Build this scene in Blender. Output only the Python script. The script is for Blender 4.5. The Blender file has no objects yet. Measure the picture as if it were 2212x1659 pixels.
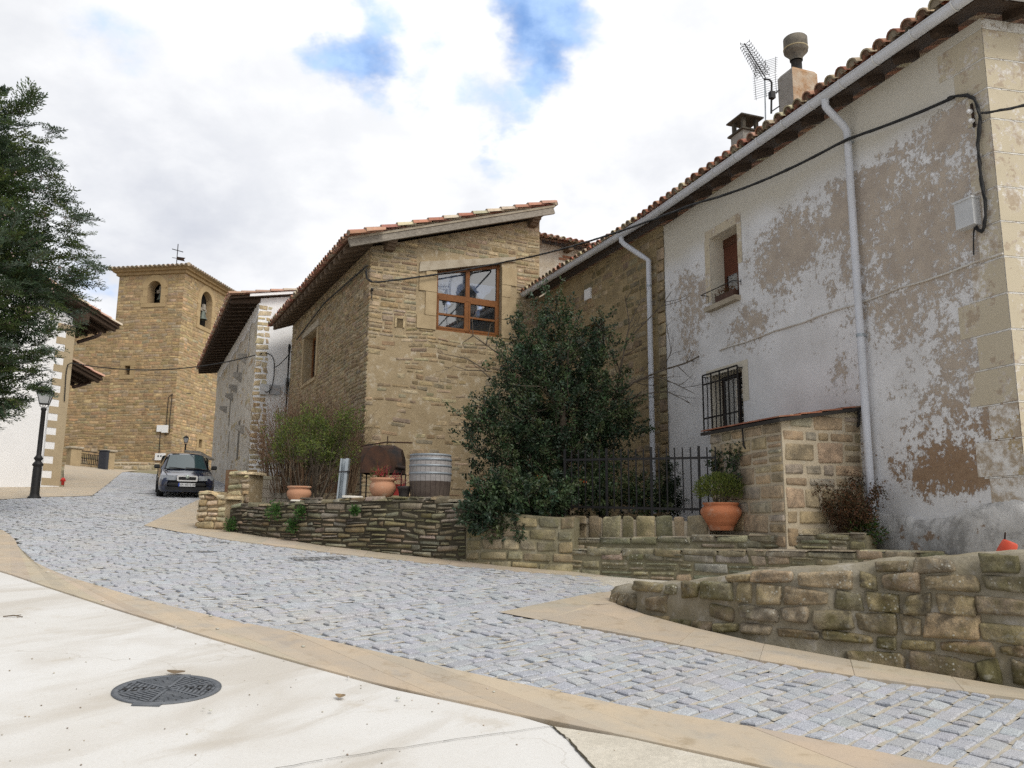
import bpy, math, random
import numpy as np
from mathutils import Vector, Matrix, noise as mnoise
# ------------------------------------------------------------------ camera, world, sun
SC = bpy.context.scene
COL = SC.collection
PITCH, ROLL, FPX = math.radians(9.9), math.radians(0.5), 1780.0
cam_d = bpy.data.cameras.new("camera")
cam_d.sensor_width = 36.0
cam_d.lens = FPX / 2212.0 * 36.0
cam_d.clip_start, cam_d.clip_end = 0.05, 900.0
cam = bpy.data.objects.new("camera", cam_d)
COL.objects.link(cam)
cam.matrix_world = Matrix.Rotation(math.radians(90) + PITCH, 4, 'X') @ Matrix.Rotation(ROLL, 4, 'Z')
SC.camera = cam
SC.view_settings.view_transform = 'Standard'
SC.view_settings.look = 'None'
SC.view_settings.exposure = 0.28
SC.view_settings.gamma = 1.0
SC.cycles.use_denoising = False
SC.cycles.max_bounces = 6
SC.cycles.transparent_max_bounces = 8
SUN_AZ, SUN_EL = math.radians(142), math.radians(46)     # azimuth clockwise from +Y
sun_d = bpy.data.lights.new("sun", 'SUN')
sun_d.energy, sun_d.angle, sun_d.color = 1.35, math.radians(22), (1.0, 0.95, 0.86)
sun = bpy.data.objects.new("sun", sun_d)
COL.objects.link(sun)
sdir = Vector((math.sin(SUN_AZ) * math.cos(SUN_EL), math.cos(SUN_AZ) * math.cos(SUN_EL), math.sin(SUN_EL)))
sun.rotation_euler = (-sdir).to_track_quat('-Z', 'Y').to_euler()
sun.location = sdir * 60
def ray(x, y):
 """direction through a point of the photograph (2212 px wide copy); used to measure real positions"""
 a, b = (x - 1106.0) / FPX, -(y - 829.5) / FPX
 c, s = math.cos(ROLL), math.sin(ROLL)
 a, b = a * c - b * s, a * s + b * c
 return Vector((a, math.cos(PITCH) - math.sin(PITCH) * b, math.sin(PITCH) + math.cos(PITCH) * b))
class N:
 """small node-tree writer"""
 def __init__(self, nt):
  self.nt = nt
 def __call__(self, typ, ins=None, out=0, **props):
  n = self.nt.nodes.new(typ)
  for k, v in props.items():
   setattr(n, k, v)
  for k, v in (ins or {}).items():
   s = n.inputs[k]
   if isinstance(v, bpy.types.NodeSocket):
    self.nt.links.new(v, s)
   else:
    s.default_value = v
  return n.outputs[out]
 def math(self, op, a, b=0.0, c=0.0, clamp=False):
  return self('ShaderNodeMath', {0: a, 1: b, 2: c}, operation=op, use_clamp=clamp)
 def mix(self, f, a, b, mode='MIX'):
  n = self.nt.nodes.new('ShaderNodeMix')
  n.data_type = 'RGBA'
  n.blend_type = mode
  for i, v in ((0, f), (6, a), (7, b)):
   s = n.inputs[i]
   if isinstance(v, bpy.types.NodeSocket):
    self.nt.links.new(v, s)
   else:
    s.default_value = v if i == 0 else (*v[:3], 1)
  return n.outputs[2]
 def noise(self, vec, scale, detail=4, rough=0.55, dist=0.0):
  return self('ShaderNodeTexNoise', {'Vector': vec, 'Scale': scale, 'Detail': detail, 'Roughness': rough, 'Distortion': dist})
 def ss(self, v, lo, hi, a=0.0, b=1.0):
  return self('ShaderNodeMapRange', {0: v, 1: lo, 2: hi, 3: a, 4: b}, interpolation_type='SMOOTHSTEP')
 def vec(self, op, a, b=None):
  ins = {0: a}
  if b is not None:
   ins[1] = b
  return self('ShaderNodeVectorMath', ins, operation=op)
def make_world():
 w = bpy.data.worlds.new("World")
 SC.world = w
 w.use_nodes = True
 nt = w.node_tree
 nt.nodes.clear()
 n = N(nt)
 sky = n('ShaderNodeTexSky', sky_type='NISHITA', sun_disc=False, sun_elevation=SUN_EL, sun_rotation=SUN_AZ,
   altitude=500.0, air_density=1.0, dust_density=0.6, ozone_density=2.0)
 d = n('ShaderNodeTexCoord', out=0)                      # generated = direction
 dn = n.vec('NORMALIZE', d)
 sep = nt.nodes.new('ShaderNodeSeparateXYZ'); nt.links.new(dn, sep.inputs[0])
 zz = n.math('ADD', n.math('MAXIMUM', sep.outputs[2], 0.0), 0.35)
 comb = n('ShaderNodeCombineXYZ', {0: n.math('DIVIDE', sep.outputs[0], zz), 1: n.math('DIVIDE', sep.outputs[1], zz), 2: 0.0})
 warp = n('ShaderNodeTexNoise', {'Vector': comb, 'Scale': 3.4, 'Detail': 6.0, 'Roughness': 0.6}, out=1)
 dw = n.vec('ADD', dn, n.vec('MULTIPLY', n.vec('SUBTRACT', warp, (0.5, 0.5, 0.5)), (0.20, 0.20, 0.20)))
 big = n.noise(comb, 2.6, 10, 0.58, 0.3)
 fine = n.noise(comb, 9.0, 8, 0.6)
 gaps = None
 for (x, y, sx, amp) in ((1170, 40, 0.060, 1.0), (1110, 10, 0.055, .95), (1185, 110, 0.040, .9), (1160, 170, .03, .7), (1215, 20, .04, .9), (770, 105, 0.052, .9), (715, 75, 0.04, .6), (1120, 250, .035, .55), (1060, 300, .03, .5),
       (800, 135, 0.03, .55), (240, 150, 0.05, .34), (300, 130, .04, .28), (1040, 300, 0.05, .40), (1090, 210, .05, .5), (1000, 60, .05, .5), (205, 640, 0.035, .46), (498, 690, 0.022, .5),
       (170, 560, .03, .36), (900, 120, .05, .45)):
  v = ray(x, y).normalized()
  dd = n.vec('DISTANCE', dw, tuple(v))
  dnode = dd.node
  g = n.math('MULTIPLY', n.ss(dnode.outputs[1], 0.0, sx * 1.9, 1.0, 0.0), amp)
  gaps = g if gaps is None else n.math('MAXIMUM', gaps, g)
 field = n.math('ADD', gaps, n.math('MULTIPLY', n.math('SUBTRACT', fine, 0.5), 1.25))
 field = n.math('ADD', field, n.math('MULTIPLY', n.math('SUBTRACT', big, 0.5), 0.9))
 blue = n.math('MULTIPLY', n.ss(field, 0.22, 0.80), n.ss(gaps, 0.02, 0.35))
 other = n.math('MULTIPLY', n.ss(big, 0.60, 0.72), n.ss(sep.outputs[1], 0.2, -0.2))   # more openings behind the camera
 blue = n.math('MAXIMUM', blue, other)
 g1 = n.noise(comb, 1.5, 6, 0.5)
 lowgrey = None
 for (x, y, sx, amp) in ((380, 480, 0.25, 1.0), (330, 420, .15, .5), (700, 470, .2, .5), (60, 120, .2, .35), (1500, 380, .22, .5), (1320, 430, .15, .4), (1000, 400, .15, .25)):
  v = ray(x, y).normalized()
  dnode = n.vec('DISTANCE', dw, tuple(v)).node
  g = n.math('MULTIPLY', n.ss(dnode.outputs[1], 0.0, sx, 1.0, 0.0), amp)
  lowgrey = g if lowgrey is None else n.math('MAXIMUM', lowgrey, g)
 gr = n.math('MULTIPLY', lowgrey, n.ss(g1, 0.25, 0.7, 0.55, 1.25))
 gr = n.math('MAXIMUM', gr, n.math('MULTIPLY', n.ss(g1, 0.5, 0.7), 0.25))
 wisp = n.noise(comb, 4.2, 10, 0.58, 0.12)
 cloud = n.mix(gr, n.mix(n.ss(n.math('ADD', n.math('MULTIPLY', wisp, .6), n.math('MULTIPLY', g1, .4)), 0.40, 0.56), (8.1, 8.2, 8.4), (9.6, 9.6, 9.6)), n.mix(n.ss(wisp, 0.3, 0.7), (5.4, 5.65, 6.3), (7.1, 7.25, 7.6)))
 cloud = n.mix(n.ss(sep.outputs[1], 0.25, -0.15), cloud, (12.6, 12.5, 12.3))  # unseen sky behind the camera brightened to hold the light level
 cloud = n.mix(n.ss(sep.outputs[2], 0.55, 0.85), cloud, (12.0, 12.0, 12.0))
 skyb = n.mix(n.ss(fine, 0.3, 0.7), n.mix(0.6, sky, (1.9, 4.0, 8.6)), (4.6, 6.4, 9.4))   # thin veil over the clear gaps
 col = n.mix(blue, cloud, skyb)
 side = n.vec('DOT_PRODUCT', dn, tuple(Vector((-0.86, -0.42, 0.28)).normalized())).node.outputs[1]
 col = n.mix(n.ss(side, 0.12, 0.72), col, (3.3, 3.5, 3.9))  # unseen sky left and behind dimmed to darken the wall facing it
 bg = n('ShaderNodeBackground', {'Color': col, 'Strength': 0.1})
 out = nt.nodes.new('ShaderNodeOutputWorld')
 nt.links.new(bg, out.inputs[0])
make_world()
# ------------------------------------------------------------------ measuring helpers
UG = Vector((-0.37, 0.93))
def gz(x, y):
 """height of the sloping street (eye height = 0)"""
 s = -0.37 * x + 0.93 * y
 s = max(-14.0, min(58.0, s))
 return -1.66 + 0.09 * s
def gnd(x, y, lift=0.0):
 r = ray(x, y)
 t = (-1.66 + lift) / (r.z - 0.09 * (UG.x * r.x + UG.y * r.y))
 return r * t
def at_y(x, y, Y):
 r = ray(x, y)
 return r * (Y / r.y)
class Fr:
 """a vertical plane: u along the wall, absolute height v, w outwards"""
 def __init__(self, O, az, side):
  a = math.radians(az)
  self.O = Vector((O[0], O[1], 0))
  self.d = Vector((math.sin(a), math.cos(a), 0))
  self.n = Vector((self.d.y, -self.d.x, 0)) * side
  self.az = az
 def pt(self, u, v, w=0.0):
  return self.O + self.d * u + self.n * w + Vector((0, 0, v))
 def uv(self, x, y, w=0.0):
  r = ray(x, y)
  t = (self.O + self.n * w).dot(self.n) / r.dot(self.n)
  p = r * t
  return (p - self.O).dot(self.d), p.z
 def px(self, x, y, w=0.0):
  u, v = self.uv(x, y, w)
  return self.pt(u, v, w)
# ------------------------------------------------------------------ mesh builder
WL = {}          # world location of every object made here
class MB:
 def __init__(self):
  self.v, self.f, self.m, self.s, self.c, self.x = [], [], [], [], [], []
 def add(self, verts, faces, mat=0, col=(1, 1, 1), smooth=False, x=None):
  b = len(self.v)
  self.v.extend([tuple(p) for p in verts])
  if col and not isinstance(col[0], (int, float)):
   self.c.extend(col)
  else:
   self.c.extend([col] * len(verts))
  self.x.extend(x if x is not None else [0.0] * len(verts))
  for fc in faces:
   self.f.append(tuple(i + b for i in fc))
   self.m.append(mat)
   self.s.append(smooth)
 def hexa(self, p, mat=0, col=(1, 1, 1)):
  """8 points: bottom ring 0-3, top ring 4-7"""
  self.add(p, [(3, 2, 1, 0), (4, 5, 6, 7), (0, 1, 5, 4), (1, 2, 6, 5), (2, 3, 7, 6), (3, 0, 4, 7)], mat, col)
 def block(self, O, a, b, c, mat=0, col=(1, 1, 1)):
  O, a, b, c = Vector(O), Vector(a), Vector(b), Vector(c)
  self.hexa([O, O + a, O + a + b, O + b, O + c, O + a + c, O + a + b + c, O + b + c], mat, col)
 def box(self, c, sx, sy, sz, az=0.0, mat=0, col=(1, 1, 1), bev=0.0):
  """centre of base c"""
  a = math.radians(az)
  ux = Vector((math.cos(a), -math.sin(a), 0)); uy = Vector((math.sin(a), math.cos(a), 0))
  c = Vector(c)
  if bev <= 0:
   self.block(c - ux * sx / 2 - uy * sy / 2, ux * sx, uy * sy, Vector((0, 0, sz)), mat, col)
   return
  rings = []
  for (z, i) in ((0, bev), (bev, 0), (sz - bev, 0), (sz, bev)):
   hx, hy = sx / 2 - i, sy / 2 - i
   k = bev * 0.7 if i == 0 else bev * 0.3
   for (px, py) in ((-hx + k, -hy), (hx - k, -hy), (hx, -hy + k), (hx, hy - k), (hx - k, hy), (-hx + k, hy), (-hx, hy - k), (-hx, -hy + k)):
    rings.append(c + ux * px + uy * py + Vector((0, 0, z)))
  f = [tuple(range(7, -1, -1)), tuple(range(24, 32))]
  for r in range(3):
   for i in range(8):
    j = (i + 1) % 8
    f.append((r * 8 + i, r * 8 + j, (r + 1) * 8 + j, (r + 1) * 8 + i))
  self.add(rings, f, mat, col)
 def beam(self, p, q, w, h, up=(0, 0, 1), mat=0, col=(1, 1, 1)):
  p, q, up = Vector(p), Vector(q), Vector(up)
  d = (q - p).normalized()
  sx = d.cross(up).normalized() * w
  sy = sx.cross(d).normalized() * h
  self.block(p - sx / 2 - sy / 2, sx, sy, q - p, mat, col)
 def prism(self, ring, off, mat=0, col=(1, 1, 1)):
  """polygon ring (3-D points) extruded by off"""
  n = len(ring)
  ring = [Vector(p) for p in ring]
  off = Vector(off)
  self.add(ring + [p + off for p in ring],
    [tuple(range(n - 1, -1, -1)), tuple(range(n, 2 * n))] + [(i, (i + 1) % n, (i + 1) % n + n, i + n) for i in range(n)], mat, col)
 def tube(self, pts, r, seg=8, mat=0, col=(1, 1, 1), cap=True, smooth=True):
  pts = [Vector(p) for p in pts]
  n = len(pts)
  rr = r if isinstance(r, (list, tuple)) else [r] * n
  verts = []
  prev = None
  for i, p in enumerate(pts):
   d = (pts[min(i + 1, n - 1)] - pts[max(i - 1, 0)])
   if d.length < 1e-9:
    d = Vector((0, 0, 1))
   d.normalize()
   if prev is None:
    ref = Vector((0, 0, 1)) if abs(d.z) < 0.9 else Vector((1, 0, 0))
    a = d.cross(ref).normalized()
   else:
    a = (prev - d * prev.dot(d))
    if a.length < 1e-6:
     a = d.cross(Vector((0.3, 0.5, 0.8)))
    a.normalize()
   prev = a
   b = d.cross(a)
   for k in range(seg):
    t = 2 * math.pi * k / seg
    verts.append(p + (a * math.cos(t) + b * math.sin(t)) * rr[i])
  f = []
  for i in range(n - 1):
   for k in range(seg):
    j = (k + 1) % seg
    f.append((i * seg + k, i * seg + j, (i + 1) * seg + j, (i + 1) * seg + k))
  self.add(verts, f, mat, col, smooth)
  if cap:
   self.add([verts[k] for k in range(seg)], [tuple(range(seg - 1, -1, -1))], mat, col)
   self.add([verts[(n - 1) * seg + k] for k in range(seg)], [tuple(range(seg))], mat, col)
 def lathe(self, prof, base, seg=24, mat=0, col=(1, 1, 1), axis=None, smooth=True, wob=0.0):
  base = Vector(base)
  ax = Vector(axis).normalized() if axis else Vector((0, 0, 1))
  a = ax.orthogonal().normalized(); b = ax.cross(a)
  verts = []
  for (r, z) in prof:
   for k in range(seg):
    t = 2 * math.pi * k / seg
    q = r * (1 + wob * mnoise.noise(Vector((math.cos(t) * 2, math.sin(t) * 2, z * 6))))
    verts.append(base + ax * z + (a * math.cos(t) + b * math.sin(t)) * q)
  f = []
  for i in range(len(prof) - 1):
   for k in range(seg):
    j = (k + 1) % seg
    f.append((i * seg + k, i * seg + j, (i + 1) * seg + j, (i + 1) * seg + k))
  self.add(verts, f, mat, col, smooth)
 def build(self, name, mats, parent=None, loc=None):
  me = bpy.data.meshes.new(name)
  if parent is not None:
   pw = WL[parent.name]
   o3 = pw
   if loc is not None:
    o3 = Vector(loc)
  elif loc is not None:
   pw = Vector((0, 0, 0)); o3 = Vector(loc)
  else:
   pw = Vector((0, 0, 0))
   arr = np.array(self.v)
   o3 = Vector(((arr[:, 0].min() + arr[:, 0].max()) / 2, (arr[:, 1].min() + arr[:, 1].max()) / 2, arr[:, 2].min()))
  V = np.array(self.v, dtype=np.float64) - np.array(o3)
  me.from_pydata(V.tolist(), [], self.f)
  mats = mats if isinstance(mats, (list, tuple)) else [mats]
  for m in mats:
   me.materials.append(m)
  me.polygons.foreach_set('material_index', self.m)
  me.polygons.foreach_set('use_smooth', self.s)
  ca = me.attributes.new('Col', 'FLOAT_COLOR', 'POINT')
  cc = np.ones((len(self.v), 4), dtype=np.float32)
  cc[:, :3] = np.array([c[:3] for c in self.c], dtype=np.float32)
  ca.data.foreach_set('color', cc.ravel())
  if any(self.x):
   xa = me.attributes.new('Aux', 'FLOAT', 'POINT')
   xa.data.foreach_set('value', np.array(self.x, dtype=np.float32))
  me.update()
  o = bpy.data.objects.new(name, me)
  COL.objects.link(o)
  if parent is not None:
   o.parent = parent
  o.location = o3 - pw
  WL[o.name] = Vector(o3)
  return o
def thing(name, label, cat, loc, group=None):
 o = bpy.data.objects.new(name, None)
 COL.objects.link(o)
 o.location = loc
 o.empty_display_size = 0.2
 WL[o.name] = Vector(loc)
 tag(o, label, cat, group)
 return o
def tag(o, label=None, cat=None, group=None, kind=None):
 for k, v in (('label', label), ('category', cat), ('group', group), ('kind', kind)):
  if v:
   o[k] = v
 return o
RNG = random.Random(7)
def jit(c, a=0.12, rng=RNG):
 k = 1 + rng.uniform(-a, a)
 return tuple(max(0.0, x * k * (1 + rng.uniform(-a * .3, a * .3))) for x in c)
def pick(pal, rng=RNG, a=0.12):
 return jit(rng.choice(pal), a, rng)
# ------------------------------------------------------------------ materials
def new_mat(name):
 m = bpy.data.materials.new(name)
 m.use_nodes = True
 nt = m.node_tree
 nt.nodes.clear()
 n = N(nt)
 return m, nt, n
def finish(m, nt, n, color, rough=0.8, bump=None, bstr=0.3, bdist=0.01, metal=0.0, spec=0.3, extra=None):
 ins = {'Base Color': color, 'Roughness': rough, 'Metallic': metal, 'Specular IOR Level': spec}
 if bump is not None:
  ins['Normal'] = n('ShaderNodeBump', {'Strength': bstr, 'Distance': bdist, 'Height': bump})
 ins.update(extra or {})
 p = n('ShaderNodeBsdfPrincipled', ins)
 out = nt.nodes.new('ShaderNodeOutputMaterial')
 nt.links.new(p, out.inputs[0])
 return m
def wpos(n):
 return n('ShaderNodeNewGeometry', out=0)
def vcol(n, name='Col'):
 return n('ShaderNodeAttribute', attribute_name=name)
def vaux(n, name='Aux'):
 return n('ShaderNodeAttribute', out=2, attribute_name=name)
def plain(name, c, c2=None, scale=6.0, rough=0.7, bstr=0.15, bscale=40.0, metal=0.0, spec=0.3, bdist=0.004, amt=(0.35, 0.7), usecol=False):
 m, nt, n = new_mat(name)
 p = wpos(n)
 a = n.noise(p, scale, 5, 0.6)
 col = n.mix(n.ss(a, amt[0], amt[1]), c, c2 or tuple(x * 0.8 for x in c))
 if usecol:
  col = n.mix(1.0, col, vcol(n), 'MULTIPLY')
 return finish(m, nt, n, col, rough, n.noise(p, bscale, 4), bstr, bdist, metal, spec)
def stone_mat(name, moss=0.0, lichen=0.0, dirt=0.35, fine=1.0, mosscol=(0.10, 0.10, 0.035), dark=(0.085, 0.077, 0.062)):
 """per-stone colour from the mesh, weathered by noise"""
 m, nt, n = new_mat(name)
 p = wpos(n)
 c = vcol(n)
 big = n.noise(p, 1.3 * fine, 5, 0.6)
 mid = n.noise(p, 7.0 * fine, 6, 0.65)
 sm = n.noise(p, 38.0 * fine, 5, 0.7)
 c = n.mix(1.0, c, n.mix(n.ss(mid, .25, .75), (0.60, 0.60, 0.60), (1.40, 1.36, 1.3)), 'MULTIPLY')
 c = n.mix(1.0, c, n.mix(n.ss(n.noise(p, 75.0 * fine, 3, 0.7), .3, .7), (0.78, 0.78, 0.78), (1.2, 1.2, 1.2)), 'MULTIPLY')
 c = n.mix(n.math('MULTIPLY', n.ss(sm, 0.5, 0.75), 0.35), c, tuple(0.5 * x + 0.14 for x in (0.4, 0.36, 0.28)))
 c = n.mix(n.math('MULTIPLY', n.ss(n.noise(p, 3.1 * fine, 7, 0.7), 0.47, 0.66), dirt), c, dark)
 if moss:
  c = n.mix(n.math('MULTIPLY', n.ss(n.math('ADD', big, n.math('MULTIPLY', mid, 0.35)), 0.62, 0.82), moss), c, mosscol)
 if lichen:
  vo = n('ShaderNodeTexVoronoi', {'Vector': p, 'Scale': 26.0}, out=0)
  sp = n.math('MULTIPLY', n.ss(vo, 0.30, 0.18), n.ss(n.noise(p, 4.0, 4), 0.5, 0.62))
  c = n.mix(n.math('MULTIPLY', sp, lichen), c, (0.55, 0.54, 0.47))
  c = n.mix(n.math('MULTIPLY', n.ss(n.noise(p, 9.0, 6, 0.7), 0.55, 0.66), lichen * 0.5), c, (0.42, 0.41, 0.36))
 h = n.math('ADD', n.math('MULTIPLY', mid, 0.6), n.math('MULTIPLY', sm, 0.4))
 return finish(m, nt, n, c, 0.92, h, 0.85, 0.035, spec=0.15)
def mortar_mat(name, c, c2, scale=2.5, streak=(0.5, 0.48, 0.42), amt=0.35):
 m, nt, n = new_mat(name)
 p = wpos(n)
 a = n.noise(p, scale, 6, 0.65)
 b = n.noise(p, 24.0, 5, 0.7)
 col = n.mix(n.ss(a, 0.35, 0.65), c, c2)
 col = n.mix(n.math('MULTIPLY', n.ss(n.noise(p, scale * 2.3, 6, 0.7), 0.52, 0.66), amt), col, streak)
 col = n.mix(1.0, col, n.mix(b, (0.72, 0.72, 0.72), (1.25, 1.25, 1.25)), 'MULTIPLY')
 return finish(m, nt, n, col, 0.95, n.math('ADD', n.math('MULTIPLY', a, .5), b), 0.6, 0.02, spec=0.1)
def tile_mat(name):
 m, nt, n = new_mat(name)
 p = wpos(n)
 c = vcol(n)
 mid = n.noise(p, 9.0, 6, 0.7)
 c = n.mix(1.0, c, n.mix(mid, (0.6, 0.58, 0.56), (1.35, 1.35, 1.35)), 'MULTIPLY')
 c = n.mix(n.math('MULTIPLY', n.ss(n.noise(p, 5.0, 7, 0.7), 0.54, 0.68), 0.5), c, (0.40, 0.37, 0.27))
 c = n.mix(n.math('MULTIPLY', n.ss(n.noise(p, 16.0, 5, 0.7), 0.56, 0.7), 0.5), c, (0.09, 0.075, 0.06))
 return finish(m, nt, n, c, 0.9, n.noise(p, 30, 4), 0.4, 0.01, spec=0.15)
def wood_mat(name, c, c2, rough=0.85):
 m, nt, n = new_mat(name)
 p = wpos(n)
 w = n('ShaderNodeMapping', {'Vector': p, 'Scale': (14.0, 14.0, 40.0)})
 a = n.noise(w, 1.0, 6, 0.7)
 b = n.noise(p, 3.0, 5, 0.6)
 col = n.mix(n.ss(a, 0.3, 0.7), c, c2)
 col = n.mix(1.0, col, n.mix(b, (0.65, 0.65, 0.65), (1.25, 1.25, 1.25)), 'MULTIPLY')
 return finish(m, nt, n, col, rough, a, 0.4, 0.006, spec=0.2)
def leaf_mat(name, rough=0.45, spec=0.5, trans=0.25):
 m, nt, n = new_mat(name)
 c = vcol(n)
 p = n('ShaderNodeBsdfPrincipled', {'Base Color': c, 'Roughness': rough, 'Specular IOR Level': spec})
 t = n('ShaderNodeBsdfTranslucent', {'Color': c})
 mx = n('ShaderNodeMixShader', {0: trans, 1: p, 2: t})
 out = nt.nodes.new('ShaderNodeOutputMaterial')
 nt.links.new(mx, out.inputs[0])
 return m
def glass_mat(name, tint=(0.03, 0.035, 0.04), rough=0.03, spec=1.0):
 """pane: dark glazing with a strong surface reflection"""
 m, nt, n = new_mat(name)
 p = wpos(n)
 nb = n('ShaderNodeBump', {'Strength': 0.05, 'Distance': 0.02, 'Height': n.noise(p, 2.0, 2)})
 d = n('ShaderNodeBsdfPrincipled', {'Base Color': (*tint, 1), 'Roughness': rough, 'Specular IOR Level': spec, 'Normal': nb, 'IOR': 2.3})
 tr = n('ShaderNodeBsdfTransparent', {'Color': (0.75, 0.8, 0.85, 1)})
 mx = n('ShaderNodeMixShader', {0: 0.45, 1: d, 2: tr})
 out = nt.nodes.new('ShaderNodeOutputMaterial')
 nt.links.new(mx, out.inputs[0])
 return m
def peel_mat():
 """lime-washed wall: Aux = how worn the paint is, Col.r = brown undercoat, Col.g = beige strip under the eaves"""
 m, nt, n = new_mat('peeling_limewash')
 p = wpos(n)
 wear = vaux(n)
 cc = nt.nodes.new('ShaderNodeSeparateColor'); nt.links.new(vcol(n), cc.inputs[0])
 f = n.noise(p, 2.2, 12, 0.68)
 f2 = n.noise(p, 9.0, 9, 0.72)
 f3 = n.noise(p, 27.0, 6, 0.75)
 field = n.math('ADD', n.math('MULTIPLY', n.math('SUBTRACT', f, 0.5), 0.75), n.math('MULTIPLY', n.math('SUBTRACT', f2, 0.5), 1.25))
 field = n.math('ADD', field, n.math('MULTIPLY', n.math('SUBTRACT', f3, 0.5), 0.75))
 field = n.math('ADD', field, n.math('SUBTRACT', wear, 0.5))
 mask = n.ss(field, -0.06, 0.07)
 white = n.mix(n.ss(n.noise(p, 1.6, 6, 0.6), 0.3, 0.72), (0.80, 0.795, 0.80), (0.68, 0.67, 0.665))
 white = n.mix(n.math('MULTIPLY', n.ss(f2, 0.55, 0.72), 0.3), white, (0.55, 0.51, 0.46))
 white = n.mix(cc.outputs[1], white, (0.62, 0.575, 0.48))
 under = n.mix(n.ss(n.noise(p, 3.6, 7, 0.7), 0.35, 0.65), (0.52, 0.445, 0.365), (0.43, 0.365, 0.305))
 under = n.mix(cc.outputs[0], under, n.mix(n.ss(f2, 0.35, 0.65), (0.27, 0.175, 0.11), (0.34, 0.235, 0.155)))
 rim = n.math('MULTIPLY', n.ss(field, -0.12, 0.0), n.math('SUBTRACT', 1.0, mask))
 white = n.mix(n.math('MULTIPLY', rim, 0.22), white, (0.5, 0.45, 0.4))
 col = n.mix(mask, white, under)
 grain = n.math('ADD', n.math('MULTIPLY', f3, 0.5), n.math('MULTIPLY', f2, 0.4))
 h = n.math('SUBTRACT', grain, n.math('MULTIPLY', mask, 0.8))
 return finish(m, nt, n, col, 0.93, h, 0.55, 0.012, spec=0.12)
def quoin_mat():
 m, nt, n = new_mat('worn_quoin_paint')
 p = wpos(n)
 wear = vaux(n)
 f = n.math('ADD', n.math('MULTIPLY', n.math('SUBTRACT', n.noise(p, 3.0, 10, 0.7), 0.5), 1.5), n.math('MULTIPLY', n.math('SUBTRACT', n.noise(p, 14.0, 8, 0.72), 0.5), 1.0))
 k = n.ss(n.math('ADD', f, n.math('SUBTRACT', wear, 0.5)), -0.03, 0.04)
 beige = n.mix(n.noise(p, 4.0, 5), (0.52, 0.455, 0.335), (0.60, 0.53, 0.41))
 cc = vcol(n)
 beige = n.mix(1.0, beige, cc, 'MULTIPLY')
 col = n.mix(k, beige, n.mix(n.ss(n.noise(p, 6.0, 7, .7), .4, .6), (0.78, 0.76, 0.73), (0.44, 0.36, 0.27)))
 return finish(m, nt, n, col, 0.92, n.noise(p, 30, 5, .7), 0.35, 0.006, spec=0.12)
def concrete_mat():
 m, nt, n = new_mat('pale_concrete')
 p = wpos(n)
 a = n.noise(p, 0.55, 7, 0.6, 0.6)
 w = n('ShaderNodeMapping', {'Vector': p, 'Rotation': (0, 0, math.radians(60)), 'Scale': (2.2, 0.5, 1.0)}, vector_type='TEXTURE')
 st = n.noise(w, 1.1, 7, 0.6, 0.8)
 fine = n.noise(p, 70.0, 4, 0.7)
 col = n.mix(n.ss(a, 0.3, 0.7), (0.63, 0.61, 0.575), (0.68, 0.67, 0.65))
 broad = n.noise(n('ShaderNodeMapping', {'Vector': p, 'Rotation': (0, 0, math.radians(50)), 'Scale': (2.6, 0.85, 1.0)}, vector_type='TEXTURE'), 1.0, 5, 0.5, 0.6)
 col = n.mix(n.math('MULTIPLY', n.ss(broad, 0.48, 0.66), 0.5), col, (0.44, 0.39, 0.32))  # diagonal streaks: brown stains plus soft shadow streaks painted into the colour
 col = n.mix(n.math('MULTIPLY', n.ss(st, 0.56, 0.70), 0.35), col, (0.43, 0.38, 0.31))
 col = n.mix(n.math('MULTIPLY', n.ss(n.noise(p, 1.9, 8, 0.7), 0.56, 0.7), 0.4), col, (0.47, 0.41, 0.325))
 col = n.mix(n.math('MULTIPLY', n.ss(n.noise(p, 22.0, 3, 0.6), 0.70, 0.75), 0.4), col, (0.30, 0.25, 0.19))
 crack = n('ShaderNodeTexVoronoi', {'Vector': n.vec('ADD', p, n.vec('MULTIPLY', n('ShaderNodeTexNoise', {'Vector': p, 'Scale': 2.5, 'Detail': 5.0}, out=1), (.5, .5, .5))), 'Scale': 0.42}, feature='DISTANCE_TO_EDGE')
 col = n.mix(n.math('MULTIPLY', n.ss(crack, 0.004, 0.001), n.math('MULTIPLY', n.ss(a, .45, .55), .25)), col, (0.30, 0.26, 0.2))
 agg = n.noise(p, 38.0, 6, 0.75)
 col = n.mix(n.math('MULTIPLY', n.ss(agg, 0.55, 0.68), 0.30), col, (0.50, 0.44, 0.35))
 col = n.mix(1.0, col, n.mix(fine, (0.86, 0.86, 0.86), (1.1, 1.1, 1.1)), 'MULTIPLY')
 return finish(m, nt, n, col, 0.9, fine, 0.25, 0.003, spec=0.2)
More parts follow.
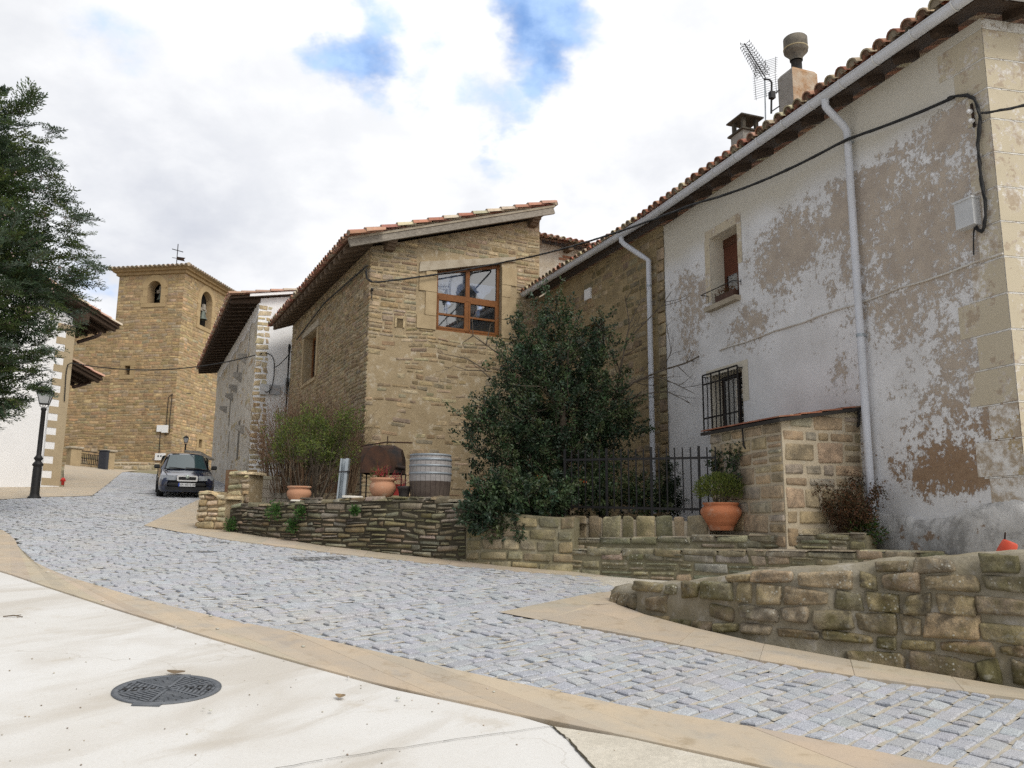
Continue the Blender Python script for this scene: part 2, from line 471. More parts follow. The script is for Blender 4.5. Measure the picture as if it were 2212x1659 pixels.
def sandstone_flag_mat(name='sandstone_flags', k=1.0):
 m, nt, n = new_mat(name)
 p = wpos(n)
 c = vcol(n)
 a = n.noise(p, 1.6, 8, 0.62, 0.7)
 b = n.noise(p, 5.0, 8, 0.7, 0.4)
 fine = n.noise(p, 60.0, 4, 0.7)
 col = n.mix(n.ss(a, 0.32, 0.68), (0.50 * k, 0.41 * k, 0.30 * k), (0.43 * k, 0.375 * k, 0.30 * k))
 col = n.mix(n.math('MULTIPLY', n.ss(b, 0.52, 0.7), 0.65), col, (0.32, 0.25, 0.165))
 col = n.mix(n.math('MULTIPLY', n.ss(n.noise(p, 2.6, 6, 0.6), 0.58, 0.68), 0.5), col, (0.36, 0.33, 0.29))
 col = n.mix(1.0, col, c, 'MULTIPLY')
 col = n.mix(1.0, col, n.mix(fine, (0.88, 0.88, 0.88), (1.1, 1.1, 1.1)), 'MULTIPLY')
 return finish(m, nt, n, col, 0.85, n.math('ADD', fine, n.math('MULTIPLY', b, 2.0)), 0.25, 0.004, spec=0.25)
def granite_mat():
 m, nt, n = new_mat('granite_setts')
 p = wpos(n)
 c = vcol(n)
 sp = n.noise(p, 120.0, 3, 0.8)
 sp2 = n.noise(p, 45.0, 5, 0.75)
 col = n.mix(1.0, c, n.mix(n.ss(sp, 0.3, 0.7), (0.55, 0.55, 0.56), (1.4, 1.4, 1.4)), 'MULTIPLY')
 col = n.mix(n.math('MULTIPLY', n.ss(sp2, 0.53, 0.68), 0.4), col, (0.62, 0.61, 0.60))
 col = n.mix(n.math('MULTIPLY', n.ss(n.noise(p, 0.8, 6, 0.6), 0.5, 0.7), 0.30), col, (0.50, 0.455, 0.38))
 return finish(m, nt, n, col, 0.8, n.math('ADD', sp2, n.math('MULTIPLY', sp, .5)), 0.5, 0.006, spec=0.3)
def plinth_mat():
 m, nt, n = new_mat('rough_cement_plinth')
 p = wpos(n)
 a = n.noise(p, 3.0, 9, 0.7, 0.4)
 b = n.noise(p, 17.0, 7, 0.75)
 sep = nt.nodes.new('ShaderNodeSeparateXYZ'); nt.links.new(p, sep.inputs[0])
 col = n.mix(n.ss(a, 0.35, 0.62), (0.26, 0.25, 0.235), (0.43, 0.42, 0.40))
 col = n.mix(n.math('MULTIPLY', n.ss(b, 0.5, 0.66), 0.55), col, (0.60, 0.585, 0.56))
 top = n.math('MULTIPLY', vaux(n), n.ss(a, 0.3, 0.55))
 col = n.mix(top, col, (0.74, 0.72, 0.69))
 col = n.mix(n.math('MULTIPLY', n.ss(n.noise(p, 2.3, 8, 0.7), 0.6, 0.64), 0.9), col, (0.26, 0.18, 0.12))
 return finish(m, nt, n, col, 0.95, n.math('ADD', a, b), 0.7, 0.03, spec=0.1)
M = dict(
 stone=stone_mat('golden_rubble', moss=0.15, dirt=0.28),
 stone_clean=stone_mat('golden_dressed_rubble', moss=0.0, dirt=0.25),
 stone_far=stone_mat('church_rubble', moss=0.15, dirt=0.30, fine=0.55),
 stone_dry=stone_mat('dry_stone', moss=0.5, lichen=0.3, dirt=0.4),
 stone_fg=stone_mat('mossy_wall_stone', moss=0.75, lichen=0.8, dirt=0.75, mosscol=(0.11, 0.098, 0.035)),
 stone_step=stone_mat('lichen_step_stone', moss=0.4, lichen=0.8, dirt=0.6, mosscol=(0.07, 0.085, 0.025)),
 stone_bank=stone_mat('mortared_bank_stone', moss=0.5, lichen=0.3, dirt=0.45),
 stone_b=stone_mat('dim_golden_rubble', moss=0.5, dirt=0.55),
 mortar=mortar_mat('sandy_mortar', (0.40, 0.315, 0.20), (0.34, 0.265, 0.165), streak=(0.56, 0.50, 0.40), amt=0.6),
 mortar_light=mortar_mat('pale_lime_mortar', (0.55, 0.47, 0.35), (0.47, 0.40, 0.29)),
 mortar_far=mortar_mat('church_mortar', (0.40, 0.295, 0.175), (0.33, 0.24, 0.14), amt=0.15),
 mortar_dark=mortar_mat('earth_joints', (0.055, 0.047, 0.035), (0.085, 0.075, 0.05), amt=0.15, streak=(0.16, 0.15, 0.11)),
 mortar_fg=mortar_mat('grey_brown_mortar', (0.25, 0.215, 0.145), (0.34, 0.305, 0.235), streak=(0.46, 0.43, 0.385), amt=0.55),
 mortar_bank=mortar_mat('greenish_mortar', (0.27, 0.24, 0.16), (0.21, 0.19, 0.12), streak=(0.44, 0.41, 0.34), amt=0.35),
 mortar_b=mortar_mat('ochre_render', (0.40, 0.31, 0.18), (0.29, 0.225, 0.13), streak=(0.34, 0.29, 0.21), amt=0.4),
 render_d=mortar_mat('grey_old_render', (0.58, 0.53, 0.45), (0.68, 0.64, 0.57), scale=1.2, streak=(0.45, 0.37, 0.26), amt=0.7),
 white_rough=plain('rough_whitewash', (0.86, 0.86, 0.87), (0.80, 0.80, 0.81), 4.0, 0.9, 0.4, 9.0, bdist=0.02),
 white_flat=plain('smooth_white_render', (0.86, 0.86, 0.87), (0.83, 0.83, 0.84), 2.0, 0.85, 0.1, 60.0),
 beige_paint=plain('beige_quoin_paint', (0.44, 0.355, 0.235), (0.40, 0.32, 0.21), 3.0, 0.85, 0.1, 50.0),
 tile=tile_mat('clay_barrel_tile'),
 wood_dark=wood_mat('dark_eaves_timber', (0.075, 0.05, 0.034), (0.042, 0.028, 0.02)),
 wood_grey=wood_mat('weathered_grey_timber', (0.36, 0.325, 0.275), (0.20, 0.175, 0.145)),
 wood_frame=wood_mat('varnished_window_wood', (0.25, 0.10, 0.03), (0.17, 0.066, 0.022), 0.45),
 wood_mid=wood_mat('brown_rafter_timber', (0.20, 0.145, 0.10), (0.11, 0.078, 0.055)),
 brick=plain('raw_brick_board', (0.34, 0.16, 0.09), (0.25, 0.115, 0.07), 12.0, 0.9, 0.4, 30.0),
 pvc=plain('grey_white_pvc', (0.66, 0.68, 0.74), (0.57, 0.585, 0.62), 1.5, 0.45, 0.05, 20.0, spec=0.4),
 pvc_clip=plain('white_pvc_clip', (0.74, 0.74, 0.74), (0.62, 0.62, 0.61), 9.0, 0.5, 0.05, 20.0, spec=0.4),
 iron=plain('black_wrought_iron', (0.022, 0.022, 0.024), (0.035, 0.032, 0.03), 20.0, 0.55, 0.2, 60.0, metal=0.3),
 rust=plain('rusty_iron', (0.055, 0.028, 0.016), (0.02, 0.018, 0.018), 5.0, 0.75, 0.3, 50.0, metal=0.3),
 copper=plain('brown_copper_pipe', (0.09, 0.055, 0.04), (0.06, 0.04, 0.032), 6.0, 0.5, 0.1, 40.0, metal=0.4),
 steel=plain('galvanised_steel', (0.42, 0.46, 0.49), (0.33, 0.37, 0.40), 8.0, 0.45, 0.1, 40.0, metal=0.5),
 cable=plain('black_cable', (0.018, 0.018, 0.019), (0.03, 0.03, 0.03), 9.0, 0.6, 0.1, 60.0),
 grey_box=plain('grey_plastic_box', (0.60, 0.61, 0.62), (0.53, 0.54, 0.55), 5.0, 0.5, 0.05, 50.0),
 terracotta=plain('terracotta', (0.44, 0.16, 0.075), (0.50, 0.30, 0.21), 6.0, 0.85, 0.35, 50.0, amt=(0.5, 0.72)),
 terracotta_pale=plain('pale_terracotta', (0.48, 0.25, 0.15), (0.50, 0.37, 0.27), 6.0, 0.88, 0.3, 50.0, amt=(0.5, 0.72)),
 red_plastic=plain('faded_red_plastic', (0.62, 0.085, 0.04), (0.52, 0.07, 0.035), 7.0, 0.5, 0.1, 50.0),
 dark_pot=plain('dark_ribbed_pot', (0.05, 0.042, 0.04), (0.035, 0.03, 0.03), 9.0, 0.7, 0.2, 40.0),
 hoop=plain('zinc_hoop', (0.30, 0.33, 0.36), (0.24, 0.265, 0.29), 8.0, 0.5, 0.2, 40.0, metal=0.4),
 stave=wood_mat('grey_oak_staves', (0.36, 0.34, 0.33), (0.27, 0.255, 0.25)),
 stave_dark=plain('dark_oak_staves', (0.10, 0.078, 0.064), (0.065, 0.048, 0.04), 9.0, .9, .3, 40.0),  # darker tone for the lower part of the barrel
 soil=plain('dark_soil', (0.07, 0.052, 0.034), (0.10, 0.08, 0.05), 4.0, 0.98, 0.6, 20.0, bdist=0.03),
 lintel=plain('weathered_lintel', (0.44, 0.385, 0.30), (0.34, 0.285, 0.21), 4.0, 0.92, 0.4, 25.0, bdist=0.015),
 dressed=plain('dressed_sandstone', (0.45, 0.35, 0.215), (0.36, 0.275, 0.165), 3.0, 0.92, 0.4, 22.0, bdist=0.012),
 chim=mortar_mat('chimney_render', (0.34, 0.32, 0.29), (0.42, 0.40, 0.37), scale=2.0, streak=(0.27, 0.24, 0.2), amt=0.5),
 chim_rust=mortar_mat('rust_streaked_render', (0.40, 0.24, 0.13), (0.50, 0.42, 0.33), scale=2.5, streak=(0.32, 0.17, 0.08), amt=0.6),
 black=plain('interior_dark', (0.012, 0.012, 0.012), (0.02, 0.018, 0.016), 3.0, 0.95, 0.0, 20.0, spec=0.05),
 glass=glass_mat('window_glass'),
 curtain=plain('blue_lace_curtain', (0.55, 0.66, 0.92), (0.42, 0.52, 0.80), 40.0, 0.9, 0.3, 60.0),
 bronze=plain('old_bronze', (0.13, 0.15, 0.13), (0.09, 0.10, 0.085), 6.0, 0.55, 0.1, 30.0, metal=0.5),
 bark=plain('grey_bark', (0.13, 0.105, 0.08), (0.085, 0.068, 0.05), 12.0, 0.95, 0.6, 40.0, bdist=0.01),
 twig=plain('brown_twigs', (0.17, 0.115, 0.08), (0.12, 0.08, 0.055), 8.0, 0.95, 0.2, 40.0, usecol=True),
 holly=leaf_mat('holly_leaf', 0.42, 0.34, 0.12),
 leaf=leaf_mat('soft_leaf', 0.55, 0.3, 0.3),
 cypress=leaf_mat('cypress_spray', 0.65, 0.2, 0.22),
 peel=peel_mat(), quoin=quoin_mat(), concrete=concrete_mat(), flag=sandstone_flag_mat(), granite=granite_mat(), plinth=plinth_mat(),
 sand=mortar_mat('jointing_sand', (0.47, 0.43, 0.36), (0.41, 0.375, 0.31), streak=(0.52, 0.48, 0.41)),
 earth=plain('village_earth', (0.30, 0.25, 0.17), (0.20, 0.19, 0.10), 0.8, 0.98, 0.5, 12.0, bdist=0.03),
 old_concrete=mortar_mat('aged_concrete', (0.50, 0.46, 0.385), (0.60, 0.555, 0.47), scale=1.2, streak=(0.66, 0.62, 0.55), amt=0.6),
 castiron=plain('cast_iron', (0.115, 0.125, 0.14), (0.16, 0.17, 0.185), 14.0, 0.6, 0.3, 70.0, metal=0.3),
 grate=plain('worn_grating', (0.17, 0.165, 0.16), (0.24, 0.235, 0.225), 14.0, 0.7, 0.2, 70.0),
 slot=plain('black_slot', (0.02, 0.02, 0.022), (0.03, 0.03, 0.03), 14.0, 0.8, 0.1, 70.0),
)
# ------------------------------------------------------------------ generators
def crossings(poly, v):
 xs = []
 k = len(poly)
 for i in range(k):
  (u0, v0), (u1, v1) = poly[i], poly[(i + 1) % k]
  if (v0 <= v < v1) or (v1 <= v < v0):
   xs.append(u0 + (u1 - u0) * (v - v0) / (v1 - v0))
 xs.sort()
 return [(xs[i], xs[i + 1]) for i in range(0, len(xs) - 1, 2)]
def cut(iv, a, b):
 out = []
 for (p, q) in iv:
  if b <= p or a >= q:
   out.append((p, q))
  else:
   if a > p:
    out.append((p, a))
   if b < q:
    out.append((b, q))
 return out
def one_stone(mb, P, u0, u1, v0, v1, w, d, col, rng, nu, nv, mat, rough=0.3, jitter=0.08, warp=0.0):
 cu, cv, hu, hv = (u0 + u1) / 2, (v0 + v1) / 2, (u1 - u0) / 2, (v1 - v0) / 2
 cj = [(rng.uniform(-1, 1) * jitter, rng.uniform(-1, 1) * jitter) for _ in range(4)]
 nu, nv = max(6, nu), max(6, nv)
 ba, bb = min(.12, .011 / max(hu, .01)), min(.28, .011 / max(hv, .01))
 i1, i2 = 1 - ba, 1 - 2.6 * ba
 j1, j2 = 1 - bb, 1 - 2.6 * bb
 ss = [-1, -i1, -i2] + [-i2 + 2 * i2 * i / (nu - 5) for i in range(1, nu - 5)] + [i2, i1, 1]
 tt = [-1, -j1, -j2] + [-j2 + 2 * j2 * i / (nv - 5) for i in range(1, nv - 5)] + [j2, j1, 1]
 verts, cols = [], []
 ph = rng.uniform(0, 100)
 rnd = rng.uniform(0.0, 0.14)
 tilt_u, tilt_v = rng.uniform(-.25, .25), rng.uniform(-.25, .25)
 for j, t in enumerate(tt):
  for i, s in enumerate(ss):
   edge = i in (0, nu - 1) or j in (0, nv - 1)
   k = 1 - rnd * (abs(s) ** 3) * (abs(t) ** 3)
   a = (1 - s) / 2, (1 + s) / 2
   b = (1 - t) / 2, (1 + t) / 2
   ju = cj[0][0] * a[0] * b[0] + cj[1][0] * a[1] * b[0] + cj[2][0] * a[1] * b[1] + cj[3][0] * a[0] * b[1]
   jv = cj[0][1] * a[0] * b[0] + cj[1][1] * a[1] * b[0] + cj[2][1] * a[1] * b[1] + cj[3][1] * a[0] * b[1]
   uu = cu + hu * s * k + ju * hv * 1.4
   vv = cv + hv * t * k + jv * hv * 1.4
   if warp:
    vv += warp * mnoise.noise(Vector((uu * 0.9, vv * 0.7, 3.1)))
   nz = mnoise.noise(Vector((uu * 9 + ph, vv * 9, ph))) + .55 * mnoise.noise(Vector((uu * 26, vv * 26 + ph, ph)))
   if edge:
    ww = w - 0.012
    uu += 0.16 * hv * nz; vv += 0.10 * hv * nz
   elif i in (1, nu - 2) or j in (1, nv - 2):
    ww = w + d * (.72 + rough * .8 * nz + tilt_u * s + tilt_v * t)
   else:
    ww = w + d * (1 + rough * 1.6 * nz + tilt_u * s + tilt_v * t)
   verts.append(P(uu, vv, ww))
   kk = 1 + 0.08 * nz
   cols.append((col[0] * kk, col[1] * kk, col[2] * kk))
 f = []
 for j in range(nv - 1):
  for i in range(nu - 1):
   f.append((j * nu + i, j * nu + i + 1, (j + 1) * nu + i + 1, (j + 1) * nu + i))
 mb.add(verts, f, mat, cols, True)
def stonework(mb, P, poly, holes, pal, rows, lens, gap, d, seed, mat=1, w=0.0, grid=(5, 5), jitter=0.10, smear=None, warp=0.03, rough=0.3, cvar=0.14, flip=False, split=0.0):
 rng = random.Random(seed)
 vmin = min(p[1] for p in poly); vmax = max(p[1] for p in poly)
 v = vmin
 PP = P
 while v < vmax - 0.03:
  h = rng.uniform(*rows)
  if v + h > vmax - 0.05:
   h = vmax - v
  vm = v + h / 2
  iv = crossings(poly, min(vm, vmax - 1e-4))
  for (a, b, c0, c1) in holes:
   if v < c1 - 0.01 and v + h > c0 + 0.01:
    iv = cut(iv, a, b)
  for (p, q) in iv:
   u = p
   while u < q - 0.02:
    L = rng.uniform(*lens) * (0.75 + 0.5 * min(1.5, h / rows[1]))
    if u + L > q - lens[0] * 0.6:
     L = q - u
    sm = smear(u + L / 2, vm) if smear else 0.0
    if not (smear and rng.random() < sm * 0.75):
     dd = d * rng.uniform(0.65, 1.3) * (1 - 0.6 * sm)
     subs = [(v, v + h)]
     if split and h > rows[1] * 0.7 and rng.random() < split:
      z = v + h * rng.uniform(.4, .6)
      subs = [(v, z), (z, v + h)]
     for (a0, a1) in subs:
      g = gap * rng.uniform(0.7, 1.5)
      one_stone(mb, PP, u + g / 2, u + L - g / 2, a0 + g / 2 + rng.uniform(-.12, .12) * gap, a1 - g / 2, w, dd, pick(pal, rng, cvar), rng, grid[0], grid[1], mat, rough, jitter, warp)
    u += L
  v += h
def tiles(mb, O, e, s, L, W, pal, wd=0.23, ex=0.36, ov=0.09, seed=1, mat=0, endmat=None, under=True, thick=0.02):
 """barrel-tile roof: O = lower corner at the eave, e along the eave, s up the slope (unit)"""
 rng = random.Random(seed)
 O, e, s = Vector(O), Vector(e).normalized(), Vector(s).normalized()
 nn = e.cross(s).normalized()
 if nn.z < 0:
  nn = -nn
 nc = max(1, int(round(L / wd))); wd = L / nc
 nr = max(1, int(round(W / ex)))
 K = 7
 if under:
  mb.add([O, O + e * L, O + e * L + s * W, O + s * W], [(0, 1, 2, 3)], mat, (0.20, 0.115, 0.075))
 for j in range(nr):
  for i in range(nc):
   for kind in (0, 1):
    if kind == 1 and j > 1 and rng.random() < 0.0:
     continue
    c = O + e * (wd * (i + (0.5 if kind == 0 else 1.0)) + rng.uniform(-.012, .012)) + s * (j * W / nr + rng.uniform(-.02, .02) - (0.06 if kind == 0 and j == 0 else 0.06))
    r0, r1 = (0.098, 0.078) if kind == 0 else (0.082, 0.100)
    k = wd / 0.23
    r0 *= k; r1 *= k
    col = pick(pal, rng, 0.18)
    ln = W / nr + ov
    up = 0.055 if kind == 0 else 0.075
    verts = []
    yaw = rng.uniform(-.03, .03)
    for (q, r, lift) in ((0.0, r0, 0.016), (ln, r1, -0.006)):
     for m in range(K):
      t = math.pi * m / (K - 1)
      x = math.cos(t) * r + yaw * q
      z = math.sin(t) * r
      if kind == 1:
       z = -z
      verts.append(c + e * x + s * q + nn * (up + z * 0.95 + lift))
    f = [(m, m + 1, K + m + 1, K + m) for m in range(K - 1)]
    mb.add(verts, f, mat, col, True)
    if kind == 0:
     ring = [verts[m] + s * 0.03 - nn * 0.012 for m in range(K)]
     mb.add(ring + [verts[m] for m in range(K)], [tuple(range(K))] , mat, (0.30, 0.26, 0.20) if rng.random() < .5 else (0.16, 0.10, 0.07))
     rim = []
     cc = c + nn * (up + 0.016)
     for m in range(K):
      d = verts[m] - cc
      rim.append(verts[m] - d.normalized() * thick if d.length > 1e-5 else verts[m])
     mb.add([verts[m] for m in range(K)] + rim, [(m, m + 1, K + m + 1, K + m) for m in range(K - 1)], mat, tuple(x * 0.8 for x in col))
PAL_TILE_OLD = [(0.36, 0.17, 0.11), (0.42, 0.23, 0.15), (0.46, 0.30, 0.21), (0.44, 0.36, 0.25), (0.30, 0.135, 0.09), (0.5, 0.42, 0.30)]
PAL_TILE_NEW = [(0.50, 0.22, 0.14), (0.53, 0.27, 0.18), (0.47, 0.19, 0.12), (0.58, 0.48, 0.33), (0.52, 0.31, 0.22)]
PAL_TILE_PINK = [(0.60, 0.42, 0.32), (0.56, 0.36, 0.27), (0.62, 0.50, 0.40)]
PAL_GOLD = [(0.44, 0.315, 0.165), (0.40, 0.275, 0.135), (0.48, 0.36, 0.20), (0.36, 0.25, 0.125), (0.43, 0.34, 0.21), (0.50, 0.39, 0.235), (0.40, 0.32, 0.21), (0.33, 0.245, 0.15)]
PAL_CHURCH = [(0.40, 0.275, 0.135), (0.37, 0.25, 0.12), (0.44, 0.315, 0.165), (0.33, 0.235, 0.13), (0.42, 0.28, 0.14), (0.36, 0.28, 0.18)]
def grey(pal, k, g):
 return [tuple((x + ((c[0] + c[1] + c[2]) / 3 - x) * k) * g for x in c) for c in pal]
PAL_DRY = [(0.27, 0.235, 0.16), (0.22, 0.195, 0.14), (0.32, 0.28, 0.20), (0.25, 0.225, 0.175), (0.30, 0.24, 0.145), (0.36, 0.32, 0.24)]
PAL_FG = [(0.36, 0.275, 0.16), (0.40, 0.315, 0.19), (0.30, 0.245, 0.16), (0.33, 0.28, 0.19), (0.43, 0.34, 0.21)]
PAL_STEP = [(0.36, 0.31, 0.21), (0.26, 0.235, 0.165), (0.31, 0.275, 0.185), (0.22, 0.20, 0.145), (0.35, 0.31, 0.22), (0.28, 0.27, 0.21)]
PAL_BANK = [(0.30, 0.25, 0.16), (0.34, 0.285, 0.185), (0.27, 0.235, 0.16), (0.38, 0.32, 0.21)]
PAL_PALE = [(0.55, 0.46, 0.31), (0.50, 0.41, 0.27), (0.58, 0.50, 0.36), (0.47, 0.36, 0.22)]
PAL_SHED = [(0.48, 0.36, 0.19), (0.44, 0.32, 0.165), (0.52, 0.40, 0.225), (0.42, 0.33, 0.20), (0.50, 0.36, 0.20), (0.42, 0.36, 0.26)]
PAL_GOLD = grey(PAL_GOLD, .22, .93)
PAL_CHURCH = grey(PAL_CHURCH, .14, 1.12)
PAL_SHED = grey(PAL_SHED, .28, .92)
PAL_FG = grey(PAL_FG, .1, .85)
PAL_DRY = grey(PAL_DRY, .1, .95)
PAL_TILE_NEW = grey(PAL_TILE_NEW, .2, 1.0)
class PathFr:
 """a wall that follows a line on the ground: u = length along it, v = absolute height, w outwards"""
 def __init__(self, pts, side):
  self.p = [Vector((p[0], p[1])) for p in pts]
  self.cum = [0.0]
  for i in range(1, len(self.p)):
   self.cum.append(self.cum[-1] + (self.p[i] - self.p[i - 1]).length)
  self.L = self.cum[-1]
  segn = []
  for i in range(len(self.p) - 1):
   d = (self.p[i + 1] - self.p[i]).normalized()
   segn.append(Vector((d.y, -d.x)) * side)
  self.vn = []
  for i in range(len(self.p)):
   a = segn[max(0, i - 1)]; b = segn[min(len(segn) - 1, i)]
   self.vn.append((a + b).normalized())
 def xy(self, u):
  i = 0
  while i < len(self.p) - 2 and u > self.cum[i + 1]:
   i += 1
  t = (u - self.cum[i]) / max(1e-6, self.cum[i + 1] - self.cum[i])
  return self.p[i] + (self.p[i + 1] - self.p[i]) * t, (self.vn[i] * (1 - t) + self.vn[i + 1] * t).normalized()
 def pt(self, u, v, w=0.0):
  p, nn = self.xy(u)
  q = p + nn * w
  return Vector((q.x, q.y, v))
 def core(self, mb, top, bot, thick, mat=0, step=0.3, w=0.0):
  """solid behind the face; top(u), bot(u) heights"""
  k = max(2, int(self.L / step) + 1)
  us = [self.L * i / (k - 1) for i in range(k)]
  verts = []
  for u in us:
   verts += [self.pt(u, bot(u), w), self.pt(u, top(u), w), self.pt(u, top(u), -thick), self.pt(u, bot(u), -thick)]
  f = []
  for i in range(k - 1):
   a, b = i * 4, i * 4 + 4
   for j in range(4):
    f.append((a + j, b + j, b + (j + 1) % 4, a + (j + 1) % 4))
  f += [(3, 2, 1, 0), tuple(4 * (k - 1) + j for j in range(4))]
  mb.add(verts, f, mat)
def inpoly(x, y, poly):
 c = False
 k = len(poly)
 j = k - 1
 for i in range(k):
  xi, yi = poly[i][0], poly[i][1]
  xj, yj = poly[j][0], poly[j][1]
  if (yi > y) != (yj > y) and x < (xj - xi) * (y - yi) / (yj - yi) + xi:
   c = not c
  j = i
 return c
def resample(pts, step):
 pts = [Vector(p) for p in pts]
 out = [pts[0]]
 acc = 0.0
 cum = [0.0]
 for i in range(1, len(pts)):
  cum.append(cum[-1] + (pts[i] - pts[i - 1]).length)
 k = max(1, int(round(cum[-1] / step)))
 res = []
 for q in range(k + 1):
  t = cum[-1] * q / k
  i = 0
  while i < len(pts) - 2 and t > cum[i + 1]:
   i += 1
  f = (t - cum[i]) / max(1e-9, cum[i + 1] - cum[i])
  res.append(pts[i] + (pts[i + 1] - pts[i]) * f)
 return res
def rs_n(pts, n):
 pts = [Vector(p) for p in pts]
 cum = [0.0]
 for i in range(1, len(pts)):
  cum.append(cum[-1] + (pts[i] - pts[i - 1]).length)
 res = []
 for q in range(n + 1):
  t = cum[-1] * q / n
  i = 0
  while i < len(pts) - 2 and t > cum[i + 1]:
   i += 1
  f = (t - cum[i]) / max(1e-9, cum[i + 1] - cum[i])
  res.append(pts[i] + (pts[i + 1] - pts[i]) * f)
 return res
def on(p, lift=0.0):
 return Vector((p[0], p[1], gz(p[0], p[1]) + lift))
def sheet(name, pts, lift, mat, kind='structure', thick=0.0):
 """flat piece of ground covering that follows the slope"""
 mb = MB()
 ring = [on(p, lift) for p in pts]
 if thick:
  mb.prism([on(p, lift - thick) for p in pts], (0, 0, thick))
 else:
  mb.add(ring, [tuple(range(len(ring)))])
 o = mb.build(name, mat)
 o['kind'] = kind
 return o
